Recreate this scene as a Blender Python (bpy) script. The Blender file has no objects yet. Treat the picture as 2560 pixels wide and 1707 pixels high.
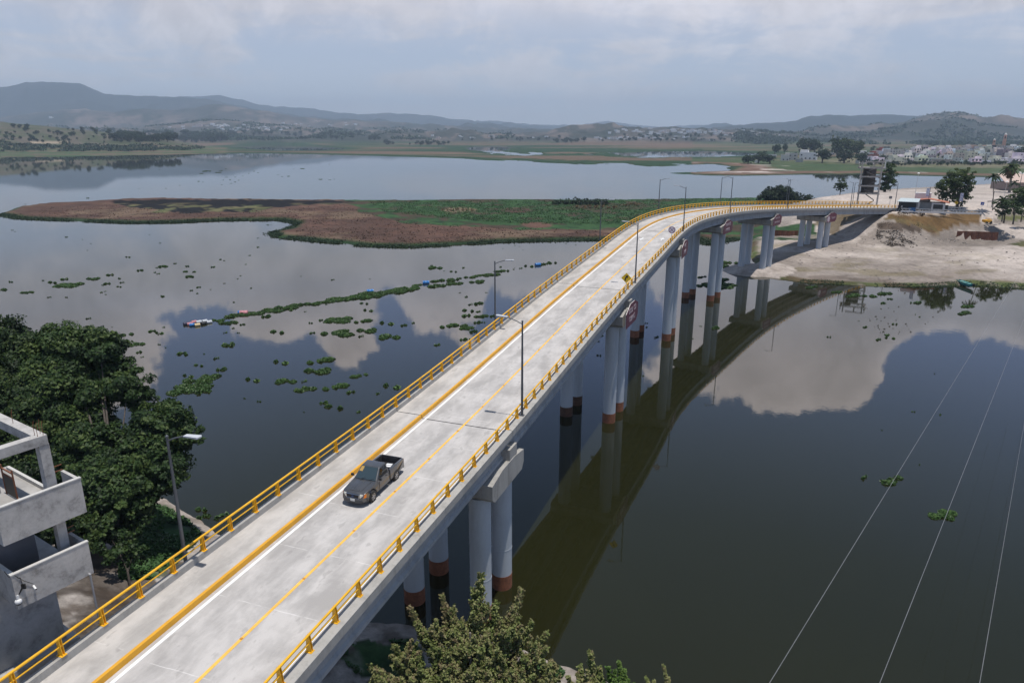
import bpy, bmesh, math, random
import numpy as np
from mathutils import Vector, Matrix
random.seed(7); np.random.seed(7)
sc = bpy.context.scene
# ------------------------------------------------------------------ camera
F_PX, HOR, CAMZ = 1755.0, 333.8, 34.87
PITCH = math.atan((853.5-HOR)/F_PX)
cd = bpy.data.cameras.new('camera'); cam = bpy.data.objects.new('camera', cd); sc.collection.objects.link(cam)
cd.sensor_width = 36.0; cd.lens = 36.0*F_PX/2560.0; cd.clip_end = 60000; cd.clip_start = 0.3
cam.location = (0, 0, CAMZ); cam.rotation_euler = (math.pi/2-PITCH, 0, 0)
sc.camera = cam
sc.view_settings.view_transform = 'Standard'; sc.view_settings.look = 'None'
sc.view_settings.exposure = 0.0; sc.view_settings.gamma = 1.0
sc.render.engine = 'CYCLES'
sc.cycles.volume_bounces = 0; sc.cycles.max_bounces = 8; sc.cycles.transparent_max_bounces = 8
SUN_EL, SUN_AZ = math.radians(82.0), math.radians(119.0)

def pix(u, v, z=0.0):
    """ground point seen in the photograph at (u, v), at height z"""
    x = (u-1280)/F_PX; y = -(v-853.5)/F_PX; c, s = math.cos(PITCH), math.sin(PITCH)
    d = (x, c+y*s, -s+y*c); k = (z-CAMZ)/d[2]
    return Vector((d[0]*k, d[1]*k, z))
def at(u, v, dist):
    """point on the photograph's ray (u, v) at the given horizontal distance along y"""
    x = (u-1280)/F_PX; y = -(v-853.5)/F_PX; c, s = math.cos(PITCH), math.sin(PITCH)
    d = (x, c+y*s, -s+y*c); k = dist/d[1]
    return Vector((d[0]*k, d[1]*k, CAMZ+d[2]*k))

# ------------------------------------------------------------------ sky
w = bpy.data.worlds.new('World'); sc.world = w; w.use_nodes = True
nt = w.node_tree; nt.nodes.clear()
class NB:
    def __init__(s, nt): s.nt = nt
    def n(s, t, **k):
        o = s.nt.nodes.new(t)
        for a, b in k.items(): setattr(o, a, b)
        return o
    def link(s, a, b): s.nt.links.new(a, b)
    def inp(s, sock, v):
        if isinstance(v, (int, float)): sock.default_value = v
        elif isinstance(v, tuple): sock.default_value = v if len(v) == len(sock.default_value) else tuple(v)+(1,)
        else: s.link(v, sock)
    def math(s, op, a, b=0.0, c=None, clamp=False):
        o = s.n('ShaderNodeMath', operation=op, use_clamp=clamp); s.inp(o.inputs[0], a); s.inp(o.inputs[1], b)
        if c is not None: s.inp(o.inputs[2], c)
        return o.outputs[0]
    def vmath(s, op, a, b=None, out=0):
        o = s.n('ShaderNodeVectorMath', operation=op); s.inp(o.inputs[0], a)
        if b is not None: s.inp(o.inputs[1], b)
        return o.outputs[out]
    def noise(s, vec, scale, detail=4, rough=.55, dist=0.0, dim='3D'):
        o = s.n('ShaderNodeTexNoise', noise_dimensions=dim)
        if vec is not None: s.link(vec, o.inputs['Vector'])
        o.inputs['Scale'].default_value = scale; o.inputs['Detail'].default_value = detail
        o.inputs['Roughness'].default_value = rough; o.inputs['Distortion'].default_value = dist
        return o.outputs[0]
    def ramp(s, fac, stops, interp='LINEAR'):
        o = s.n('ShaderNodeValToRGB'); s.inp(o.inputs[0], fac); cr = o.color_ramp; cr.interpolation = interp
        while len(cr.elements) < len(stops): cr.elements.new(.5)
        for e, (p, c) in zip(cr.elements, stops):
            e.position = p; e.color = (c if isinstance(c, tuple) else (c, c, c))[:3]+(1,)
        return o.outputs[0]
    def map(s, v, a, b, c=0.0, d=1.0, smooth=True):
        o = s.n('ShaderNodeMapRange', interpolation_type='SMOOTHSTEP' if smooth else 'LINEAR'); s.inp(o.inputs[0], v)
        o.inputs[1].default_value = a; o.inputs[2].default_value = b; o.inputs[3].default_value = c; o.inputs[4].default_value = d
        return o.outputs[0]
    def mix(s, fac, a, b, mode='MIX'):
        o = s.n('ShaderNodeMix', data_type='RGBA', blend_type=mode); s.inp(o.inputs[0], fac)
        s.inp(o.inputs[6], a); s.inp(o.inputs[7], b)
        return o.outputs[2]
    def sep(s, v):
        o = s.n('ShaderNodeSeparateXYZ'); s.link(v, o.inputs[0]); return o.outputs
    def comb(s, x, y, z=0.0):
        o = s.n('ShaderNodeCombineXYZ'); s.inp(o.inputs[0], x); s.inp(o.inputs[1], y); s.inp(o.inputs[2], z); return o.outputs[0]
B = NB(nt)
out = B.n('ShaderNodeOutputWorld'); bg = B.n('ShaderNodeBackground')
sky = B.n('ShaderNodeTexSky', sky_type='NISHITA', sun_disc=False); sky.sun_elevation = SUN_EL; sky.sun_rotation = SUN_AZ
sky.altitude = 2000; sky.dust_density = 1.2; sky.air_density = 1.0
tc = B.n('ShaderNodeTexCoord'); D = tc.outputs['Generated']
x, y, z = B.sep(D)
zp = B.math('MAXIMUM', z, 0.0)
yy = B.math('MAXIMUM', B.math('ABSOLUTE', y), 0.05)
px_ = B.math('DIVIDE', x, yy); py_ = B.math('DIVIDE', zp, yy)
P = B.comb(px_, py_, B.math('MULTIPLY', B.math('LESS_THAN', y, 0.0), 5.0))
# stretched coordinates: clouds flatten towards the horizon
q = B.math('ADD', zp, 0.16)
Q = B.comb(B.math('DIVIDE', x, q), B.math('DIVIDE', y, q), 0.3)
n_big = B.noise(P, 6.5, 6, .55, .35)
n_det = B.noise(P, 13.0, 9, .66, .5)
n_soft = B.noise(Q, 1.15, 7, .60, .35)
def refl(u, v):
    xx = (u-1280)/F_PX; y2 = -(v-853.5)/F_PX; c, s = math.cos(PITCH), math.sin(PITCH)
    return (xx/(c+y2*s), -(-s+y2*c)/(c+y2*s))
# explicit cloud banks and gaps: (photo position of their mirror image, radii, amount)
blobs = [((1930, 915), (.15, .095), 1.15), ((1760, 900), (.11, .10), .9), ((2130, 900), (.075, .085), .9), ((2180, 960), (.05, .05), .5), ((1900, 1010), (.07, .045), .6), ((2420, 740), (.24, .085), 1.6), ((2300, 700), (.12, .05), 1.0), ((2640, 860), (.10, .11), 1.4), ((1950, 730), (.3, .08), .8),
         ((60, 880), (.30, .16), 1.1), ((250, 960), (.12, .10), .6), ((640, 830), (.06, .05), .5), ((800, 830), (.10, .085), 1.0), ((880, 890), (.055, .055), 1.0),
         ((1100, 790), (.07, .09), 1.0), ((1450, 900), (.10, .09), .6), ((-500, 900), (.5, .3), 1.0), ((700, 640), (.5, .08), .8), ((200, 660), (.4, .1), .6),
         ((3000, 700), (.3, .1), .6),
         ((620, 950), (.12, .09), -.8), ((500, 770), (.085, .035), -.7), ((1000, 960), (.07, .07), -.7), ((2310, 880), (.07, .055), -1.1), ((2450, 960), (.09, .08), -.8),
         ((1700, 1170), (.3, .10), -.8), ((2100, 1130), (.25, .07), -.8), ((2450, 1200), (.4, .18), -.9), ((900, 1200), (.8, .22), -.9)]
wn = B.n('ShaderNodeTexNoise'); B.link(P, wn.inputs['Vector']); wn.inputs['Scale'].default_value = 6.0; wn.inputs['Detail'].default_value = 6; wn.inputs['Roughness'].default_value = .6
PW = B.vmath('ADD', P, B.vmath('MULTIPLY', B.vmath('SUBTRACT', wn.outputs[1], (.5, .5, .5)), (.16, .12, 0.0)))
acc = None
for (uv, rad, amt) in blobs:
    c0, c1 = refl(*uv)
    d = B.vmath('SUBTRACT', PW, (c0, c1, 0.0)); d = B.vmath('MULTIPLY', d, (1/rad[0], 1/rad[1], 0.2))
    r = B.vmath('LENGTH', d, out=1)
    g = B.math('MULTIPLY', B.map(r, 0.35, 1.45, 1.0, 0.0), amt)
    acc = g if acc is None else B.math('ADD', acc, g)
low = B.math('SUBTRACT', B.map(py_, .07, .26, .62, -.10), B.map(py_, .42, .75, 0.0, .35))
cov = B.math('ADD', B.math('MULTIPLY', acc, .43), low)
cov = B.math('ADD', cov, B.math('MULTIPLY', B.math('SUBTRACT', n_big, .5), 1.15))
cov = B.math('ADD', cov, B.math('MULTIPLY', B.math('SUBTRACT', n_det, .5), 1.05))
mask = B.map(cov, .16, .27)
mask_low = B.map(B.math('ADD', n_soft, B.math('MULTIPLY', B.math('SUBTRACT', n_det, .5), .25)), .42, .60)          # the thin veil seen directly near the horizon
lowf = B.map(zp, .09, .19, 1.0, 0.0)
mask = B.mix(lowf, mask, B.math('MULTIPLY', mask_low, .85))
# cloud colour: dull lilac-grey low down, sunlit and bright higher up
ccol = B.ramp(zp, [(0.0, (.80, .81, .84)), (.05, (.80, .80, .84)), (.09, (.86, .85, .90)), (.165, (.92, .88, .92)), (.20, (.90, .89, 1.01)), (.29, (1.42, 1.28, 1.31)), (.37, (1.85, 1.65, 1.64)), (.52, (1.0, .95, .95)), (.9, (.42, .42, .44))])
shade = B.map(n_det, .30, .70, .80, 1.10)
ccol = B.mix(1.0, ccol, B.comb(shade, shade, shade), 'MULTIPLY')
edge = B.map(cov, .2, .9, 1.12, .86)
ccol = B.mix(1.0, ccol, B.comb(edge, edge, edge), 'MULTIPLY')
ccol = B.mix(B.map(zp, 0.0, .16, .0, .45), ccol, ccol)
lowblue = B.ramp(zp, [(0.0, (.80, .83, .88)), (.05, (.71, .76, .85)), (.10, (.57, .65, .80)), (.16, (.48, .57, .77)), (.24, (.37, .51, .95)), (.33, (.28, .41, .76)), (.5, (.19, .28, .43)), (1.0, (.14, .20, .31))])
skyc = B.mix(1.0, sky.outputs[0], (.10, .10, .10), 'MULTIPLY')
skyc = B.mix(.85, skyc, lowblue)
fin = B.mix(mask, skyc, ccol)
B.link(fin, bg.inputs[0]); bg.inputs[1].default_value = 1.0
B.link(bg.outputs[0], out.inputs[0])
# ------------------------------------------------------------------ sun
sd = bpy.data.lights.new('sun', 'SUN'); so = bpy.data.objects.new('sun', sd); sc.collection.objects.link(so)
sd.energy = 4.3; sd.angle = math.radians(.6); sd.color = (1.0, .95, .88)
sv = Vector((math.sin(SUN_AZ)*math.cos(SUN_EL), math.cos(SUN_AZ)*math.cos(SUN_EL), math.sin(SUN_EL)))
so.rotation_euler = sv.to_track_quat('Z', 'Y').to_euler()

# ------------------------------------------------------------------ materials
MATS = {}
def mat(name, col, rough=.8, metal=0.0, var=.12, scale=1.2, bump=0.0, bscale=8.0, spec=.5, attr=None, col2=None, coord='Object'):
    if name in MATS: return MATS[name]
    m = bpy.data.materials.new(name); m.use_nodes = True; b = NB(m.node_tree)
    p = m.node_tree.nodes['Principled BSDF']; p.inputs['Roughness'].default_value = rough; p.inputs['Metallic'].default_value = metal
    p.inputs['Specular IOR Level'].default_value = spec
    t = b.n('ShaderNodeTexCoord').outputs[coord]
    n = b.noise(t, scale, 5, .6)
    dark = tuple(c*(1-var) for c in col); light = tuple(min(1, c*(1+var)) for c in col)
    c = b.ramp(n, [(.3, dark), (.7, light)])
    if col2 is not None:
        n2 = b.noise(t, scale*3.1, 5, .65, .4); c = b.mix(b.map(n2, .48, .66), c, col2)
    if attr:
        a = b.n('ShaderNodeAttribute', attribute_name=attr); c = b.mix(1.0, a.outputs['Color'], b.ramp(n, [(.3, 1-var), (.7, 1+var)]), 'MULTIPLY')
    b.link(c, p.inputs['Base Color'])
    if bump:
        bp = b.n('ShaderNodeBump'); bp.inputs['Strength'].default_value = bump; bp.inputs['Distance'].default_value = .05
        b.link(b.noise(t, bscale, 6, .65), bp.inputs['Height']); b.link(bp.outputs[0], p.inputs['Normal'])
    MATS[name] = m; return m

# ------------------------------------------------------------------ mesh builder
class MB:
    def __init__(s): s.v = []; s.f = []; s.mi = []; s.cur = 0
    def quad(s, *pts):
        n = len(s.v); s.v += [tuple(p) for p in pts]; s.f.append(tuple(range(n, n+len(pts)))); s.mi.append(s.cur); return s
    def box(s, c, size, X=(1, 0, 0), Y=(0, 1, 0), Z=(0, 0, 1), taper=1.0):
        c, X, Y, Z = Vector(c), Vector(X), Vector(Y), Vector(Z); a, b, h = size[0]/2, size[1]/2, size[2]/2; n = len(s.v)
        for k, t in ((-h, 1.0), (h, taper)):
            for (i, j) in ((-1, -1), (1, -1), (1, 1), (-1, 1)): s.v.append(tuple(c+X*(a*i*t)+Y*(b*j*t)+Z*k))
        for f in ((0, 3, 2, 1), (4, 5, 6, 7), (0, 1, 5, 4), (1, 2, 6, 5), (2, 3, 7, 6), (3, 0, 4, 7)):
            s.f.append(tuple(n+i for i in f)); s.mi.append(s.cur)
        return s
    def tube(s, pts, rad, n=8, caps=True):
        pts = [Vector(p) for p in pts]; rads = rad if isinstance(rad, (list, tuple)) else [rad]*len(pts); base = len(s.v); N = len(pts); up = None
        for i, p in enumerate(pts):
            t = (pts[min(i+1, N-1)]-pts[max(i-1, 0)]); t = t.normalized() if t.length > 1e-9 else Vector((0, 0, 1))
            if up is None: up = Vector((0, 0, 1)) if abs(t.z) < .9 else Vector((0, 1, 0))
            a = t.cross(up).normalized(); b_ = a.cross(t).normalized(); up = b_
            for k in range(n):
                an = 2*math.pi*k/n; s.v.append(tuple(p+(a*math.cos(an)+b_*math.sin(an))*rads[i]))
        for i in range(N-1):
            for k in range(n):
                s.f.append((base+i*n+k, base+i*n+(k+1) % n, base+(i+1)*n+(k+1) % n, base+(i+1)*n+k)); s.mi.append(s.cur)
        if caps:
            s.f.append(tuple(base+k for k in range(n))[::-1]); s.mi.append(s.cur)
            s.f.append(tuple(base+(N-1)*n+k for k in range(n))); s.mi.append(s.cur)
        return s
    def prism(s, poly, d, o=(0, 0, 0)):
        """closed 3-D polygon extruded by vector d"""
        n = len(s.v); k = len(poly); d = Vector(d)
        s.v += [tuple(Vector(p)+Vector(o)) for p in poly]+[tuple(Vector(p)+Vector(o)+d) for p in poly]
        s.f.append(tuple(n+i for i in range(k))[::-1]); s.mi.append(s.cur); s.f.append(tuple(n+k+i for i in range(k))); s.mi.append(s.cur)
        for i in range(k): s.f.append((n+i, n+(i+1) % k, n+k+(i+1) % k, n+k+i)); s.mi.append(s.cur)
        return s
    def sphere(s, c, r, nu=10, nv=6, sc_=(1, 1, 1)):
        n = len(s.v); c = Vector(c)
        for j in range(nv+1):
            th = math.pi*j/nv
            for i in range(nu):
                a = 2*math.pi*i/nu; s.v.append((c.x+r*sc_[0]*math.sin(th)*math.cos(a), c.y+r*sc_[1]*math.sin(th)*math.sin(a), c.z+r*sc_[2]*math.cos(th)))
        for j in range(nv):
            for i in range(nu): s.f.append((n+j*nu+i, n+(j+1)*nu+i, n+(j+1)*nu+(i+1) % nu, n+j*nu+(i+1) % nu)); s.mi.append(s.cur)
        return s
    def build(s, name, m, parent=None, smooth=False, fixn=True):
        me = bpy.data.meshes.new(name); me.from_pydata(s.v, [], s.f)
        ms = m if isinstance(m, (list, tuple)) else [m]
        for k in ms:
            if k: me.materials.append(k)
        if len(ms) > 1: me.polygons.foreach_set('material_index', s.mi)
        if fixn:
            bm = bmesh.new(); bm.from_mesh(me); bmesh.ops.recalc_face_normals(bm, faces=bm.faces); bm.to_mesh(me); bm.free()
        if smooth:
            me.polygons.foreach_set('use_smooth', [True]*len(me.polygons))
            if smooth is not True: me.set_sharp_from_angle(angle=math.radians(smooth))
        me.update(); o = bpy.data.objects.new(name, me); sc.collection.objects.link(o)
        if parent: o.parent = parent
        return o
def tag(o, label=None, cat=None, group=None, kind=None):
    if label: o['label'] = label
    if cat: o['category'] = cat
    if group: o['group'] = group
    if kind: o['kind'] = kind
    return o
def thing(name, label, cat, loc=(0, 0, 0), rz=0.0, group=None):
    o = bpy.data.objects.new(name, None); sc.collection.objects.link(o); o.location = loc; o.rotation_euler = (0, 0, rz)
    o.empty_display_size = .5
    return tag(o, label, cat, group)
def recenter(o, loc):
    """move a mesh's origin to loc without moving the mesh"""
    o.data.transform(Matrix.Translation(-Vector(loc))); o.location = loc; return o
def dup(root, loc=None, rz=None, label=None, group=None, scale=None):
    r = root.copy(); sc.collection.objects.link(r)
    if loc is not None: r.location = loc
    if rz is not None: r.rotation_euler = (0, 0, rz)
    if scale is not None: r.scale = (scale,)*3 if isinstance(scale, (int, float)) else scale
    if label: r['label'] = label
    if group: r['group'] = group
    for ch in list(root.children):
        c = ch.copy(); sc.collection.objects.link(c); c.parent = r
        for g in list(ch.children):
            d = g.copy(); sc.collection.objects.link(d); d.parent = c
    return r
def text_mesh(txt, size, name='tmp'):
    cu = bpy.data.curves.new(name, 'FONT'); cu.body = txt; cu.size = size; cu.align_x = 'CENTER'; cu.align_y = 'CENTER'; cu.extrude = .012; cu.resolution_u = 2
    o = bpy.data.objects.new(name, cu); sc.collection.objects.link(o); bpy.context.view_layer.update()
    me = bpy.data.meshes.new_from_object(o.evaluated_get(bpy.context.evaluated_depsgraph_get()))
    bpy.data.objects.remove(o); bpy.data.curves.remove(cu); return me
# ------------------------------------------------------------------ noise helpers (numpy)
def _h(ix, iy, seed):
    n = (ix.astype(np.int64)*374761393+iy.astype(np.int64)*668265263+seed*1442695041) & 0x7fffffff
    n = ((n ^ (n >> 13))*1274126177) & 0x7fffffff
    return ((n ^ (n >> 16)) & 0xffff)/65535.0
def vnoise(x, y, seed=0):
    ix = np.floor(x); iy = np.floor(y); fx = x-ix; fy = y-iy; fx = fx*fx*(3-2*fx); fy = fy*fy*(3-2*fy)
    a = _h(ix, iy, seed); b = _h(ix+1, iy, seed); c = _h(ix, iy+1, seed); d = _h(ix+1, iy+1, seed)
    return (a*(1-fx)+b*fx)*(1-fy)+(c*(1-fx)+d*fx)*fy
def fbm(x, y, s, o=4, seed=0, gain=.5):
    r = 0; a = 1; t = 0; f = 1/s
    for k in range(o): r = r+a*vnoise(x*f+17.3*k, y*f-9.1*k, seed+k); t += a; a *= gain; f *= 2.03
    return r/t
def sdist(px, py, poly):
    """signed distance to polygon, positive inside"""
    d = np.full(px.shape, 1e18); ins = np.zeros(px.shape, bool); n = len(poly)
    for i in range(n):
        ax, ay = poly[i]; bx, by = poly[(i+1) % n]; ex, ey = bx-ax, by-ay; wx, wy = px-ax, py-ay
        t = np.clip((wx*ex+wy*ey)/(ex*ex+ey*ey+1e-12), 0, 1); d = np.minimum(d, (wx-ex*t)**2+(wy-ey*t)**2)
        c = ((ay <= py) & (by > py)) | ((by <= py) & (ay > py))
        with np.errstate(divide='ignore', invalid='ignore'): xi = ax+(py-ay)/(by-ay+1e-20)*ex
        ins ^= c & (px < xi)
    return np.where(ins, 1, -1)*np.sqrt(d)
def inpoly(u, v, poly): 
    ins = np.zeros(u.shape, bool); n = len(poly)
    for i in range(n):
        ax, ay = poly[i]; bx, by = poly[(i+1) % n]
        c = ((ay <= v) & (by > v)) | ((by <= v) & (ay > v)); ins ^= c & (u < ax+(v-ay)/(by-ay+1e-20)*(bx-ax))
    return ins
def W(pts, z=0): return [tuple(pix(u, v, z)[:2]) for u, v in pts]
# ------------------------------------------------------------------ shorelines (world polygons at water level)
ISLAND = W([(0, 537), (37, 520), (110, 511), (219, 505), (311, 499), (402, 497), (630, 499.5), (860, 502), (915, 503), (1226, 501), (1372, 501), (1547, 501.5), (1720, 498.7), (1883, 496), (1960, 500), (2000, 540), (1975, 590),
            (1895, 603), (1842, 598), (1800, 604), (1770, 612), (1752, 600), (1700, 590), (1640, 590), (1524, 600), (1415, 601), (1252, 605), (1132, 613), (1023, 618), (914, 615), (840, 607), (784, 602), (697, 593), (680, 582), (717, 575), (746, 562), (739, 557),
            (695, 550), (548, 551), (439, 556), (329, 558), (183, 552), (55, 547)])
BANK = W([(1880, 560), (1872, 600), (1876, 640), (1890, 672), (1925, 694), (1955, 697), (2017, 707), (2114, 711), (2178, 715), (2300, 716.6), (2437, 713), (2494, 717), (2560, 720), (2800, 735), (3300, 770), (4200, 830)])+\
    [(900, 200), (700, 440), (300, 405), (225, 380), (180, 368), (145, 346), (112, 322), (96, 296), (88, 262)]
NEAR = W([(-1800, 930), (-700, 1000), (0, 1120), (250, 1185), (415, 1258), (519, 1316), (700, 1420), (902, 1556), (1021, 1552), (1190, 1566), (1364, 1634), (1440, 1667), (1600, 1735), (1900, 1950)])+\
    [(30, 14), (60, -20), (30, -80), (-120, -80), (-260, -20)]
# far land: north shore
FAR = W([(-3200, 400), (-900, 396), (0, 394), (183, 391), (330, 388), (460, 385.5), (600, 383), (733, 385), (860, 389), (1010, 391), (1120, 396), (1210, 400), (1290, 403), (1365, 407), (1450, 411), (1530, 411), (1600, 415), (1640, 418), (1700, 414), (1775, 411), (1812, 417)])
FAR = FAR+W([(1812, 427), (1690, 431), (1672, 433), (1740, 438), (1870, 440), (2010, 438), (2180, 437), (2350, 442), (2600, 446), (3300, 452), (4800, 460)])+\
    [(2600, 100), (40000, 2000), (40000, 45000), (-45000, 45000), (-45000, 2000)]
POND1 = W([(1163, 368.5), (1230, 366), (1287, 369), (1250, 374), (1240, 378), (1300, 382), (1322, 386), (1290, 388), (1262, 385), (1200, 379.5)])
POND2 = W([(1540, 383), (1620, 380), (1760, 378), (1870, 381), (1900, 386), (1860, 390), (1780, 393), (1600, 393), (1560, 390)])
POND3 = W([(580, 366), (660, 360), (740, 362), (860, 372), (800, 377), (700, 377), (620, 372)])
POND4 = W([(1700, 415), (1740, 416), (1815, 428), (1700, 429), (1640, 425)])
# ------------------------------------------------------------------ right bank heights: thin-plate through points (u, v, z)
HP = [(1925, 690, .4), (2017, 700, .4), (2114, 704, .4), (2300, 710, .4), (2560, 715, .5), (2700, 728, .5), (2042, 624, 2.2), (2060, 616, 2.4), (1995, 620, 2.2), (2013, 611, 2.4), (2000, 660, 1.3), (2100, 680, 1.0),
      (2100, 650, 1.7), (2200, 660, 1.5), (2300, 650, 1.9), (2400, 640, 2.3), (2500, 640, 2.6), (2560, 650, 2.5), (2450, 690, 1.2), (2560, 690, 1.4), (2800, 690, 1.5),
      (2150, 598, 3.0), (2100, 604, 2.7), (2410, 613, 3.0), (2300, 610, 2.8), (2500, 606, 3.0), (2560, 612, 3.0), (1960, 640, 1.6), (1900, 672, 1.0), (1935, 655, 1.2), (1890, 640, .6),
      (2180, 573, 6.0), (2200, 559, 7.6), (2260, 566, 7.2), (2343, 583, 5.0), (2300, 575, 6.2), (2237, 527, 11.0), (2300, 528, 11.0), (2350, 529, 11.0), (2400, 531, 11.0), (2454, 533, 11.0),
      (2395, 564, 6.8), (2447, 554.5, 7.2), (2395, 574, 6.2), (2497, 577, 6.0), (2440, 566, 6.6), (2430, 601, 3.2), (2480, 603, 3.1), (2530, 575, 6.0), (2560, 585, 5.5), (2530, 600, 4.6),
      (2480, 557, 7.2), (2520, 545, 8.5), (2560, 548, 8.5), (2465, 524, 10.9), (2500, 522, 10.9), (2560, 524, 10.8), (2240, 519, 11.2), (2350, 522, 11.1), (2100, 505, 10.8), (2180, 500, 10.9), (2300, 500, 10.9), (2450, 500, 10.9), (2560, 500, 10.9),
      (2036, 494, 10.2), (2120, 485, 10.6), (2175, 481, 10.6), (2468, 480, 10.6), (2560, 485, 10.6), (2750, 482, 10.6), (2750, 520, 10.6), (2750, 570, 6), (2750, 640, 2.5), (2300, 482, 10.6), (3300, 500, 10.0), (3300, 620, 3.0), (3300, 720, .8),
      (2090, 585, 3.2), (2050, 560, 4.0), (2010, 570, 3.0), (1950, 595, 2.2), (1975, 560, 3.0), (2060, 520, 7.8), (2000, 520, 5.0), (1940, 530, 2.6), (2120, 560, 5.0)]
hx = np.array([pix(u, v, z) for u, v, z in HP])
hs_ = 100.0
def _tps(r): return np.where(r > 0, r*r*np.log(r+1e-12), 0)
_n = len(hx); _K = _tps(np.linalg.norm(hx[:, None, :2]-hx[None, :, :2], axis=2)/hs_)+np.eye(_n)*.002
_Pm = np.c_[np.ones(_n), hx[:, :2]/hs_]; _A = np.block([[_K, _Pm], [_Pm.T, np.zeros((3, 3))]])
_w = np.linalg.solve(_A, np.r_[hx[:, 2], np.zeros(3)])
def bank_h(X, Y):
    out = np.zeros(X.shape)
    for i in range(0, len(X), 20000):
        a = X[i:i+20000]; b = Y[i:i+20000]; r = np.sqrt((a[:, None]-hx[None, :, 0])**2+(b[:, None]-hx[None, :, 1])**2)/hs_
        out[i:i+20000] = _tps(r)@_w[:_n]+_w[_n]+_w[_n+1]*a/hs_+_w[_n+2]*b/hs_
    return np.clip(out, 0, 11.25)
# far relief: ridge lines given as skyline (photo u, v) at a distance
def ridge(X, Y, pts, dist, front, back, az=False):
    """hill whose crest stands at horizontal distance dist; pts = skyline samples"""
    r = np.hypot(X, Y); u = 1280+F_PX*X/np.maximum(Y, 1)*math.cos(PITCH)   # close to the horizon u depends on azimuth only
    us = [p[0] for p in pts]; hh = []
    for (pu, pv) in pts: hh.append(at(pu, pv, dist).z)
    H_ = np.interp(u, us, hh)
    if dist > 2500: H_ = H_+(fbm(u, u*0+dist, 38, 5, 300+int(dist) % 97, .62)-.5)*dist*.0052
    t = np.where(Y < dist, np.clip((Y-(dist-front))/front, 0, 1), np.clip(1-(Y-dist)/back, 0, 1))
    t = t*t*(3-2*t)
    return H_*t, t
def ground_z(X, Y):
    r = np.hypot(X, Y)
    z = np.full(X.shape, -2.5)
    n1 = fbm(X, Y, 14, 4, 3)-.5; n2 = fbm(X, Y, 3.0, 3, 9)-.5; n0 = fbm(X, Y, 60, 3, 21)-.5
    d = sdist(X, Y, ISLAND)+n1*3.0+n2*1.2
    zi = np.clip(d*.25, -2.5, .75)+np.where(d > 3, (n0+.2)*.7+n2*.25+n1*.3, 0); z = np.maximum(z, zi); dI = d
    m = (X > 60) & (X < 1200) & (Y > 60) & (Y < 460); d = np.full(X.shape, -1e3)
    d[m] = sdist(X[m], Y[m], BANK)+n2[m]*1.0
    zb = np.full(X.shape, -2.5); mm = m & (d > -10); zb[mm] = bank_h(X[mm], Y[mm])
    rough = n2*.25+n1*.35
    flat = np.clip((zb-9.6)/1.0, 0, 1)
    pit = [tuple(q[:2]) for q in (pix(2390, 577.5, 6.1), pix(2440, 578.5, 6.05), pix(2499, 580.5, 6.0), pix(2512, 604, 3), pix(2460, 612, 3), pix(2400, 611, 3), pix(2385, 600, 3.3))]; dp = np.full(X.shape, -9.); dp[mm] = sdist(X[mm], Y[mm], pit); zb = np.where(dp > 0, np.minimum(zb, 3.1+np.clip(1.0-dp, 0, 1)*.4), zb)
    zb = np.where((dp <= 0) & (dp > -7) & mm & (Y > pix(2440, 578.5, 6.05).y+.3), np.maximum(zb, 5.9), zb)
    zb = np.where(d > 0, np.minimum(zb+rough*(1-flat), np.maximum(.05, d*.62)+0), np.clip(d*.4, -2.5, 0)); z = np.maximum(z, zb); dB = d
    d = sdist(X, Y, NEAR)+n2*1.2+n1*2
    slp = .12+.25*np.clip((-X-6)/12, 0, 1); zn = np.clip(d*.3, -2.5, .6)+np.clip((d-2)*slp, 0, 3+7.6*np.clip((-X-6)/12, 0, 1)); zn = np.minimum(zn, 11.2)+np.where(d > 1, n2*.55+n1*.7, 0)*np.clip((11.6-zn)/2, .1, 1); z = np.maximum(z, zn); dN = d
    # gravel cone round the fifth pier
    pc = PIER5; dd = np.hypot(X-pc[0], (Y-pc[1])); z = np.maximum(z, 1.35-np.maximum(dd-4.6, 0)*.42+n2*.15)
    # far land
    nl = (fbm(X, Y, 90, 4, 31)-.5)*np.clip(r/600, .2, 3)
    d = sdist(X, Y, FAR)+nl*26
    for pd in (POND1, POND2, POND3): d = np.minimum(d, -(sdist(X, Y, pd)+nl*14+(fbm(X, Y, 30, 3, 71)-.5)*np.clip(r/40, 3, 40)))
    # broken marsh edge between grass and open water
    uu = 1280+F_PX*X/np.maximum(Y, 1)*math.cos(PITCH)
    marsh = np.clip(1-np.abs(uu-1450)/330, 0, 1)*np.clip(1-np.abs(d-25)/90, 0, 1)
    d = d-marsh*np.clip((fbm(X, Y*.45, 22, 4, 77)-.50)*9, 0, 1)*90
    zf = np.clip(d*.06, -2.5, .9)+np.clip((d-30)*.004, 0, 3)
    z = np.maximum(z, zf); dF = d
    # near-left hill with shrubs, behind the far shore
    hA, tA = ridge(X, Y, [(-900, 285), (-300, 295), (0, 300), (100, 304), (200, 316), (300, 326), (380, 334), (470, 345), (560, 352), (640, 358), (3000, 358)], 1750, 520, 500)
    fadeA = np.clip((600-uu)/120, 0, 1)
    # village rise on the right shore
    hV, tV = ridge(X, Y, [(-900, 380), (1700, 380), (1830, 382), (1990, 382), (2150, 378), (2350, 372), (2560, 368), (2800, 362), (4000, 360)], 1250, 560, 900)
    rise = np.clip((X-250)/200, 0, 1)*np.clip((uu-1780)/120, 0, 1)
    # middle village mound
    hM, tM = ridge(X, Y, [(-900, 345), (1380, 345), (1440, 338), (1560, 330), (1640, 324), (1700, 322), (1800, 324), (1880, 333), (1950, 340), (4000, 342)], 3000, 900, 900)
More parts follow.
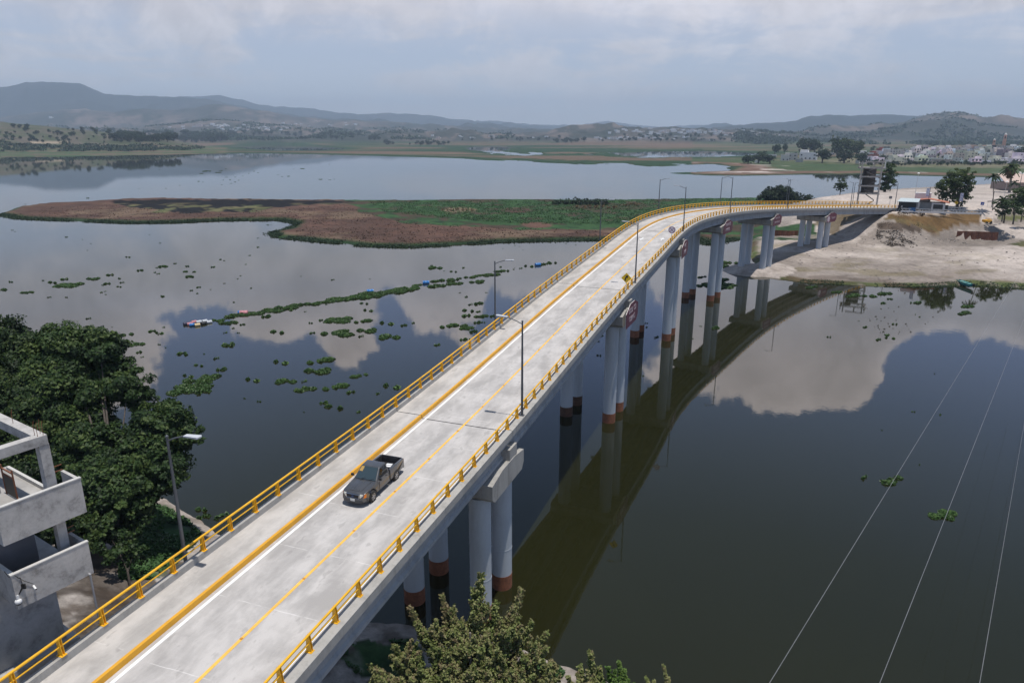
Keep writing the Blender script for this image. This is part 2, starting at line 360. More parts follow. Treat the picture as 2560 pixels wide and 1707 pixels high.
    hB, tB = ridge(X, Y, [(-900, 340), (280, 345), (400, 322), (480, 315), (560, 305), (620, 300), (700, 312), (800, 316), (860, 322), (960, 330), (1150, 338), (1400, 342), (4000, 342)], 3900, 1100, 1500)
    hC, tC = ridge(X, Y, [(-2500, 250), (-900, 262), (-300, 268), (0, 292), (80, 300), (170, 288), (270, 272), (370, 280), (440, 272), (520, 275), (600, 262), (680, 272), (760, 288), (850, 298), (960, 302), (1100, 312), (1250, 322), (1450, 328), (1700, 335), (4000, 335)], 5400, 1500, 1800)
    hD, tD = ridge(X, Y, [(-2500, 190), (-900, 240), (-300, 236), (0, 233), (60, 225), (140, 219), (180, 208), (220, 204), (260, 206), (310, 212), (360, 234), (430, 241), (490, 242), (540, 246), (590, 250), (640, 262), (700, 275), (800, 290), (950, 305), (1200, 322), (1500, 332), (4000, 332)], 7200, 2000, 2500)
    hE, tE = ridge(X, Y, [(-2500, 300), (430, 262), (470, 240), (520, 245), (580, 243), (616, 239), (660, 252), (700, 262), (740, 268), (790, 272), (830, 271), (880, 282), (930, 286), (1000, 284), (1090, 286), (1170, 302), (1300, 314), (1500, 322), (4000, 330)], 9500, 2200, 3000)
    hG, tG = ridge(X, Y, [(-2500, 335), (900, 318), (1100, 312), (1240, 302), (1300, 309), (1420, 312), (1500, 304), (1560, 312), (1620, 318), (1750, 312), (1850, 316), (2100, 325), (4000, 332)], 11500, 2500, 3000)
    hR, tR = ridge(X, Y, [(-2500, 335), (1730, 330), (1760, 316), (1840, 308), (1900, 306), (1930, 303), (1960, 290), (2010, 286), (2080, 288), (2160, 288), (2230, 294), (2350, 305), (2560, 312), (4000, 320)], 6200, 1500, 2200)
    hS, tS = ridge(X, Y, [(-2500, 340), (1900, 335), (2000, 326), (2100, 318), (2180, 305), (2225, 292), (2265, 286.5), (2310, 288), (2360, 295), (2420, 297), (2480, 297), (2520, 292), (2560, 294), (2700, 288), (3000, 280), (4200, 270)], 4300, 2100, 2200)
    nb = fbm(X, Y, 420, 5, 41, .55)-.5; nm = fbm(X, Y, 70, 4, 51)-.5
    gully = 1-np.abs(fbm(X*1.0, Y*.6, 500, 4, 61)*2-1)
    def rr(h, t, amp): return h*(.94+.06*t)+t*(1-t)*4*amp*(nb*2.0+(gully-.7)*1.2)
    far = np.maximum.reduce([zf, rr(hA, tA, 8)*fadeA+nm*5*tA*fadeA, (hV+nm*1.5*tV)*rise, rr(hM, tM, 6), rr(hB, tB, 30), rr(hC, tC, 60), rr(hD, tD, 110), rr(hE, tE, 120), rr(hG, tG, 60), rr(hR, tR, 55), rr(hS, tS, 75)])
    z = np.where((d > 20) & (Y > 500), np.maximum(z, far), z)
    return z, dI, dB, dN, dF, uu
# ------------------------------------------------------------------ colours of the ground (albedo, with relief and haze painted into the hills)
C = lambda *a: np.array(a)
GREEN = C(.036, .084, .028); DKGREEN = C(.014, .034, .013); BROWN = C(.076, .045, .034); RED = C(.100, .055, .040); TAN = C(.24, .18, .12); CHAR = C(.007, .0065, .007)
GRAVEL = C(.285, .245, .215); PALE = C(.40, .35, .315); SOIL = C(.085, .064, .050); OCHRE = C(.140, .086, .038); DRY = C(.15, .125, .06)
def ground_col(X, Y, z, dI, dB, dN, dF, uu):
    N = len(X); col = np.tile(SOIL, (N, 1)).astype(float)
    cth, sth = math.cos(PITCH), math.sin(PITCH)
    dep = Y*cth-(z-CAMZ)*sth; u = 1280+F_PX*X/dep; v = 853.5-F_PX*(Y*sth+(z-CAMZ)*cth)/dep
    n1 = fbm(X, Y, 9, 4, 101); n2 = fbm(X, Y, 2.2, 3, 111); n3 = fbm(X, Y, 34, 4, 121); n4 = fbm(X, Y, 220, 4, 131)
    def L(mask, a, b=None, k=None):
        nonlocal col
        t = np.broadcast_to(mask, (N,)).astype(float)[:, None]
        c = a if b is None else a+(b-a)*k[:, None]
        col = col*(1-t)+c*t
    sm = lambda x, a, b: np.clip((x-a)/(b-a), 0, 1)
    # island
    isl = (dI > -3) & (Y < 480) & (Y > 150)
    L(isl, BROWN, RED, sm(n1, .35, .65)); L(isl*sm(n2, .55, .75)*.5, BROWN*.6); L(isl*sm(n3*.6+n1*.4, .50, .58)*.55, TAN*.62)
    g = inpoly(u+(n3-.5)*60+(n1-.5)*20, v+(n1-.5)*8, [(862, 500), (900, 530), (960, 545), (1000, 560), (1180, 568), (1290, 575), (1380, 572), (1500, 575), (1640, 585), (1960, 590), (1960, 490), (900, 490)])
    L(isl & g, GREEN, DKGREEN, sm(n2*.5+n1*.5, .40, .60)); L((isl & g)*sm(n1, .56, .64)*.75, BROWN*.9)
    for (a, b, rx, ry, c, s) in ((1145, 525, 45, 7, TAN*.75, 1), (1292, 526, 42, 7, BROWN*.9, 1), (1340, 562, 40, 8, RED*1.0, 1), (1235, 556, 35, 8, GREEN*.8, 1), (1500, 520, 120, 6, BROWN*.8, .6)):
        e = ((u-a)/rx)**2+((v-b)/ry)**2+(n1-.5)*1.6; L(isl*sm(-e, -1.1, -.7)*s, c)
    ch = inpoly(u+(n1-.5)*30, v+(n2-.5)*5+(n1-.5)*9, [(275, 503), (400, 499), (640, 500), (880, 503), (905, 507), (760, 513), (700, 520), (620, 530), (540, 531), (470, 532), (370, 531), (400, 524), (330, 520), (290, 509)])
    holes = sm(fbm(X, Y*.5, 6, 4, 141), .55, .60)*sm(v, 506, 515)
    L((isl & ch)*(1-holes), CHAR); L((isl & ch)*holes*.9, GREEN*.9, DRY, n1)
    L(isl*sm(-dI, -4.5, -1.5), DKGREEN, GREEN*.6, sm(n2, .4, .7))
    # near bank
    nb_ = (dN > -2) & (Y < 130) & (Y > -90)
    L(nb_, C(.24, .215, .195), C(.37, .335, .305), sm(n2*.6+n1*.4, .38, .62)); L(nb_*sm(n1*.5+n2*.5, .52, .60)*.75, SOIL*.8)
    rb = fbm(X, Y, 1.1, 3, 271); L(nb_*sm(rb, .50, .60)*.75, SOIL*.75); L(nb_*sm(-rb, -.40, -.32)*.6, C(.42, .38, .35))
    gp = sm(n3*.45+n1*.35+n2*.2, .46, .54); gz_ = nb_ & (inpoly(u+(n1-.5)*60, v+(n2-.5)*50, [(350, 1262), (415, 1268), (470, 1300), (505, 1335), (450, 1400), (380, 1450), (300, 1450), (300, 1330)]) | inpoly(u+(n1-.5)*60, v+(n2-.5)*40, [(850, 1640), (900, 1600), (1040, 1605), (1060, 1660), (1000, 1720), (900, 1700)]) | inpoly(u+(n1-.5)*60, v, [(1320, 1655), (1400, 1665), (1440, 1720), (1300, 1900), (900, 1900), (1000, 1700)]))
    L((nb_ & (~gz_))*gp*sm(dN, 2.0, 5.0)*.55, SOIL, DKGREEN*1.3, sm(n2, .3, .7)); L(gz_*sm(n2*.4+n1*.6, .36, .46), GREEN, DKGREEN, sm(n2, .4, .7)); L((nb_ & (dN > 9) & (X < -8))*sm(n2*.5+n1*.5, .42, .5)*.8, SOIL*.55); L(nb_*sm(-dN, -2.5, -.5)*.6, C(.28, .24, .21))
    # right bank
    bk = (dB > -3) & (X > 60) & (Y > 60) & (Y < 460) & (dI < 5)
    L(bk, GRAVEL*.92, PALE, sm(n1*.5+n3*.5, .42, .60)); L(bk*sm(n2, .60, .78)*.45, GRAVEL*.5)
    low = bk*sm(-z, -1.7, -.6); L(low*.75, GRAVEL*.62, GRAVEL*.85, n1); L(low*sm(fbm(X, Y*3, 7, 3, 151), .52, .66)*.6, SOIL*1.3)
    L(bk*sm(fbm(X, Y*2.0, 10, 4, 161), .58, .68)*sm(-z, -3.4, -1.2)*.55, DRY*.9)
    P_ = lambda pts: bk & inpoly(u+(n1-.5)*7, v+(n2-.5)*4, pts)
    L(P_([(2140, 606), (2160, 590), (2215, 552), (2290, 560), (2420, 612), (2400, 616), (2150, 612)]), GRAVEL*.95, GRAVEL*.72, n2)
    L(P_([(2190, 572), (2196, 556), (2240, 553), (2290, 562), (2310, 570), (2300, 580), (2270, 578), (2240, 577), (2215, 573)]), SOIL*.65, SOIL*1.25, sm(n2, .35, .7))
    L(P_([(2208, 548), (2237, 524), (2300, 526), (2456, 531), (2452, 545), (2447, 557), (2395, 569), (2365, 579), (2343, 591), (2318, 580), (2290, 566), (2240, 553)]), OCHRE, OCHRE*.62, sm(fbm(X+Y, X-Y, 5, 4, 171), .4, .65))
    L(P_([(2208, 548), (2230, 540), (2330, 566), (2350, 580), (2320, 576), (2260, 556)])*.55, DRY*.8)
    L(P_([(2343, 584), (2395, 564), (2450, 555), (2500, 562), (2500, 580), (2395, 577), (2360, 590)]), GRAVEL*.70, GRAVEL*.9, n2)
    pit = P_([(2330, 590), (2360, 575), (2400, 580), (2420, 600), (2560, 596), (2560, 612), (2400, 616), (2340, 608)]); L(pit, GRAVEL*.62, GRAVEL*.85, n2)
    L(P_([(2458, 532), (2480, 521), (2560, 520), (2560, 560), (2482, 560), (2447, 556)]), GRAVEL*.65, GRAVEL*.85, n2)
    L(P_([(2490, 545), (2505, 538), (2560, 540), (2560, 552), (2500, 550)]), DRY, GREEN*1.4, n1)
    L(P_([(2456, 524), (2496, 522), (2485, 557), (2447, 556)]), PALE*1.08)
    L(P_([(2480, 557), (2520, 562), (2620, 592), (2620, 608), (2540, 596), (2500, 575)]), PALE*1.02)
    L(P_([(2520, 610), (2560, 603), (2620, 606), (2620, 618), (2560, 618)]), DKGREEN, DRY, n2)
    top = bk & (z > 10.05); L(top*sm(z, 10.0, 10.35), PALE*1.0, PALE*1.06, n3); L(top*sm(n3, .55, .7)*.2, GRAVEL)
    L(P_([(2035, 560), (2080, 515), (2175, 530), (2110, 560), (2085, 590)])*.8, OCHRE*.8, DRY*.7, n1)
    L((bk*sm(-dB, -3.2, -1.5)*sm(n2*.5+n1*.5, .34, .44)), C(.075, .095, .032), C(.10, .075, .045), sm(n1, .4, .6))
    shd = bk & (v < 600) & (v > 560) & (u < 2040); L(shd*sm(n1, .4, .5), DKGREEN, GREEN, n2)
    pc = PIER5; dd = np.hypot(X-pc[0], Y-pc[1]); L((dd < 10.5) & (z > -.2), PALE*1.0, GRAVEL*.95, sm(n2, .4, .8))
    # far land
    far = (dF > -12) & (Y > 480)
    base = sm(n4*.6+n3*.4, .40, .60)
    L(far, C(.060, .078, .035), C(.098, .078, .050), base); L(far*sm(fbm(X*.3, Y*1.4, 95, 4, 221), .50, .56)*.85, C(.032, .062, .024)); L(far*sm(fbm(X*.22, Y*1.6, 120, 4, 231), .56, .62)*.8, C(.15, .105, .072))
    # marsh grass strip near the water and brown mudflat bands
    strip = far*np.maximum(sm(-dF, -70, -25), sm(-dF, -420+(n3-.5)*380, -220+(n3-.5)*380)*sm(fbm(X*.3, Y, 120, 4, 261), .36, .46)*(uu > 560)*(uu < 1720)); L(strip, C(.022, .055, .020), C(.016, .040, .018), n3)
    right = (uu > 1700)
    band = far & (~right); L(band*sm(fbm(X*.25, Y*1.3, 130, 3, 181), .52, .58)*sm(dF, 30, 70)*.9, C(.125, .085, .06))
    R_ = far & right & (Y < 1000)
    L(R_, C(.035, .072, .028), C(.070, .082, .035), n3); bd = dF+(n3-.5)*26
    L(R_*sm(-np.abs(bd-26), -24, -12), C(.135, .082, .058)); L(R_*sm(-bd, -7, -3), DKGREEN)
    L(R_*sm(bd, 130, 170), C(.17, .145, .10), C(.09, .10, .05), sm(n1, .35, .65))
    L(R_*(sm(fbm(X*.5, Y, 16, 3, 191), .62, .66)*sm(-np.abs(bd-45), -25, -10)), PALE)
    # hills: dark patches paint in relief shading, farthest ridges tinted bluish for haze
    hl = far*sm(z, 5, 14); dry = sm(n4*.7+n3*.3, .40, .62)
    L(hl, C(.130, .105, .092), C(.056, .055, .050), sm(fbm(X, Y*.6, 260, 6, 241, .68), .45, .55)); L(hl*sm(fbm(X*1.3, Y*.45, 110, 6, 251, .70), .50, .55)*.8*sm(Y, 1900, 2600), C(.022, .032, .024)); n5 = fbm(X, Y, 900, 5, 201); L(hl*sm(n5, .48, .60)*sm(Y, 3500, 5000)*.8, C(.036, .044, .040)); L(hl*sm(fbm(X, Y*.5, 160, 4, 211), .55, .63)*.6*sm(Y, 1300, 2000), C(.028, .036, .030))
    L(hl*sm(Y, 5300, 6300)*.8, C(.024, .034, .036)); L(hl*(uu > 1700)*sm(Y, 4800, 5200)*.85, C(.018, .028, .028))
    nh = far & (uu < 620) & (Y < 1900) & (z > 5); L(nh, C(.105, .090, .068), C(.075, .076, .048), sm(n3, .4, .6)); L(nh*sm(n1*.5+n3*.5, .50, .56)*.7, C(.05, .07, .03))
    L(far*(uu < 262)*(uu > 165)*(v < 359.5+(n3-.5)*4)*(v > 354.5+(n3-.5)*4)*(Y < 1500), C(.27, .22, .16))
    L(far & (uu < 620) & (v > 364) & (v < 392) & (Y < 1900), C(.045, .082, .03), C(.12, .088, .06), sm(np.sin((v+(n3-.5)*6)*.9), -.2, .5))
    return np.clip(col, 0, 1)
PIER5 = (63.6, 182.9)
def build_ground():
    rs = [6.0]
    while rs[-1] < 14500:
        r = rs[-1]; rs.append(r+min(max(1.35*r*r/61000, .38), r*.0105 if r > 620 else 1e9))
    rs = np.array(rs); th = np.radians(np.linspace(-52, 52, 560)); R_, T_ = np.meshgrid(rs, th, indexing='ij')
    X = (R_*np.sin(T_)).ravel(); Y = (R_*np.cos(T_)).ravel()
    z, dI, dB, dN, dF, uu = ground_z(X, Y)
    col = ground_col(X, Y, z, dI, dB, dN, dF, uu)
    nr, nt_ = R_.shape; idx = np.arange(nr*nt_).reshape(nr, nt_)
    f = np.stack([idx[:-1, :-1], idx[:-1, 1:], idx[1:, 1:], idx[1:, :-1]], -1).reshape(-1, 4)[:, ::-1]
    keep = z[f].max(1) > -2.3; keep |= np.hypot(X, Y)[f[:, 0]] > 1e9
    # the bed under open water is one big sheet lower down
    f = f[keep]; used = np.zeros(len(X), bool); used[f.ravel()] = True; remap = np.cumsum(used)-1
    v = np.c_[X, Y, z][used]; f = remap[f]; col = col[used]
    me = bpy.data.meshes.new('ground'); me.vertices.add(len(v)); me.vertices.foreach_set('co', v.ravel()); me.loops.add(f.size); me.loops.foreach_set('vertex_index', f.ravel().astype(np.int32))
    me.polygons.add(len(f)); me.polygons.foreach_set('loop_start', np.arange(0, f.size, 4, dtype=np.int32)); me.polygons.foreach_set('loop_total', np.full(len(f), 4, dtype=np.int32))
    me.update(calc_edges=True); me.polygons.foreach_set('use_smooth', np.ones(len(f), bool))
    ca = me.color_attributes.new('albedo', 'FLOAT_COLOR', 'POINT'); ca.data.foreach_set('color', np.c_[col, np.ones(len(col))].ravel())
    o = bpy.data.objects.new('ground', me); sc.collection.objects.link(o); tag(o, kind='structure')
    m = bpy.data.materials.new('ground'); m.use_nodes = True; b = NB(m.node_tree); p = m.node_tree.nodes['Principled BSDF']
    p.inputs['Roughness'].default_value = .95; p.inputs['Specular IOR Level'].default_value = .15
    a = b.n('ShaderNodeAttribute', attribute_name='albedo').outputs['Color']; t = b.n('ShaderNodeTexCoord').outputs['Object']
    n = b.noise(t, .9, 8, .72); n2 = b.noise(t, .05, 8, .7); n3 = b.noise(t, 4.5, 4, .7)
    k = b.math('MULTIPLY', b.map(n, .3, .7, .74, 1.26, False), b.map(n2, .3, .7, .70, 1.30, False)); k = b.math('MULTIPLY', k, b.map(n3, .3, .7, .86, 1.14, False))
    b.link(b.mix(1.0, a, b.comb(k, k, k), 'MULTIPLY'), p.inputs['Base Color'])
    bp = b.n('ShaderNodeBump'); bp.inputs['Strength'].default_value = .5; bp.inputs['Distance'].default_value = .25; b.link(n, bp.inputs['Height']); b.link(bp.outputs[0], p.inputs['Normal'])
    me.materials.append(m)
    return o
build_ground()
def gz(x, y):
    z = ground_z(np.array([float(x), 0.]), np.array([float(y), 1.]))[0][0]; return float(z)
def gza(X, Y): return ground_z(np.array(X, float), np.array(Y, float))[0]
# sheet that carries the land out to the horizon and under the water
mb = MB(); N_ = 48
for i in range(N_):
    a, b_ = 2*math.pi*i/N_, 2*math.pi*(i+1)/N_
    mb.quad((0, 0, -2.6), (30000*math.sin(a), 30000*math.cos(a), -2.6), (30000*math.sin(b_), 30000*math.cos(b_), -2.6))
tag(mb.build('lake_bed', mat('bed', (.05, .04, .02), .95)), kind='structure')
# ------------------------------------------------------------------ water
def water():
    mb = MB(); k = 40
    for i in range(k):
        for j in range(k):
            s = lambda q_: math.copysign(abs(q_)**3, q_)
            xs = [s(-1+2*(i+d)/k)*29000 for d in (0, 1)]; ys = [s(-1+2*(j+d)/k)*29000 for d in (0, 1)]
            mb.quad((xs[0], ys[0], 0), (xs[1], ys[0], 0), (xs[1], ys[1], 0), (xs[0], ys[1], 0))
    o = mb.build('lake_water', None, fixn=False); bm = bmesh.new(); bm.from_mesh(o.data); bmesh.ops.remove_doubles(bm, verts=bm.verts, dist=.001); bm.to_mesh(o.data); bm.free()
    m = bpy.data.materials.new('water'); m.use_nodes = True; b = NB(m.node_tree); p = m.node_tree.nodes['Principled BSDF']
    t = b.n('ShaderNodeTexCoord').outputs['Object']
    n = b.noise(t, .03, 3, .5)
    b.link(b.ramp(n, [(.3, (.0115, .0122, .0040)), (.7, (.0150, .0156, .0050))]), p.inputs['Base Color'])
    p.inputs['Roughness'].default_value = .0; p.inputs['IOR'].default_value = 1.42; p.inputs['Specular IOR Level'].default_value = .5
    st = b.n('ShaderNodeMapping'); st.inputs['Scale'].default_value = (1, 1.0, 1); b.link(t, st.inputs[0])
    h = b.math('ADD', b.math('MULTIPLY', b.noise(st.outputs[0], 2.6, 3, .5), .5), b.math('MULTIPLY', b.noise(st.outputs[0], .45, 2, .5), 1.2))
    bp = b.n('ShaderNodeBump'); bp.inputs['Strength'].default_value = .022; bp.inputs['Distance'].default_value = .10; b.link(h, bp.inputs['Height']); b.link(bp.outputs[0], p.inputs['Normal'])
    o.data.materials.clear(); o.data.materials.append(m); tag(o, kind='structure')
water()
# ------------------------------------------------------------------ bridge alignment
CP = np.array([[-21.859, -5.266, 14.098], [-12.862, 23.350, 13.495], [-2.478, 51.482, 14.106], [8.438, 79.733, 15.805], [20.044, 107.629, 17.847], [31.689, 134.947, 18.707],
               [47.397, 159.778, 18.054], [64.930, 183.895, 16.249], [85.409, 205.745, 14.324], [108.442, 224.912, 12.516], [134.268, 240.124, 10.861]])
S0, SH = -35.0, 30.0
bn_ = len(CP); bA_ = np.eye(bn_); bB_ = np.zeros((bn_, bn_))
for i in range(1, bn_-1): bA_[i, i-1:i+2] = (1, 4, 1); bB_[i, i-1:i+2] = np.array((6, -12, 6))/SH**2
bM2_ = np.linalg.solve(bA_, bB_)@CP
def bp_(s):
    i = int(min(max((s-S0)//SH, 0), bn_-2)); t = (s-S0)/SH-i
    return (1-t)*CP[i]+t*CP[i+1]+SH*SH/6*(((1-t)**3-(1-t))*bM2_[i]+(t**3-t)*bM2_[i+1])
def fr(s):
    p = Vector(bp_(s)); t = Vector(bp_(s+.5)-bp_(s-.5)); tt = t.normalized(); h = Vector((t.x, t.y, 0)).normalized()
    return p, tt, Vector((h.y, -h.x, 0))
def bpt(s, a, z=0.0): p, t, r = fr(s); return p+r*a+Vector((0, 0, z))
JS = [21.9, 61.8, 101.1, 136.7, 174.8, 213.2]; SA, SB = -19.0, 254.0
WK, WL, WR = -3.53, -5.67, 3.2
def sweep(mb, prof, s0, s1, ds=1.5, caps=True):
    n = max(1, int(math.ceil((s1-s0)/ds))); base = len(mb.v); k = len(prof)
    for i in range(n+1):
        s = s0+(s1-s0)*i/n; p, t, r = fr(s)
        for (a, z) in prof: mb.v.append(tuple(p+r*a+Vector((0, 0, z))))
    for i in range(n):
        for j in range(k): mb.f.append((base+i*k+j, base+(i+1)*k+j, base+(i+1)*k+(j+1) % k, base+i*k+(j+1) % k)); mb.mi.append(mb.cur)
    if caps: mb.f.append(tuple(base+j for j in range(k))); mb.mi.append(mb.cur); mb.f.append(tuple(base+n*k+j for j in range(k))[::-1]); mb.mi.append(mb.cur)
    return mb
def road_uv(o, s0=-35, s1=262):
    """UV = (distance along the road, distance across) in metres"""
    ss = np.arange(s0, s1, .5); pp = np.array([bp_(s)[:2] for s in ss]); rr_ = np.array([fr(s)[2][:2] for s in ss])
    me = o.data; co = np.zeros(len(me.vertices)*3); me.vertices.foreach_get('co', co); co = co.reshape(-1, 3)
    uv = np.zeros((len(co), 2))
    for i, c in enumerate(co):
        d = c[:2]-pp; j = (d**2).sum(1).argmin(); uv[i] = (ss[j]+(d[j][0]*(-rr_[j][1])+d[j][1]*rr_[j][0]), (d[j]*rr_[j]).sum())
    L = me.uv_layers.new(name='road'); li = np.zeros(len(me.loops), np.int32); me.loops.foreach_get('vertex_index', li); L.data.foreach_set('uv', uv[li].ravel())
def concrete(name, base, road=False, dirt=.25, streak=True):
    m = bpy.data.materials.new(name); m.use_nodes = True; b = NB(m.node_tree); p = m.node_tree.nodes['Principled BSDF']; p.inputs['Roughness'].default_value = .85; p.inputs['Specular IOR Level'].default_value = .25
    tcn = b.n('ShaderNodeTexCoord'); t = tcn.outputs['Object']
    if road:
        uv = b.n('ShaderNodeUVMap', uv_map='road').outputs[0]; mp = b.n('ShaderNodeMapping'); b.link(uv, mp.inputs[0]); mp.inputs['Scale'].default_value = (.30, .62, 1)
        a = b.noise(mp.outputs[0], 1.3, 8, .62, .15, '2D'); mp2 = b.n('ShaderNodeMapping'); b.link(uv, mp2.inputs[0]); mp2.inputs['Scale'].default_value = (.10, .34, 1)
        c = b.noise(mp2.outputs[0], 1.6, 5, .6, .1, '2D'); f = b.noise(uv, 9.0, 4, .7, 0, '2D')
        mp3 = b.n('ShaderNodeMapping'); b.link(uv, mp3.inputs[0]); mp3.inputs['Scale'].default_value = (2.2, .25, 1); e = b.noise(mp3.outputs[0], 1.6, 4, .6, .2, '2D')
        k = b.math('ADD', b.math('MULTIPLY', b.map(a, .35, .68, 0, 1), .45), b.math('MULTIPLY', b.map(c, .35, .65, 0, 1), .35)); k = b.math('ADD', k, b.math('MULTIPLY', f, .12)); k = b.math('ADD', k, b.math('MULTIPLY', e, .18))
        col = b.ramp(k, [(.18, tuple(x*.76 for x in base)), (.5, tuple(x*.94 for x in base)), (.85, tuple(min(1, x*1.12) for x in base))])
        u, v, _ = b.sep(uv)
        # pour joints every 4.6 m with pale laitance
        w_ = b.math('ADD', u, b.math('MULTIPLY', b.noise(uv, .8, 2, .5, 0, '2D'), .1)); fr_ = b.math('ABSOLUTE', b.math('SUBTRACT', b.math('FRACT', b.math('DIVIDE', w_, 4.6)), .5))
        ln = b.map(fr_, .492, .498); ln = b.math('MULTIPLY', ln, b.map(b.noise(uv, .55, 3, .6, 0, '2D'), .42, .60)); col = b.mix(b.math('MULTIPLY', ln, .38), col, (.8, .78, .76))
        st = b.map(b.noise(mp.outputs[0], 2.6, 3, .5, 0, '2D'), .66, .74); col = b.mix(b.math('MULTIPLY', st, .35), col, (.22, .21, .2))
        h = f
    else:
        mp = b.n('ShaderNodeMapping'); b.link(t, mp.inputs[0]); mp.inputs['Scale'].default_value = (1, 1, .22) if streak else (1, 1, 1)
        a = b.noise(mp.outputs[0], 1.1, 7, .68, .3); f = b.noise(t, 7.0, 5, .7)
        k = b.math('ADD', b.math('MULTIPLY', a, .75), b.math('MULTIPLY', f, .25))
        col = b.ramp(k, [(.32, tuple(x*(1-dirt*1.3) for x in base)), (.5, base), (.7, tuple(min(1, x*(1+dirt*.6)) for x in base))]); h = f
    b.link(col, p.inputs['Base Color']); bp = b.n('ShaderNodeBump'); bp.inputs['Strength'].default_value = .25; bp.inputs['Distance'].default_value = .02; b.link(h, bp.inputs['Height']); b.link(bp.outputs[0], p.inputs['Normal'])
    MATS[name] = m; return m
M_road = concrete('road_concrete', (.455, .435, .42), True); M_walk = concrete('walk_concrete', (.455, .43, .405), True); M_kerb = concrete('kerb_concrete', (.36, .35, .33)); M_gird = concrete('girder_concrete', (.34, .35, .36)); M_cap = concrete('cap_concrete', (.34, .33, .31), dirt=.35)
M_yel = mat('yellow_paint', (.78, .42, .015), .45, var=.13, scale=1.6); M_oran = mat('orange_paint', (.66, .33, .02), .6, var=.10, scale=1.5); M_line = mat('line_yellow', (.80, .46, .08), .6, var=.16, scale=2.5); M_white = mat('white_paint', (.80, .80, .79), .6, var=.06, scale=2)
M_steel = concrete('painted_steel', (.45, .485, .52), dirt=.13); M_steel.node_tree.nodes['Principled BSDF'].inputs['Roughness'].default_value = .5; M_rust = mat('rust_band', (.24, .090, .042), .85, var=.3, scale=2.2, col2=(.16, .055, .03)); M_dark = mat('joint_dark', (.03, .03, .03), .9); M_rustd = mat('rust_dark', (.10, .05, .03), .85, var=.4, scale=2)
bridge = thing('bridge', 'long curved concrete road bridge with yellow railings on pale steel piles', 'bridge', bpt(60, 0, 0)*1)
bo = Vector(bridge.location)
def part(mb, name, m, parent=bridge, smooth=False):
    o = mb.build(name, m, None, smooth); o.parent = parent
    off = Vector(parent.location) if parent.parent is None else Vector(parent.parent.location)+Vector(parent.location)
    o.data.transform(Matrix.Translation(-off)); return o
# deck
segs = [SA]+JS+[SB]
mb = MB()
for i in range(7):
    e0 = segs[i]+(.03 if i else 0); e1 = segs[i+1]-(.03 if i < 6 else 0)
    sweep(mb, [(3.22, 0), (3.22, -.22), (3.8, -.22), (3.8, -.30), (3.05, -.48), (-5.2, -.48), (-5.97, -.30), (-5.97, -.02), (WK-.02, -.02), (WK-.02, 0)], e0, e1)
deck = mb.build('deck', M_road); road_uv(deck); deck.parent = bridge; deck.data.transform(Matrix.Translation(-bo))
mb = MB()
for i in range(7):
    e0 = segs[i]+(.03 if i else 0); e1 = segs[i+1]-(.03 if i < 6 else 0)
    sweep(mb, [(WK-.2, .255), (WK-.2, -.01), (-5.72, -.01), (-5.72, .255)], e0, e1)
o = mb.build('footway', M_walk); road_uv(o); o.parent = bridge; o.data.transform(Matrix.Translation(-bo))
mb = MB()
for i in range(7):
    e0 = segs[i]+(.03 if i else 0); e1 = segs[i+1]-(.03 if i < 6 else 0)
    sweep(mb, [(WK, .003), (WK-.03, .27), (WK-.19, .275), (WK-.19, .003)], e0, e1)
part(mb, 'orange_kerb', M_oran)
mb = MB()
for i in range(7):
    e0 = segs[i]+(.03 if i else 0); e1 = segs[i+1]-(.03 if i < 6 else 0)
    sweep(mb, [(WL, 0), (WL-.03, .60), (WL-.32, .60), (WL-.34, 0)], e0, e1); sweep(mb, [(3.23, -.2), (3.25, .15), (3.70, .15), (3.86, .11), (3.86, -.40), (3.81, -.40), (3.81, -.2)], e0, e1)
part(mb, 'parapet', M_kerb)
# fascia below the parapet, recessed drip
mb = MB()
for i in range(7): sweep(mb, [(3.50, -.31), (3.78, -.31), (3.78, -.62), (3.50, -.55)], segs[i]+.03, segs[i+1]-.03)
part(mb, 'fascia', M_gird)
# markings: sheets just above the deck
mb = MB(); sweep(mb, [(WK+.22, .004), (WK+.22, .012), (WK+.40, .012), (WK+.40, .004)], SA+.5, SB-.5); sweep(mb, [(2.93, .004), (2.93, .012), (3.08, .012), (3.08, .004)], SA+.5, SB-.5)
def arrow(mb, s, a, sgn):
    L_, w1, w2 = 2.6, .13, .42
    P_ = lambda ds, da: bpt(s+ds*sgn, a+da*sgn, .016)
    mb.quad(P_(0, -w1/2), P_(L_*.62, -w1/2), P_(L_*.62, w1/2), P_(0, w1/2)); mb.quad(P_(L_*.60, -w2), P_(L_, 0), P_(L_*.60, w2))
arrow(mb, 94.5, -1.75, -1); arrow(mb, 92.2, 1.5, 1)
part(mb, 'white_marking', M_white)
mb = MB(); sweep(mb, [(-.08, .004), (-.08, .012), (.08, .012), (.08, .004)], SA+.5, SB-.5); part(mb, 'yellow_centre_line', M_line)
for k in range(58): s = SA+3+k*4.6; mb = MB(); mb.box(bpt(s, 0, .025), (.12, .10, .03), *[fr(s)[2], fr(s)[1], (0, 0, 1)]); part(mb, 'road_stud', mat('stud', (.55, .25, .03), .4))
for s in JS: 
    mb = MB()
    sweep(mb, [(WK, -.06), (WK, .006), (3.22, .006), (3.22, -.06)], s-.05, s+.05, .2); sweep(mb, [(WL, .1), (WL, .262), (WK-.2, .262), (WK-.2, .1)], s-.04, s+.04, .2)
    sweep(mb, [(WK-.19, .0), (WK-.19, .26), (WK-.03, .26), (WK-.01, .0)], s-.03, s+.03, .2); sweep(mb, [(WL-.3, .0), (WL-.3, .58), (WL-.04, .58), (WL-.01, 0)], s-.03, s+.03, .2)
    part(mb, 'expansion_joint', M_dark)
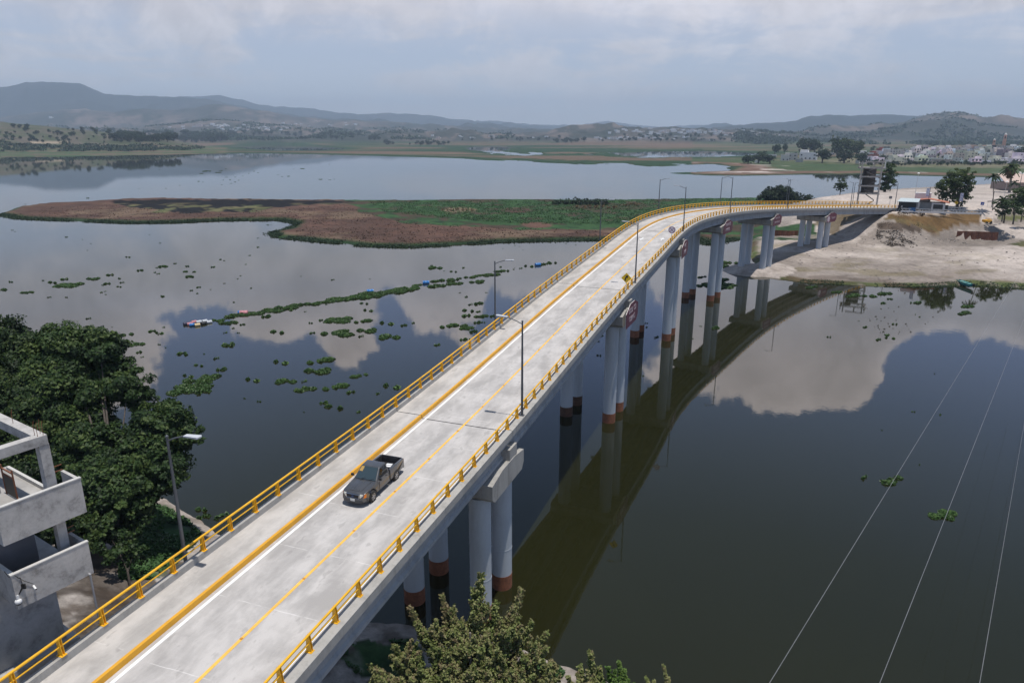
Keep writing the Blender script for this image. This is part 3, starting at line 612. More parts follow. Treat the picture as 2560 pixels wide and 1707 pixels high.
# girders
for i in range(7):
    s0 = segs[i]+(.12 if i else .4); s1 = segs[i+1]-(.12 if i < 6 else .4)
    for a in (-4.3, -1.75, .75, 3.15):
        mb = MB(); w_ = .3
        sweep(mb, [(a-w_, -.49), (a+w_, -.49), (a+w_, -.62), (a+.13, -.74), (a+.13, -1.55), (a+.27, -1.68), (a+.27, -1.92), (a-.27, -1.92), (a-.27, -1.68), (a-.13, -1.55), (a-.13, -.74), (a-w_, -.62)], s0, s1, 2.5)
        part(mb, 'girder', M_gird)
# end diaphragms across the girders
for i in range(7):
    for s in (segs[i]+.5, segs[i+1]-.5): mb = MB(); sweep(mb, [(-4.1, -.5), (2.95, -.5), (2.95, -1.75), (-4.1, -1.75)], s-.12, s+.12, .3); part(mb, 'diaphragm', M_gird)
# piers
ZB = [-2.4]*4+[-.5, .5]; CR = .80
PCEN = []
for i, s in enumerate(JS):
    p, t, r = fr(s); p, t = Vector((p.x, p.y, 0)), Vector((t.x, t.y, 0)).normalized(); zc = bp_(s)[2]
    cen = p+r*(-.27)+t*(-1.0); PCEN.append(cen)
    for sa in (-1, 1):
        for sb in (-1, 1):
            c = cen+r*(sa*2.82)+t*(sb*2.1); rb = CR; wl = i < 4
            top = zc-3.75
            mb = MB(); mb.tube([c+Vector((0, 0, ZB[i] if not wl else 1.25)), c+Vector((0, 0, top*.5)), c+Vector((0, 0, top))], rb, 36)
            mb.tube([c+Vector((0, 0, top*.62)), c+Vector((0, 0, top*.62+.06))], rb+.012, 36); mb.tube([c+Vector((0, 0, top*.25+1)), c+Vector((0, 0, top*.25+1.05))], rb+.014, 36)
            col = part(mb, 'column', M_steel, smooth=40)
            if wl:
                mb = MB(); mb.tube([c+Vector((0, 0, -2.4)), c+Vector((0, 0, 1.26))], rb+.015, 36)
                o = mb.build('rust_band', M_rust if sa > 0 else M_rustd if i == 1 else M_rust, None, 40); o.parent = col; o.data.transform(Matrix.Translation(-bo))
    # cap: long beam across, cantilevered past the outer girder
    mb = MB(); cz = zc-2.12
    def cp(a, b_, z): return cen+r*a+t*b_+Vector((0, 0, z))
    prof = [(-2.75, -1.62), (2.75, -1.62), (3.15, -1.1), (3.15, -.12), (1.2, .16), (-1.2, .16), (-3.15, -.22), (-3.15, -1.25)]
    a0, a1 = -4.4, 4.25
    mb.prism([cp(a0, b_, cz+z) for b_, z in prof], r*(a1-a0))
    part(mb, 'pier_cap', M_cap)
    mb = MB(); mb.box(cp(3.85, 1.0, cz+.16+.42), (.72, 1.5, .86), r, t); part(mb, 'shear_key', M_cap); mb = MB(); mb.box(cp(-4.75+.6, 1.0, cz+.16+.35), (.6, 1.3, .7), r, t); part(mb, 'shear_key', M_cap)
    for a in (-4.3, -1.75, .75, 3.15):
        for b_ in (.45, 1.55): mb = MB(); mb.box(cp(a, b_, cz+.12), (.5, .4, .22), r, t); part(mb, 'bearing', M_dark)
# abutments
for s, sg in ((SB, 1), (SA, -1)):
    p, t, r = fr(s); z = p.z; t = Vector((t.x, t.y, 0)).normalized(); mb = MB(); mb.box(p+r*-1.1+t*(.75*sg)+Vector((0, 0, -3.2)), (9.6, 1.4, 5.4), r, t)
    mb.prism([p+r*3.75+t*(-.1*sg)+Vector((0, 0, -.5)), p+r*3.75+t*(4.5*sg)+Vector((0, 0, -.5)), p+r*3.75+t*(4.2*sg)+Vector((0, 0, -1.6)), p+r*3.75+t*(.0*sg)+Vector((0, 0, -4.4))], r*-.35)
    part(mb, 'abutment', M_cap)
# railings: posts 2 m apart
def post_mesh():
    mb = MB()
    # two flanges and a web, tapering upward, on a base plate
    for x in (-.055, .055): mb.prism([(x-.012, -.14, .0), (x-.012, .14, .0), (x-.012, .085, .62), (x-.012, .055, .84), (x-.012, -.075, .84)], (.024, 0, 0))
    mb.box((0, -.01, .40), (.10, .022, .78)); mb.box((0, 0, .012), (.26, .34, .024)); return mb
pm = post_mesh(); post0 = pm.build('railing_post', M_yel)
posts = []
for side in (-1, 1):
    a = 3.42 if side > 0 else WL-.17; zb = .15 if side > 0 else .60
    mb = MB(); prev = [SA+.4]+JS+[SB-.3]
    for h, rr_ in ((.80, .062), (.42, .042)):
        pts = [bpt(s, a+.0*side, zb+h) for s in np.arange(SA+.3, SB-.2, 1.0)]; mb.tube(pts, rr_, 8)
    rail = part(mb, 'railing', M_yel, smooth=50); rail.location = (0, 0, 0)
    k = 0; s = SA+1.0
    while s < SB-.5:
        posts.append((rail, s, a, zb, side)); s += 2.0
cam_p = Vector((0, 0, CAMZ)); posts.sort(key=lambda q: (bpt(q[1], q[2])-cam_p).length+(1000 if q[1] < -17 else 0))
rest = {1: MB(), -1: MB()}; rails = {}
for n, (rail, s, a, zb, side) in enumerate(posts):
    p, t, r = fr(s); h = Vector((t.x, t.y, 0)).normalized(); L = bpt(s, a, zb); rails[side] = rail
    Mx = Matrix(((h.x, r.x*side, 0, L.x-bo.x), (h.y, r.y*side, 0, L.y-bo.y), (0, 0, 1, L.z-bo.z), (0, 0, 0, 1)))
    if n < 100:
        o = post0 if n == 0 else post0.copy()
        if n: sc.collection.objects.link(o)
        o.parent = rail; o.matrix_local = Mx
    else:
        b0 = len(rest[side].v); rest[side].v += [tuple(Mx@Vector(v)) for v in pm.v]; rest[side].f += [tuple(i+b0 for i in f) for f in pm.f]; rest[side].mi += [0]*len(pm.f)
mb = rest[1]; b0 = len(mb.v); mb.v += rest[-1].v; mb.f += [tuple(i+b0 for i in f) for f in rest[-1].f]; mb.mi += rest[-1].mi
o = mb.build('distant_railing_posts', M_yel, bridge); tag(o, kind='stuff')
# ------------------------------------------------------------------ street lamps
M_pole = mat('lamp_pole', (.10, .11, .125), .45, metal=.3, var=.1); M_head = mat('lamp_head', (.50, .52, .55), .35, var=.05); M_glass = mat('lamp_glass', (.55, .58, .62), .15, var=.03)
def lamp_proto():
    t = thing('street_lamp', 'x', 'street lamp', group='street lamps along both sides of the bridge')
    mb = MB(); mb.tube([(0, 0, 0), (0, 0, 3.5), (0, 0, 7.4)], [.10, .085, .06], 12); mb.box((0, 0, .02), (.32, .32, .05)); mb.sphere((0, 0, 7.42), .085, 8, 5); mb.box((0, .11, 1.2), (.10, .03, .28)); mb.build('pole', M_pole, t, 40)
    mb = MB(); mb.tube([(0, 0, 7.2), (-.5, 0, 7.42), (-1.0, 0, 7.58), (-1.25, 0, 7.63)], .038, 8); mb.build('arm', M_pole, t, 40)
    mb = MB(); mb.prism([(-1.15, -.13, 7.61), (-2.0, -.17, 7.66), (-2.07, -.1, 7.66), (-2.07, .1, 7.66), (-2.0, .17, 7.66), (-1.15, .13, 7.61)], (0, 0, .07)); h = mb.build('lamp_head', M_head, t)
    mb = MB(); mb.box((-1.65, 0, 7.62), (.62, .22, .03)); mb.build('lens', M_glass, h)
    return t
lamp0 = lamp_proto(); first = True
LL = [(1.15, 'nearest street lamp on the left railing, in front of the big dark tree'), (43.2, 'second street lamp on the left railing, rising against the floating plants'), (83, 'third street lamp on the left railing, against the brown island'),
      (122.2, 'street lamp on the outer railing where the bridge starts to bend, against open water'), (161.3, 'street lamp on the outer railing whose arm meets the arm of the lamp opposite'), (204.5, 'street lamp on the outer railing before the round dark bush'), (243.5, 'last street lamp on the outer railing before the concrete stair tower')]
RL = [(24.6, 'tallest looking street lamp, on the right railing just beyond the first expansion joint'), (65.0, 'street lamp on the right railing just past the yellow bend sign'), (101.7, 'street lamp on the right railing just past the round crossed sign'), (138.7, 'street lamp on the inner railing of the bend above the fourth pier'), (182.6, 'street lamp on the inner railing between the fifth and sixth piers'), (225.2, 'street lamp on the inner railing between the sixth pier and the far embankment')]
for side, lst in ((-1, LL), (1, RL)):
    for s, lab in lst:
        p, t, r = fr(s); a = 3.62 if side > 0 else WL-.55; L = bpt(s, a, .15 if side > 0 else -.1)
        rz = math.atan2(r.y, r.x)+(0 if side > 0 else math.pi)
        o = lamp0 if first else dup(lamp0); first = False; o.location = L; o.rotation_euler = (0, 0, rz); o['label'] = lab
# brackets carrying the left lamps belong to the bridge
for s, _ in LL: mb = MB(); mb.box(bpt(s, WL-.52, -.25), (.5, .4, .3), fr(s)[2], fr(s)[1]); part(mb, 'lamp_bracket', M_kerb)
# ------------------------------------------------------------------ traffic signs on the right parapet
M_sy = mat('sign_yellow', (.85, .55, .01), .45, var=.03); M_blk = mat('black', (.012, .012, .012), .5); M_galv = mat('galvanised', (.45, .46, .47), .45, metal=.4, var=.08); M_sw = mat('sign_white', (.82, .80, .83), .5, var=.03); M_smag = mat('sign_crimson', (.30, .02, .09), .5, var=.04)
def sign_frame(s, a, zb, name, label, hp):
    p, t, r = fr(s); L = bpt(s, a, zb); T = thing(name, label, 'road sign', L, -math.atan2(L.x, L.y)-.08)
    mb = MB(); mb.tube([(0, .03, 0), (0, .03, hp)], .035, 8); mb.box((0, .03, .012), (.2, .2, .024)); mb.build('post', M_galv, T, 40); return T
T = sign_frame(60.0, 3.66, .15, 'bend_warning_sign', 'yellow diamond sign with a black right-hand bend arrow on the right parapet', 1.9)
mb = MB(); mb.prism([(0, -.01, 1.30), (.62, -.01, 1.92), (0, -.01, 2.54), (-.62, -.01, 1.92)], (0, .025, 0)); pl = mb.build('sign_plate', M_sy, T)
mb = MB(); mb.quad((0, -.008+.03, 1.34), (.58, .022, 1.92), (0, .022, 2.50), (-.58, .022, 1.92))
mb = MB(); Y_ = -.016
pts = [(-.20, 1.55), (-.06, 1.55), (-.06, 1.72), (-.02, 1.88), (.08, 1.98), (.17, 1.90), (.20, 2.24), (-.13, 2.18), (-.04, 2.10), (-.14, 1.98), (-.20, 1.80)]
mb.prism([(x_, Y_, z_) for x_, z_ in pts], (0, .004, 0)); mb.build('arrow_symbol', M_blk, T)
T = sign_frame(89.2, 3.66, .15, 'round_sign', 'round white sign with a crimson ring and crossed bars on the right parapet', 2.0)
mb = MB(); mb.tube([(0, -.01, 2.2), (0, .015, 2.2)], .56, 28); mb.build('sign_plate', M_sw, T)
mb = MB()
for k in range(28):
    a0, a1 = 2*math.pi*k/28, 2*math.pi*(k+1)/28
    mb.quad(*[(q*math.cos(a_), -.016, 2.2+q*math.sin(a_)) for q, a_ in ((.42, a0), (.50, a0), (.50, a1), (.42, a1))])
for sg in (-1, 1): mb.quad(*[(x_*.42*math.cos(.785)+n_*.035*-sg*.7, -.018-.001*sg, 2.2+sg*x_*.42*math.sin(.785)+n_*.035*.7) for x_, n_ in ((-1, -1), (1, -1), (1, 1), (-1, 1))])
mb.build('ring_and_cross', M_smag, T, fixn=False)
# ------------------------------------------------------------------ maroon panels on the pier caps
M_mar = mat('maroon_panel', (.115, .025, .045), .55, var=.12, scale=.9); M_ptx = mat('panel_lettering', (.50, .42, .46), .6, var=.12)
labs = ['maroon six-sided panel on the second pier cap, below the yellow bend sign', 'maroon panel on the third pier cap, below the round crossed sign', 'maroon panel with two rows of white capitals on the fourth pier cap', 'maroon panel with small white lettering on the pier cap above the gravel cone', 'maroon panel with a round white emblem on the pier cap nearest the far bank']
texts = [('GOB. CD', 'OBRAS'), ('ANT', 'AMBI'), ('UN NTE', 'AMBIEL'), ('MAS FU TU', 'DE IXTAP 22'), ('', '')]
for i in range(1, 6):
    s = JS[i]; p, t, r = fr(s); t = Vector((t.x, t.y, 0)).normalized(); zc = bp_(s)[2]; cz = zc-2.12; a = 4.62
    o_ = PCEN[i]+r*a+Vector((0, 0, cz)); T = thing('cap_panel', labs[i-1], 'panel sign', o_, math.atan2(t.y, t.x), group='maroon panels on the pier caps')
    # local x runs along the bridge, local -y faces outward (right)
    prof = [(-2.95, -1.75), (2.3, -1.75), (3.1, -1.1), (3.1, .35), (1.3, .95), (-1.0, .95), (-2.0, .45), (-2.95, .05)]
    mb = MB(); mb.prism([(x_, -.06, z_) for x_, z_ in prof], (0, .05, 0)); mb.build('panel', M_mar, T)
    mb = MB(); mb.prism([(x_*1.0, .0, z_) for x_, z_ in prof], (0, .05, 0)); mb.build('panel_edge', M_white, T)
    mb = MB()
    for z_ in (.2, -.3, .6):
        for xx in (-2.2+abs(z_), 1.5): mb = MB(); mb.tube([(xx, .02, z_-.2), (xx, .45, z_-.2)], .03, 6); mb.build('bracket', M_blk, T)
    if i < 5:
        for (tx, z_, sz) in ((texts[i-1][0], .1, .95 if i < 4 else .6), (texts[i-1][1], -.95, .95 if i < 4 else .65)):
            if not tx: continue
            me = text_mesh(tx, sz); me.transform(Matrix.Translation((0, -.066, z_))@Matrix.Rotation(math.pi/2, 4, 'X')); me.materials.clear(); me.materials.append(M_ptx)
            o = bpy.data.objects.new('lettering', me); sc.collection.objects.link(o); o.parent = T
    else:
        me = text_mesh('TLAXC', .8); me.transform(Matrix.Translation((1.1, -.066, -.6))@Matrix.Rotation(math.pi/2, 4, 'X')); me.materials.clear(); me.materials.append(M_ptx); o = bpy.data.objects.new('lettering', me); sc.collection.objects.link(o); o.parent = T
        mb = MB(); mb.tube([(-1.95, -.075, -.75), (-1.95, -.055, -.75)], .72, 20)
        for k in range(8): an = k*math.pi/4; mb.tube([(-1.95+.8*math.cos(an), -.08, -.75+.8*math.sin(an)), (-1.95+.8*math.cos(an), -.058, -.75+.8*math.sin(an))], .16, 8)
        mb.build('emblem', M_ptx, T)
# ------------------------------------------------------------------ pickup
def bev(o, w=.03, seg=2, ang=30):
    bm = bmesh.new(); bm.from_mesh(o.data); es = [e for e in bm.edges if len(e.link_faces) == 2 and e.calc_face_angle(0) > math.radians(ang)]
    bmesh.ops.bevel(bm, geom=es, offset=w, segments=seg, profile=.6, affect='EDGES', clamp_overlap=True); bm.to_mesh(o.data); bm.free()
    o.data.polygons.foreach_set('use_smooth', [True]*len(o.data.polygons)); o.data.set_sharp_from_angle(angle=math.radians(50)); return o
def car_paint(name, col):
    m = bpy.data.materials.new(name); m.use_nodes = True; p = m.node_tree.nodes['Principled BSDF']; b = NB(m.node_tree)
    t = b.n('ShaderNodeTexCoord').outputs['Object']; n = b.noise(t, 1.4, 5, .6)
    b.link(b.ramp(n, [(.3, tuple(c*.9 for c in col)), (.7, tuple(c*1.12 for c in col))]), p.inputs['Base Color'])
    p.inputs['Metallic'].default_value = .55; b.link(b.map(n, .3, .7, .26, .42), p.inputs['Roughness']); p.inputs['Coat Weight'].default_value = .8; p.inputs['Coat Roughness'].default_value = .08; return m
M_paint = car_paint('graphite_paint', (.105, .105, .110)); M_trim = mat('trim', (.02, .02, .022), .5); M_tyre = mat('tyre', (.022, .021, .02), .85, bump=.3, bscale=20); M_rim = mat('alloy', (.42, .42, .43), .3, metal=.8); M_chrome = mat('chrome', (.62, .62, .64), .15, metal=1)
def glass(name, col, rough=.03):
    m = bpy.data.materials.new(name); m.use_nodes = True; p = m.node_tree.nodes['Principled BSDF']; p.inputs['Base Color'].default_value = col+(1,); p.inputs['Roughness'].default_value = rough
    p.inputs['IOR'].default_value = 1.5; p.inputs['Coat Weight'].default_value = 1.0; return m
M_wind = glass('windscreen', (.035, .055, .065)); M_sideg = glass('side_glass', (.008, .009, .010)); M_lampg = mat('headlamp', (.62, .62, .56), .12, var=.04); M_amber = mat('amber_lens', (.75, .20, .01), .2, var=.03); M_redl = mat('red_lens', (.35, .01, .01), .25); M_plate = mat('plate', (.72, .72, .70), .5, var=.1, scale=20)
zt = 13.87
wl = (pix(930, 1243, zt), pix(986.5, 1190.5, zt+.05)); hd = (wl[0]-wl[1]); hd.z = 0; hd.normalize(); side = Vector((-hd.y, hd.x, 0))   # left of travel
mid = (wl[0]+wl[1])/2-side*.74
truck = thing('pickup_truck', 'dark grey single-cab pickup driving towards the camera on the bridge', 'pickup truck', (mid.x, mid.y, bpt(9.2, -1.6).z+.01), math.atan2(hd.y, hd.x))
truck.rotation_euler = (0, math.radians(.6), math.atan2(hd.y, hd.x))
def arch(cx, r=.40, zc=.36, n=10, zb=.30):
    out = []
    a0 = math.asin((zb-zc)/r) if abs(zb-zc) < r else 0
    for k in range(n+1):
        a = math.pi-a0-(math.pi-2*a0)*k/n if False else a0+(math.pi-2*a0)*(1-k/n)
        out.append((cx+r*math.cos(a), zc+r*math.sin(a)))
    return out
FX, RX = 1.42, -1.41
# front body: hood, wings, doors; seen in side view then given width
prof = [(-.66, .40)]+arch(FX, .45, .37, 12, .40)+[(1.92, .40), (2.22, .38), (2.30, .46), (2.28, .62), (2.20, .83), (2.05, .90), (1.4, .98), (.85, 1.03), (.80, 1.05), (-.66, 1.06)]
mb = MB(); mb.prism([(x_, -.86, z_) for x_, z_ in prof], (0, 1.72, 0)); o = mb.build('body', M_paint, truck)
for v in o.data.vertices:
    c = v.co
    if c.z > .80: c.y *= .925
    elif c.z < .35: c.y *= .955
    if c.x > 1.9: c.y *= 1-.22*min(1, (c.x-1.9)/.4)**2*.9
bev(o, .035, 3, 35)
# raised hood panel
mb = MB(); mb.prism([(.90, -.5, 1.025), (2.02, -.40, .905), (2.02, .40, .905), (.90, .5, 1.025)], (0, 0, .028)); o = bev(mb.build('hood', M_paint, truck), .02, 2, 20)
# cab
cab = MB(); lo = [(.86, .79), (-.66, .80)]; hi = [(.16, .62), (-.52, .64)]; zl, zh = 1.03, 1.66
cab.v = [(.86, -.78, zl), (.86, .78, zl), (-.66, .80, zl), (-.66, -.80, zl), (.14, -.61, zh-.02), (.14, .61, zh-.02), (-.54, .63, zh), (-.54, -.63, zh)]
cab.f = [(0, 1, 2, 3), (4, 5, 6, 7), (0, 1, 5, 4), (1, 2, 6, 5), (2, 3, 7, 6), (3, 0, 4, 7)]; cab.mi = [0]*6
co_ = bev(cab.build('cab', M_paint, truck), .06, 4, 30)
def panel(name, pts, m, parent=truck, off=.012, th=.01):
    """four-cornered pane standing off a surface"""
    a, b_, c = Vector(pts[0]), Vector(pts[1]), Vector(pts[2]); n = (b_-a).cross(c-a).normalized(); mb = MB(); mb.prism([Vector(p)+n*off for p in pts], n*th); return mb.build(name, m, parent)
def lerp(a, b_, t): return tuple(a[i]+(b_[i]-a[i])*t for i in range(3))
def sub(q, u0, u1, v0, v1):
    """sub-rectangle of a quad q = bottom-left, bottom-right, top-right, top-left"""
    f = lambda u, v: lerp(lerp(q[0], q[1], u), lerp(q[3], q[2], u), v)
    return [f(u0, v0), f(u1, v0), f(u1, v1), f(u0, v1)]
V = [Vector(v) for v in cab.v]
ws = [V[0], V[1], V[5], V[4]]; panel('windscreen', sub(ws, .05, .95, .05, .93), M_wind)
ls = [V[2], V[1], V[5], V[6]]; q = sub([V[2], V[1], V[5], V[6]], .12, .86, .08, .86); panel('side_window', q[::-1], M_sideg)
q = sub([V[3], V[0], V[4], V[7]], .12, .86, .08, .86); panel('side_window', q, M_sideg)
q = sub([V[3], V[2], V[6], V[7]], .10, .90, .12, .84); panel('rear_window', q[::-1], M_sideg)
mb = MB(); mb.quad((.70, .28, 1.17), (.55, .70, 1.13), (.30, .60, 1.50), (.42, .36, 1.47)); 
# papers on the dashboard show through as a tawny patch in the corner of the windscreen
o = panel('dash_papers', sub(ws, .06, .22, .55, .90), mat('tawny', (.42, .26, .07), .6), off=.0225, th=.004)
# bed
bedm = [M_paint]
for sgn in (-1, 1):
    y0, y1 = (.72*sgn, .865*sgn); pr_ = [(-.69, .42), (-.69, 1.12), (-2.40, 1.10), (-2.46, .98), (-2.46, .55), (-2.40, .48)]+arch(RX, .45, .37, 10, .44)[::-1]+[(-.9, .42)]
    mb = MB(); mb.prism([(x_, y0, z_) for x_, z_ in pr_], (0, y1-y0, 0)); o = bev(mb.build('bed_side', M_paint, truck), .025, 2, 40)
mb = MB(); mb.box((-2.43, 0, .80), (.06, 1.46, .62)); t_ = bev(mb.build('tailgate', M_paint, truck), .015, 2)
mb = MB(); mb.box((-1.56, 0, .58), (1.72, 1.44, .05)); mb.box((-.73, 0, .84), (.05, 1.44, .5)); mb.box((-1.41, .60, .70), (.95, .25, .24)); mb.box((-1.41, -.60, .70), (.95, .25, .24)); mb.build('bed_liner', M_trim, truck)
mb = MB(); mb.box((-.8, 0, .34), (3.0, 1.2, .14)); mb.build('chassis', M_trim, truck)
mb = MB(); mb.box((-2.52, 0, .46), (.14, 1.60, .16)); bev(mb.build('rear_bumper', M_trim, truck), .03)
mb = MB(); mb.prism([(2.20, -.70, 0), (2.33, -.62, 0), (2.40, -.3, 0), (2.41, .3, 0), (2.33, .62, 0), (2.20, .70, 0), (1.98, .86, 0), (1.9, .86, 0), (1.9, -.86, 0), (1.98, -.86, 0)], (0, 0, .24), (0, 0, .32)); bev(mb.build('front_bumper', mat('bumper', (.055, .056, .06), .5), truck), .035)
mb = MB(); mb.box((2.405, .05, .52), (.015, .30, .15)); mb.build('number_plate', M_plate, truck)
mb = MB(); mb.prism([(2.27, -.40, .60), (2.27, .40, .60), (2.245, .42, .80), (2.245, -.42, .80)], (.035, 0, 0)); g = mb.build('grille', M_trim, truck)
mb = MB()
for (a_, b_) in (((2.31, -.42, .59), (2.31, .42, .59)), ((2.28, -.44, .82), (2.28, .44, .82)), ((2.31, -.42, .59), (2.28, -.44, .82)), ((2.31, .42, .59), (2.28, .44, .82))): mb.tube([a_, b_], .022, 6)
mb.build('grille_frame', M_chrome, g)
mb = MB(); mb.tube([(2.30, 0, .70), (2.33, 0, .70)], .05, 12); e = mb.build('badge', mat('badge', (.03, .06, .16), .3), g); e.data.transform(Matrix.Scale(1.6, 4, (0, 1, 0)))
for sgn in (-1, 1):
    mb = MB(); mb.prism([(2.24, .46*sgn, .61), (2.20, .66*sgn, .62), (2.16, .66*sgn, .83), (2.19, .46*sgn, .83)], (.05, 0, 0)); h = bev(mb.build('headlight', M_lampg, truck), .012)
    mb = MB(); mb.prism([(2.20, .665*sgn, .62), (2.04, .79*sgn, .64), (2.02, .78*sgn, .81), (2.16, .665*sgn, .83)], (.05, .02*sgn, 0)); mb.build('turn_signal', M_amber, truck)
    mb = MB(); mb.box((-2.44, .80*sgn, .86), (.07, .10, .34)); mb.build('tail_light', M_redl, truck)
    mb = MB(); mb.tube([(.72, .80*sgn, 1.10), (.70, .90*sgn, 1.14)], .02, 6); mb.box((.69, .98*sgn, 1.17), (.10, .17, .15)); bev(mb.build('mirror', M_trim, truck), .02)
    mb = MB(); mb.box((-.30, .862*sgn*.985, .93), (.13, .03, .03)); mb.build('door_handle', M_trim, truck)
    mb = MB(); mb.box((-.62, .868*sgn*.985, .68), (.012, .02, .68)); mb.box((.62, .868*sgn*.985, .66), (.012, .02, .60)); mb.build('door_seam', M_trim, truck)
    for X_ in (FX, RX):
        t0 = thing('wheel', None, None, (X_, .775*sgn, .37)); t0.parent = truck
        mb = MB(); pr2 = [(-.12, .22), (-.12, .33), (-.10, .36), (-.06, .37), (.06, .37), (.10, .36), (.12, .33), (.12, .22)]; n = 28; b0 = 0
        for k in range(n):
            a = 2*math.pi*k/n
            for (y_, r_) in pr2: mb.v.append((r_*math.cos(a), y_, r_*math.sin(a)))
        for k in range(n):
            for j in range(8): mb.f.append((k*8+j, k*8+(j+1) % 8, ((k+1) % n)*8+(j+1) % 8, ((k+1) % n)*8+j)); mb.mi.append(0)
        mb.build('tyre', M_tyre, t0, 50)
        mb = MB(); yo = .085*sgn
        for k in range(6): a = k*math.pi/3; mb.prism([(.04*math.cos(a-.8), yo, .04*math.sin(a-.8)), (.21*math.cos(a-.2), yo, .21*math.sin(a-.2)), (.21*math.cos(a+.2), yo, .21*math.sin(a+.2)), (.04*math.cos(a+.8), yo, .04*math.sin(a+.8))], (0, .025*sgn, 0))
        mb.tube([(0, yo, 0), (0, yo+.04*sgn, 0)], .06, 10)
        for k in range(24):
            a, b_ = 2*math.pi*k/24, 2*math.pi*(k+1)/24; mb.quad(*[(r_*math.cos(t_), y_, r_*math.sin(t_)) for r_, y_, t_ in ((.195, yo+.02*sgn, a), (.235, yo+.03*sgn, a), (.235, yo+.03*sgn, b_), (.195, yo+.02*sgn, b_))])
        mb.build('rim', M_rim, t0, 40)
        mb = MB(); mb.tube([(0, -.02*sgn, 0), (0, .02*sgn, 0)], .20, 20); mb.build('hub', M_trim, t0)
# wipers and windscreen base
for a_ in (-.35, .2): mb = MB(); mb.tube([(.93, a_, 1.06), (.74, a_+.38, 1.15)], .012, 5); mb.build('wiper', M_trim, truck)
mw = truck.matrix_basis
def in_bed(name, lab, cat, x_, y_, rz, parts_, grp=None):
    L = Matrix.Translation(truck.location)@truck.rotation_euler.to_matrix().to_4x4()@Vector((x_, y_, .66)); T = thing(name, lab, cat, L, truck.rotation_euler.z+rz, grp)
    for nm, mb, m in parts_: mb.build(nm, m, T)
    return T
M_gr = mat('stripe_grey', (.12, .12, .13), .6)
mb = MB(); mb.box((0, 0, .16), (.62, .42, .32)); m2 = MB(); m2.box((-.11, 0, .325), (.17, .38, .012)); m3 = MB(); m3.box((.13, 0, .325), (.17, .38, .012))
in_bed('carton', 'grey box with two white top flaps in the pickup bed, behind the cab', 'box', -1.42, .34, .15, [('box_body', mb, M_gr), ('top_flap', m2, M_white), ('top_flap', m3, M_white)])
mb = MB(); mb.sphere((0, 0, .14), .2, 8, 5, (1.1, .8, .7)); m2 = MB(); m2.sphere((.2, -.04, .12), .13, 8, 5, (1, 1, .7))
in_bed('sack', 'white and pink plastic sack beside the box in the pickup bed', 'sack', -1.30, -.12, 0, [('sack_bag', mb, M_white), ('sack_knot', m2, mat('pink_plastic', (.6, .16, .2), .5))])
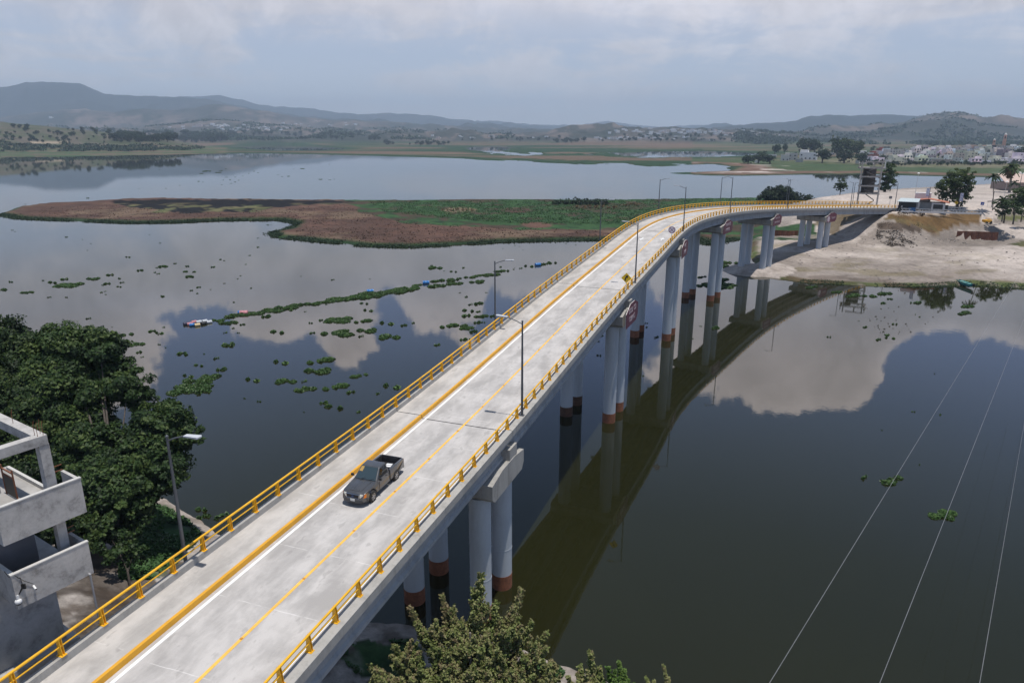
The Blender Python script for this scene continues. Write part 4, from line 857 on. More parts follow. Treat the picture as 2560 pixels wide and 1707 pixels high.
# ------------------------------------------------------------------ unfinished building with two balconies (lower left)
M_ren = concrete('render_grey', (.42, .405, .39), dirt=.42, streak=False); M_ren2 = concrete('wall_grey', (.42, .41, .40), dirt=.35, streak=False); M_cop = mat('coping', (.50, .49, .47), .85, var=.12, scale=3); M_floor = mat('terrace_floor', (.33, .32, .31), .8, var=.28, scale=.9)
M_rgate = mat('rusty_steel', (.20, .075, .035), .8, var=.25, scale=5); M_dgate = mat('dark_gate', (.05, .048, .045), .7)
def building_left():
    Cn = Vector((-20.95, 25.35, 0)); E = Vector((.548, .836, 0)).normalized(); Nn = Vector((-E.y, E.x, 0))     # E along the facade, Nn away from the bridge
    T = thing('building', 'unfinished grey concrete building with two stacked walled balconies at the left edge', 'building', (Cn.x, Cn.y, 11.0)); O = Vector(T.location)
    P_ = lambda e, n, z: Cn+E*e+Nn*n+Vector((0, 0, z))-O
    def bx(e0, e1, n0, n1, z0, z1, mb=None):
        mb = mb or MB(); mb.box(P_((e0+e1)/2, (n0+n1)/2, (z0+z1)/2), (e1-e0, n1-n0, z1-z0), E, Nn); return mb
    for (zt_, zb_, e1) in ((20.22, 18.55, 3.32), (17.12, 15.5, 3.12)):
        mb = bx(0, e1, 0, .14, zb_, zt_); bx(.0, .14, .14, 7.5, zb_, zt_, mb); bx(e1-.14, e1, .14, 1.5, zb_, zt_, mb); p = mb.build('balcony_wall', M_ren, T)
        mb = bx(-.02, e1+.02, -.02, .16, zt_, zt_+.05); bx(-.02, .16, .16, 7.5, zt_, zt_+.05, mb); mb.build('coping', M_cop, p)
        mb = bx(.14, e1+.0-.14, .14, 7.5, zb_, zb_+.25); mb.build('floor_slab', M_floor, T)
    # columns and top frame
    mb = bx(2.15, 2.55, 1.0-.55, 1.0-.15, 18.8, 22.1); mb.build('column', M_ren, T)
    mb = bx(2.30, 2.68, .75, 1.13, 15.7, 18.55); mb.build('column', M_ren, T)
    mb = bx(2.10, 2.52, .42, 7.5, 22.1, 22.52); bx(-4, 2.10, .42, .84, 22.1, 22.52, mb); mb.build('roof_beam', M_ren, T)
    mb = bx(2.15, 2.45, 6.6, 7.0, 18.8, 22.1); mb.build('column', M_ren, T)
    # back low kerb of the terrace, far wall, ground-floor wall
    mb = bx(3.0, 3.14, 1.5, 7.0, 18.8, 19.0); mb.build('terrace_kerb', M_cop, T)
    mb = bx(1.6, 1.8, 4.6, 7.5, 18.8, 20.6); mb.build('terrace_wall', M_ren2, T)
    mb = bx(-4, 2.2, 2.0, 7.5, 8.5, 15.5); mb.build('ground_floor_wall', M_ren2, T)
    mb = bx(-6, 2.6, 1.5, 7.6, 8.0, 11.7); mb.build('plinth', M_ren2, T)
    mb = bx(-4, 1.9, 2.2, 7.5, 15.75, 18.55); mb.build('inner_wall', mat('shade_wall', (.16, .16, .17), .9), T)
    mb = MB()
    bx(1.9, 1.95, 3.2, 3.27, 18.8, 20.3, mb); bx(1.9, 1.95, 4.3, 4.37, 18.8, 20.3, mb); bx(1.9, 1.95, 3.27, 4.3, 20.1, 20.16, mb); bx(1.9, 1.95, 3.27, 4.3, 19.85, 19.9, mb); mb.build('gate_frame', M_rgate, T)
    mb = bx(1.91, 1.93, 3.3, 4.28, 18.85, 19.82); mb.build('gate_panel', M_dgate, T)
    for zz in (20.27, 17.17):
        mb = MB(); bx(2.55, 2.6, 1.3, 1.35, zz-1.3, zz+.35, mb); bx(2.6, 3.2, 1.31, 1.34, zz+.30, zz+.34, mb); bx(2.6, 3.2, 1.31, 1.34, zz+.05, zz+.09, mb); mb.build('rusty_bracket', M_rgate, T)
    for (e_, n_) in ((2.2, .5), (2.42, .5), (2.2, .76), (2.42, .76), (2.3, 3.0), (2.3, 5.2)): mb = MB(); mb.tube([P_(e_, n_, 22.5), P_(e_, n_, 22.95), P_(e_+.05, n_, 23.15)], .012, 5); mb.build('rebar', M_rgate, T)
    mb = MB(); mb.tube([P_(-.03, .5, 17.2), P_(-.05, .1, 17.1), P_(.3, -.03, 16.9), P_(.33, -.03, 16.45)], .014, 5); mb.tube([P_(.12, -.02, 17.12), P_(.4, -.04, 16.7), P_(.72, -.03, 16.35)], .010, 5); mb.build('cable', M_blk, T)
    mb = MB(); mb.tube([P_(2.9, -.02, 15.6), P_(2.9, -.12, 15.6), P_(2.9, -.14, 12.0)], .045, 8); mb.build('drain_pipe', mat('grey_pipe', (.30, .30, .31), .5), T)
    return T, P_, O
bt, P_, O_ = building_left()
# cameras on the lower balcony
M_pl = mat('white_plastic', (.75, .75, .74), .35, var=.04)
c = P_(.35, -.02, 16.15)+O_; T = thing('security_camera', 'white dome security camera hanging on a black arm from the lower balcony corner', 'security camera', c)
mb = MB(); mb.box((.0, -.03, .32), (.22, .06, .22)); mb.tube([(0, -.05, .3), (-.12, -.12, .08), (-.2, -.2, -.05)], .035, 8); mb.build('bracket', M_blk, T)
mb = MB(); mb.tube([(-.2, -.2, .02), (-.2, -.2, -.2)], .07, 12); mb.sphere((-.2, -.2, -.3), .14, 14, 8); mb.build('camera_body', M_pl, T, 50)
mb = MB(); mb.sphere((-.2, -.205, -.36), .115, 12, 8); mb.build('lens', M_blk, T, 50)
c = P_(.72, -.02, 16.28)+O_; T = thing('bullet_camera', 'small white bullet camera right of the dome camera on the lower balcony', 'security camera', c)
mb = MB(); mb.tube([(0, 0, 0), (.05, -.06, -.0)], .03, 8); mb.tube([(.02, -.05, .01), (.22, -.2, -.05)], .045, 10); mb.build('camera_body', M_pl, T, 50)
mb = MB(); mb.tube([(.22, -.2, -.05), (.225, -.204, -.052)], .038, 10); mb.build('lens', M_blk, T)
# bag on the terrace
c = P_(.55, 3.1, 18.82)+O_; T = tag(MB().sphere((0, 0, .22), .26, 10, 6, (1, .8, .9)).sphere((.18, .05, .38), .14, 8, 5).build('plastic_bag', M_pl, None, True), 'crumpled white bag lying on the upper terrace floor', 'bag'); T.location = c
# cable along the wall
# ------------------------------------------------------------------ foliage
def leaf_mat(name, cols, trans=.25, rough=.6):
    m = bpy.data.materials.new(name); m.use_nodes = True; b = NB(m.node_tree); p = m.node_tree.nodes['Principled BSDF']
    a = b.n('ShaderNodeAttribute', attribute_name='tint').outputs['Fac']; n = len(cols)
    c = b.ramp(a, [(i/(n-1), col) for i, col in enumerate(cols)])
    oi = b.n('ShaderNodeObjectInfo').outputs['Random']; k = b.map(oi, 0, 1, .85, 1.15, False); c = b.mix(1.0, c, b.comb(k, k, k), 'MULTIPLY')
    b.link(c, p.inputs['Base Color']); p.inputs['Roughness'].default_value = rough; p.inputs['Specular IOR Level'].default_value = .3
    tr = b.n('ShaderNodeBsdfTranslucent'); b.link(c, tr.inputs['Color']); ms = b.n('ShaderNodeMixShader'); ms.inputs[0].default_value = trans
    o = m.node_tree.nodes['Material Output']; b.link(p.outputs[0], ms.inputs[1]); b.link(tr.outputs[0], ms.inputs[2]); b.link(ms.outputs[0], o.inputs['Surface']); MATS[name] = m; return m
G = lambda *a: a
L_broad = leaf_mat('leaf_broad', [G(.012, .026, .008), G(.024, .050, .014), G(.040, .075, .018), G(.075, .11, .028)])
L_olive = leaf_mat('leaf_juniper', [G(.07, .10, .028), G(.14, .185, .052), G(.215, .26, .080), G(.28, .29, .12), G(.25, .20, .11)], .2)
L_fir = leaf_mat('leaf_fir', [G(.06, .12, .025), G(.11, .20, .04), G(.17, .26, .06)], .2)
L_euc = leaf_mat('leaf_bright', [G(.02, .038, .012), G(.045, .075, .02), G(.09, .125, .03)])
L_dark = leaf_mat('leaf_dark', [G(.010, .022, .009), G(.020, .042, .016), G(.036, .065, .022)])
L_water = leaf_mat('leaf_hyacinth', [G(.020, .048, .012), G(.045, .098, .024), G(.080, .150, .040), G(.11, .17, .055)], .2, .45)
L_dry = leaf_mat('leaf_dry', [G(.07, .045, .02), G(.14, .09, .04), G(.22, .15, .07)])
L_brush = leaf_mat('leaf_brush', [G(.035, .027, .020), G(.066, .050, .038), G(.11, .085, .062)], .05, .9); L_grass = leaf_mat('leaf_grass', [G(.020, .052, .016), G(.038, .088, .026), G(.065, .14, .04)], .2)
L_dead = leaf_mat('leaf_dead', [G(.040, .024, .016), G(.075, .044, .032), G(.105, .064, .044), G(.045, .055, .022)], .05, .9)
M_bark = mat('bark', (.085, .07, .058), .9, var=.3, scale=3, bump=.5, bscale=6); M_barkl = mat('bark_pale', (.22, .19, .16), .9, var=.25, scale=3, bump=.4)
def leaves(pts, nrm, size, tint, rng, aspect=1.5, jitter=.6):
    """arrays -> mesh data of bent leaf quads (two triangles each)"""
    n = len(pts); nrm = nrm+rng.normal(0, jitter, (n, 3)); nrm /= np.linalg.norm(nrm, axis=1)[:, None]+1e-9
    a = rng.normal(0, 1, (n, 3)); u = np.cross(nrm, a); u /= np.linalg.norm(u, axis=1)[:, None]+1e-9; w_ = np.cross(nrm, u)
    s = size*rng.uniform(.6, 1.35, n); L = u*(s*aspect/2)[:, None]; Wd = w_*(s/2)[:, None]; bend = nrm*(s*.18)[:, None]
    v = np.stack([pts-L, pts+Wd-bend, pts+L, pts-Wd-bend], 1).reshape(-1, 3)
    return v, tint
def leaf_obj(name, V, tint, m, parent=None, loc=None):
    n = len(V)//4; me = bpy.data.meshes.new(name); me.vertices.add(len(V)); me.vertices.foreach_set('co', V.ravel().astype(np.float32))
    me.loops.add(n*4); me.loops.foreach_set('vertex_index', np.arange(n*4, dtype=np.int32)); me.polygons.add(n)
    me.polygons.foreach_set('loop_start', np.arange(0, n*4, 4, dtype=np.int32)); me.polygons.foreach_set('loop_total', np.full(n, 4, np.int32)); me.update(calc_edges=True)
    at_ = me.attributes.new('tint', 'FLOAT', 'FACE'); at_.data.foreach_set('value', np.clip(tint, 0, 1).astype(np.float32)); me.materials.append(m)
    o = bpy.data.objects.new(name, me); sc.collection.objects.link(o)
    if parent: o.parent = parent
    if loc is not None: o.location = loc
    return o
def cloud(blobs, dens, size, seed=0, inner=.45, lump=.35, aspect=1.5, jit=.6, tb=.45, ts=.28):
    """blobs: (x, y, z, r[, sz]) -> leaves gathered in sub-clumps spread through every blob"""
    rng = np.random.default_rng(seed); Vs, Ts = [], []
    for bl in blobs:
        x, y, z, r = bl[:4]; sz = bl[4] if len(bl) > 4 else .8; nclump = max(6, int(26*(r/2.5)**1.5*dens)); per = max(10, int(1.5*dens*(r*lump/size)**2*2.6))
        d = rng.normal(0, 1, (nclump, 3)); d /= np.linalg.norm(d, axis=1)[:, None]; rad = r*(inner+(1-inner)*rng.random(nclump)**.6); d[:, 2] *= sz
        cc = np.array([x, y, z])+d*rad[:, None]*rng.uniform(.82, 1.12, (nclump, 1)); ct = rng.normal(tb, ts*.6, nclump)+d[:, 2]*.20  # clump tint rises with height: lit tops painted into the leaves
        cr = r*lump*rng.uniform(.55, 1.2, nclump)
        k = np.repeat(np.arange(nclump), per); e = rng.normal(0, 1, (len(k), 3)); e /= np.linalg.norm(e, axis=1)[:, None]; e[:, 2] *= .62
        p = cc[k]+e*(cr[k]*rng.random(len(k))**.42)[:, None]; nr = e*.6+d[k]*.5+np.array([0, 0, .55])
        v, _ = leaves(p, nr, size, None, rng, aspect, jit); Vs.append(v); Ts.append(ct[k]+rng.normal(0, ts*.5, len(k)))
    return np.concatenate(Vs), np.concatenate(Ts)
def branches(root, tips, r0, mb=None, seed=0, rt=.04, lean=.35):
    mb = mb or MB(); rd = random.Random(seed)
    root = Vector(root)
    for tp in tips:
        tp = Vector(tp); h = (tp-root); fork = root+Vector((h.x*.12, h.y*.12, h.z*lean)); pts = [fork.lerp(tp, t)+Vector((rd.uniform(-1, 1), rd.uniform(-1, 1), rd.uniform(-.5, .8)))*.06*h.length*(1-t)*(t > 0)*1.0 for t in (0, .3, .6, 1)]
        mb.tube(pts, [r0*.55, r0*.38, r0*.22, rt], 7)
    return mb
def tree(name, label, cat, base, blobs, dens, size, m, bark=None, r0=.35, seed=0, group=None, trunk_top=.45, **kw):
    """blobs are relative to base"""
    T = thing(name, label, cat, base, 0, group); V, t = cloud(blobs, dens, size, seed, **kw); leaf_obj('crown', V, t, m, T)
    top = max(b[2] for b in blobs); mb = MB(); cx = sum(b[0] for b in blobs)/len(blobs); cy = sum(b[1] for b in blobs)/len(blobs); tt = Vector((cx*.3, cy*.3, top*trunk_top))
    mb.tube([(0, 0, -.6), (cx*.05, cy*.05, top*trunk_top*.5), tt], [r0*1.25, r0, r0*.75], 10)
    for i, b_ in enumerate(blobs[:14]):
        tp = Vector(b_[:3]); mb.tube([tt*.75, tt.lerp(tp, .5)+Vector((0, 0, .3)), tp], [r0*.55, r0*.3, r0*.1], 6)
    mb.build('trunk', bark or M_bark, T, 50); return T
# --- big dark broadleaf on the left
base = Vector((-30.2, 47.0, gz(-30.2, 47.0)))
bl = [(170, 880, 59, 3.0), (250, 872, 59, 2.3), (235, 845, 60, 1.4), (150, 970, 57, 3.6), (250, 960, 58, 3.0), (320, 965, 56, 1.9), (225, 1005, 57, 2.0), (170, 1080, 54, 3.3), (395, 1060, 54, 2.1), (440, 1090, 54, 1.9), (425, 1035, 55, 1.6), (452, 1055, 55, 1.2), (360, 1130, 52, 2.5), (255, 1140, 52, 2.9),
      (330, 1205, 50, 2.7), (405, 1180, 51, 2.1), (240, 1230, 49, 2.8), (350, 1262, 49, 1.6), (290, 1290, 48, 2.2), (160, 1180, 52, 3.0), (310, 1345, 47, 1.2), (345, 1000, 56, 1.3), (320, 930, 57, 1.2)]
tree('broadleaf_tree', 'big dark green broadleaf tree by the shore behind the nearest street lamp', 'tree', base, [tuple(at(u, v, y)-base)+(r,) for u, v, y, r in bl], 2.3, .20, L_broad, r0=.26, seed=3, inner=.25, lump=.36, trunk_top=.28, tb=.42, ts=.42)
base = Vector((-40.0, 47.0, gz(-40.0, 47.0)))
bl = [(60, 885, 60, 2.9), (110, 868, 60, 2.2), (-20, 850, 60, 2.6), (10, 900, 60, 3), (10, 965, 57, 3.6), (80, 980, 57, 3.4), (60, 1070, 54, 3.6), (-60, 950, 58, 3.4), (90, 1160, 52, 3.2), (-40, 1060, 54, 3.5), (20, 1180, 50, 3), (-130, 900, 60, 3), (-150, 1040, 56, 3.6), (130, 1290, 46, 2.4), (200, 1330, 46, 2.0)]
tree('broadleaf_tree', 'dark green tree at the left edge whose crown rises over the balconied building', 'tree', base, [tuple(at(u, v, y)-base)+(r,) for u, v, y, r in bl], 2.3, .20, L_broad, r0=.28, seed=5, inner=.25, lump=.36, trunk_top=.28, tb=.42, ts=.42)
base = Vector((-27.5, 43.5, gz(-27.5, 43.5))); bl = [(300, 1395, 44, 1.3), (345, 1385, 45, 1.0), (280, 1350, 45, 1.3)]
tree('shrub', 'dark green shrub under the big broadleaf tree', 'shrub', base, [tuple(at(u, v, y)-base)+(r,) for u, v, y, r in bl], 1.6, .2, L_broad, r0=.08, seed=6)
# --- juniper at the bottom: flame-like branches rising round a stem
def juniper(name, label, base, tips, lowr, dens, size, m, seed, mass):
    rng = np.random.default_rng(seed); base = Vector(base); T = thing(name, label, 'tree', base); mb = MB(); PTS, NRM, TN = [], [], []; top = 0
    def spray_branch(st, tp, r, ns):
        st, tp = np.array(st), np.array(tp); ax = tp-st; L = np.linalg.norm(ax); ax = ax/L; cl = rng.normal(.42, .14)
        for _ in range(int(ns)):
            t = rng.random()**.75; o = st+(tp-st)*t+np.array([0, 0, -.25*4*t*(1-t)]); rad = rng.normal(0, 1, 3); rad -= ax*(rad@ax); rad /= np.linalg.norm(rad)
            l = r*(1.35-.95*t)*rng.uniform(.6, 1.25); d = ax*.75+rad*.95+np.array([0, 0, .35]); d /= np.linalg.norm(d); k = 15; q = (np.arange(k)+rng.random(k))/k
            p = o+d*(l*q)[:, None]+rng.normal(0, 1, (k, 3))*(l*.10*(1.1-q))[:, None]; PTS.append(p); NRM.append(np.tile(d*.4+[0, 0, .7], (k, 1))); TN.append(cl+rng.normal(0, .10)+q*.30+rng.normal(0, .12, k)+(.5 if rng.random() < .02 else 0))
    for (u, v, y, r) in tips:
        tp = at(u, v, y)-base; st = Vector((tp.x*.10, tp.y*.10, tp.z*.40)); mb.tube([st, st.lerp(tp, .5)+Vector((0, 0, -.25)), tp], [.07, .04, .01], 6); spray_branch(st.lerp(tp, .30), tp, r, 95*dens); top = max(top, tp.z)
    for (u, v, y, r) in mass:
        c = at(u, v, y)-base
        for _ in range(int(7*dens*r*r)+3):
            d = rng.normal(0, 1, 3); d[2] = abs(d[2])*.8; d /= np.linalg.norm(d); tp = np.array(c)+d*r*rng.uniform(.8, 1.25); spray_branch(np.array(c)-np.array([0, 0, .4]), tp, r*.42, 34)
    P0 = np.concatenate(PTS); V, _ = leaves(P0, np.concatenate(NRM), size, None, rng, 2.0, .9); leaf_obj('crown', V, np.concatenate(TN), m, T)
    mb.tube([(0, 0, -.5), (0, 0, top*.5), (0, 0, top*.8)], [.2, .13, .05], 8); mb.build('trunk', M_barkl, T, 50); return T
jb = Vector((-2.2, 31.0, gz(-2.2, 31.0)))
tips = [(1203, 1437, 33, .75), (1185, 1475, 33, .6), (1105, 1490, 33.5, .5), (1130, 1520, 33, .7), (1023, 1518, 33, .5), (1045, 1560, 32.5, .7), (1304, 1475, 33.5, .65), (1285, 1520, 33, .7), (1240, 1510, 33, .6), (1330, 1555, 32.5, .5), (1366, 1583, 32.5, .55), (1350, 1630, 32, .65), (1300, 1600, 32, .6), (1075, 1600, 32, .6), (1160, 1560, 32.5, .8),
        (985, 1660, 30.5, .6), (925, 1665, 29.5, .55), (1000, 1700, 30, .6), (950, 1700, 29.3, .55), (1380, 1655, 31.5, .5), (1220, 1580, 32, .7)]
mass = [(1180, 1600, 31.5, 1.1), (1120, 1640, 31, 1.0), (1240, 1650, 31, 1.1), (1060, 1680, 30.5, .9), (1150, 1700, 30, 1.1), (1230, 1720, 30, 1.2), (1300, 1680, 30.5, .8), (1080, 1740, 29.5, 1.1), (1180, 1790, 29, 1.4), (960, 1740, 29, .8), (1300, 1760, 29.5, 1.0), (1330, 1640, 31, .8), (1360, 1690, 30.5, .8), (1010, 1640, 31, .8), (1100, 1590, 32, .8), (1200, 1530, 32.5, .7), (1270, 1570, 32, .8), (930, 1700, 29.5, .6)]
juniper('juniper_tree', 'olive green juniper with upswept branches at the bottom edge, right of the bridge', jb, tips, 0, 2.2, .085, L_olive, 11, mass)
jb = Vector((4.6, 31.0, gz(4.6, 31.0)))
juniper('juniper_tree', 'small brownish conical juniper at the bottom edge between two greener trees', jb, [(1476, 1630, 31, .5), (1450, 1665, 31, .45), (1500, 1670, 31, .45), (1420, 1690, 30.5, .4)], 0, 1.7, .085, L_olive, 12, [(1465, 1700, 30.5, .7), (1440, 1740, 30, .8), (1510, 1740, 30, .7)])
jb = Vector((6.6, 30.0, gz(6.6, 30.0)))
juniper('fir_tree', 'bright green young conifer at the bottom edge', jb, [(1547, 1653, 30.5, .28), (1560, 1675, 30.5, .35), (1520, 1668, 30.5, .4), (1570, 1700, 30, .3)], 0, 1.8, .085, L_fir, 13, [(1540, 1700, 30, .5), (1530, 1735, 30, .7), (1575, 1735, 30, .5)])
jb = Vector((9.3, 29.0, gz(9.3, 29.0)))
juniper('juniper_tree', 'thin olive treetop just showing at the bottom edge, rightmost of the row', jb, [(1659, 1662, 30, .22), (1670, 1695, 30, .3), (1615, 1693, 30, .2), (1635, 1704, 30, .25)], 0, 1.8, .08, L_olive, 14, [(1650, 1730, 30, .6)])
# ------------------------------------------------------------------ right bank trees
def px_tree(label, u0, v0, z0, blobs, m, size, dens=1.2, r0=.3, seed=0, name='tree', cat='tree', bark=None, **kw):
    b = pix(u0, v0, z0); b.z = min(z0, b.z); y = b.y
    sc_ = (Vector((b.x, b.y, 0))).length/F_PX*.98
    bb = []
    for (u, v, rp, *dy) in blobs: c = at(u, v, y+(dy[0] if dy else 0))-b; bb.append((c.x, c.y, c.z, rp*sc_, .85))
    return tree(name, label, cat, b, bb, dens, size, m, bark, r0, seed, **kw)
px_tree('large willowy tree beside the yellow diamond sign on the far bank', 2392, 521, 10.9, [(2390, 445, 22), (2412, 440, 18), (2365, 462, 20), (2405, 468, 22), (2355, 482, 13), (2380, 490, 17), (2410, 495, 14), (2430, 452, 10), (2400, 510, 9), (2352, 495, 8)], L_euc, .32, 1.4, .45, 21, 'broadleaf_tree', lump=.3)
px_tree('dark tall tree standing right behind the concrete stair tower', 2212, 482, 10.6, [(2225, 420, 13), (2215, 440, 14), (2232, 436, 11), (2222, 458, 14), (2208, 466, 12), (2215, 474, 10), (2205, 405, 7)], L_broad, .35, 1.4, .4, 22, 'broadleaf_tree')
px_tree('small bright green tree on the plaza edge left of the stair tower', 2100, 484, 10.4, [(2104, 458, 11), (2094, 466, 9), (2112, 467, 8), (2103, 472, 9), (2108, 451, 5)], L_euc, .3, 1.4, .15, 23, 'broadleaf_tree')
px_tree('wide round dark green tree just behind the bridge bend', 1950, 510, 2.0, [(1945, 480, 18), (1925, 488, 18), (1965, 484, 17), (1908, 497, 14), (1985, 494, 15), (1940, 496, 20), (1965, 500, 18), (1895, 503, 10), (1925, 472, 9), (1950, 470, 9)], L_dark, .42, 1.4, .5, 24, 'broadleaf_tree')
px_tree('smaller dark green tree right of the wide round one behind the bridge bend', 2020, 512, 2.5, [(2005, 494, 9), (2022, 495, 11), (2035, 501, 7), (2000, 503, 9), (2018, 503, 12), (2003, 484, 4)], L_dark, .42, 1.3, .3, 25, 'broadleaf_tree')
px_tree('round green tree at the right edge behind the park lawn', 2552, 520, 10.8, [(2550, 488, 17), (2565, 478, 15), (2530, 500, 13), (2560, 505, 16), (2575, 495, 15), (2545, 515, 12)], L_euc, .32, 1.4, .3, 26, 'broadleaf_tree')
px_tree('leafy tree with a bare trunk left in the row along the park lawn', 2510, 553, 9.0, [(2500, 508, 12), (2515, 512, 11), (2497, 522, 10), (2512, 527, 11), (2522, 520, 8)], L_broad, .3, 1.4, .2, 27, 'broadleaf_tree')
px_tree('leafy tree with a bare trunk in the middle of the row along the park lawn', 2533, 556, 9.0, [(2530, 520, 11), (2540, 512, 10), (2545, 528, 10), (2526, 530, 8)], L_broad, .3, 1.4, .2, 28, 'broadleaf_tree')
px_tree('crooked small tree last in the row along the park lawn', 2553, 550, 9.0, [(2556, 525, 11), (2566, 532, 10), (2548, 530, 7)], L_euc, .3, 1.3, .15, 29, 'broadleaf_tree')
px_tree('low dark bush beside the white ramp', 2495, 543, 9.3, [(2496, 537, 7), (2504, 539, 6)], L_dark, .22, 1.4, .05, 30, 'shrub', 'shrub')
# palms
def palm(label, u0, v0, z0, utop, vtop, crown, trunk_r, n=34, m=L_euc, skirt=False, seed=0):
    b = pix(u0, v0, z0); tp = at(utop, vtop, b.y)-b; T = thing('palm_tree', label, 'palm tree', b); rng = np.random.default_rng(seed)
    mb = MB(); mb.tube([(0, 0, -.3), tuple(tp*.5+Vector((.1, 0, 0))), tuple(tp)], [trunk_r*1.3, trunk_r, trunk_r*.9], 9); mb.build('trunk', M_barkl, T, 50)
    V = []; tn = []
    for k in range(n):
        az = rng.uniform(0, 2*math.pi); el = rng.uniform(-.5, 1.25); L = crown*rng.uniform(.8, 1.1); d = np.array([math.cos(az)*math.cos(el), math.sin(az)*math.cos(el), math.sin(el)]); prev = np.array(tp); w_ = np.array([-math.sin(az), math.cos(az), 0])
        for j in range(6):
            t0 = j/6; cur = np.array(tp)+d*L*(t0+1/6)-np.array([0, 0, 1])*L*.5*(t0+1/6)**2
            for sg in (-1, 1): V += [prev, prev+w_*sg*crown*.16*(1-t0*.6)-np.array([0, 0, crown*.09]), cur+w_*sg*crown*.12*(1-t0*.7)-np.array([0, 0, crown*.10]), cur]; tn.append(rng.uniform(.2, .9))
            prev = cur
    leaf_obj('fronds', np.array(V), np.array(tn), m, T)
    if skirt:
        V, t = cloud([(tp.x*1, tp.y, tp.z*(1-.08*i), crown*.42) for i in range(1, 5)], 1.0, crown*.14, seed, aspect=3); leaf_obj('dead_fronds', V, t, L_dry, T)
    return T
palm('tall shaggy fan palm with a skirt of dead fronds near the right edge', 2524, 480, 10.8, 2529, 418, 4.0, .45, 46, L_euc, True, 1)
palm('slim short palm at the back of the pale plaza', 2482, 524, 10.9, 2484, 441, 2.3, .13, 26, L_dark, False, 2)
palm('small palm right of the tall shaggy fan palm, before the pale roof', 2536, 482, 10.8, 2537, 456, 2.4, .14, 24, L_dark, False, 3)
palm('palm standing among the leafy trees at the left end of the park row', 2505, 552, 9.0, 2508, 500, 2.6, .16, 30, L_dark, False, 4)
# ------------------------------------------------------------------ village and distant trees: prototypes then copies
protos = []
for k in range(5):
    rng = random.Random(100+k); bls = [(0, 0, 3.6, 2.4)]+[(rng.uniform(-2.4, 2.4), rng.uniform(-2.4, 2.4), rng.uniform(2.0, 5.2), rng.uniform(1.2, 2.0)) for _ in range(8)]
    m = [L_dark, L_broad, L_dark, L_euc, L_dark][k]
    T = tree('tree', 'x', 'tree', (0, 0, 0), bls, .9, .42, m, r0=.3, seed=40+k, lump=.4); protos.append(T)
used = [False]*5
def put_tree(k, x, y, s, label, group, sz=None, cat=None, z=None, name=None):
    z = gz(x, y) if z is None else z
    if not used[k]: T = protos[k]; used[k] = True
    else: T = dup(protos[k])
    T.location = (x, y, max(z, 0)-.1); T.rotation_euler = (0, 0, random.uniform(0, 6.28)); T.scale = (s, s, sz or s); T['label'] = label; T['group'] = group
    if cat: T['category'] = cat
    if name: T.name = name
    return T
def on_ground(u, v, lo=480, hi=9000):
    """march the photo ray until it meets the ground"""
    d = (at(u, v, 1.0)-Vector((0, 0, CAMZ))); ys = np.geomspace(lo, hi, 500); xs = d.x*ys; zs = CAMZ+d.z*ys; g = gza(xs, ys)
    i = np.argmax(g >= zs)
    return (Vector((xs[i], ys[i], g[i]))) if g[i] >= zs[i] else pix(u, v, 0)
# big village trees (u centre, v base, crown height px, width px, kind, label)
vt = [(2008, 385, 38, 34, 0, 'tall dark tree behind the white house left of the village, left of a close pair'), (2036, 386, 36, 34, 2, 'tall dark tree behind the white house left of the village, right of a close pair'),
      (2092, 392, 46, 34, 1, 'tall umbrella-shaped tree in the village, left of three tall crowns'), (2118, 390, 40, 38, 3, 'tall umbrella-shaped tree in the village, middle of three tall crowns'), (2140, 392, 36, 34, 3, 'tall olive umbrella-like tree in the village, right of three tall crowns'),
      (2055, 408, 34, 34, 2, 'dark tree right of the big white wall by the lakeside houses'), (2110, 408, 34, 36, 0, 'dense dark tree below the umbrella-shaped trees of the village'), (2150, 412, 28, 36, 4, 'broad dark tree at the left end of the crowded village'),
      (1870, 410, 22, 30, 0, 'round dark tree at the left tip of the lakeside houses'), (1895, 409, 24, 34, 2, 'second round dark tree from the left tip of the lakeside houses'), (1925, 410, 22, 34, 4, 'low dark tree in front of the low white house by the lake'), (1905, 394, 16, 22, 1, 'dark tree behind the left tip of the lakeside houses'),
      (1936, 386, 22, 14, 4, 'bushy palm-like tree left of the lakeside white house'), (1946, 382, 20, 14, 1, 'second bushy palm-like tree left of the lakeside white house'), (1962, 382, 22, 12, 0, 'pointed dark conifer behind the lakeside white house'),
      (2206, 409, 20, 18, 4, 'round dark tree in front of the village above the stair tower'), (2187, 412, 12, 14, 2, 'small dark bush left of the round tree above the stair tower'), (2556, 396, 24, 30, 0, 'dark tree at the far right edge of the village')]
for (u, v, h, wpx, k, lab) in vt:
    g = on_ground(u, v); r = math.hypot(g.x, g.y); s = wpx*r/F_PX/6.6; put_tree(k, g.x, g.y, s, lab, 'large trees round the lakeside village', h*r/F_PX/6.2, z=g.z, name='broadleaf_tree')
rng = random.Random(5)
# village greenery between houses
for i in range(60):
    u = rng.uniform(2170, 2558); v = rng.choice([372, 378, 385, 392, 398, 411, 413]) ; g = on_ground(u, v); r = math.hypot(g.x, g.y)
    put_tree(rng.choice([0, 2, 4, 1]), g.x, g.y, rng.uniform(.5, 1.0)*r/F_PX*10/6, 'small dark tree between the houses of the lakeside village', 'small trees between the village houses', z=g.z)
for i in range(46):
    u = 2170+i*8.6+rng.uniform(-3, 3); v = 413+rng.uniform(-2, 2.5); g = on_ground(u, v); r = math.hypot(g.x, g.y); put_tree(rng.choice([0, 2, 3, 4]), g.x, g.y, rng.uniform(.45, .8)*r/F_PX*11/6, 'low bush in the hedge along the lake side of the village', 'bushes along the lake side of the village', z=g.z, cat='bush', name='bush')
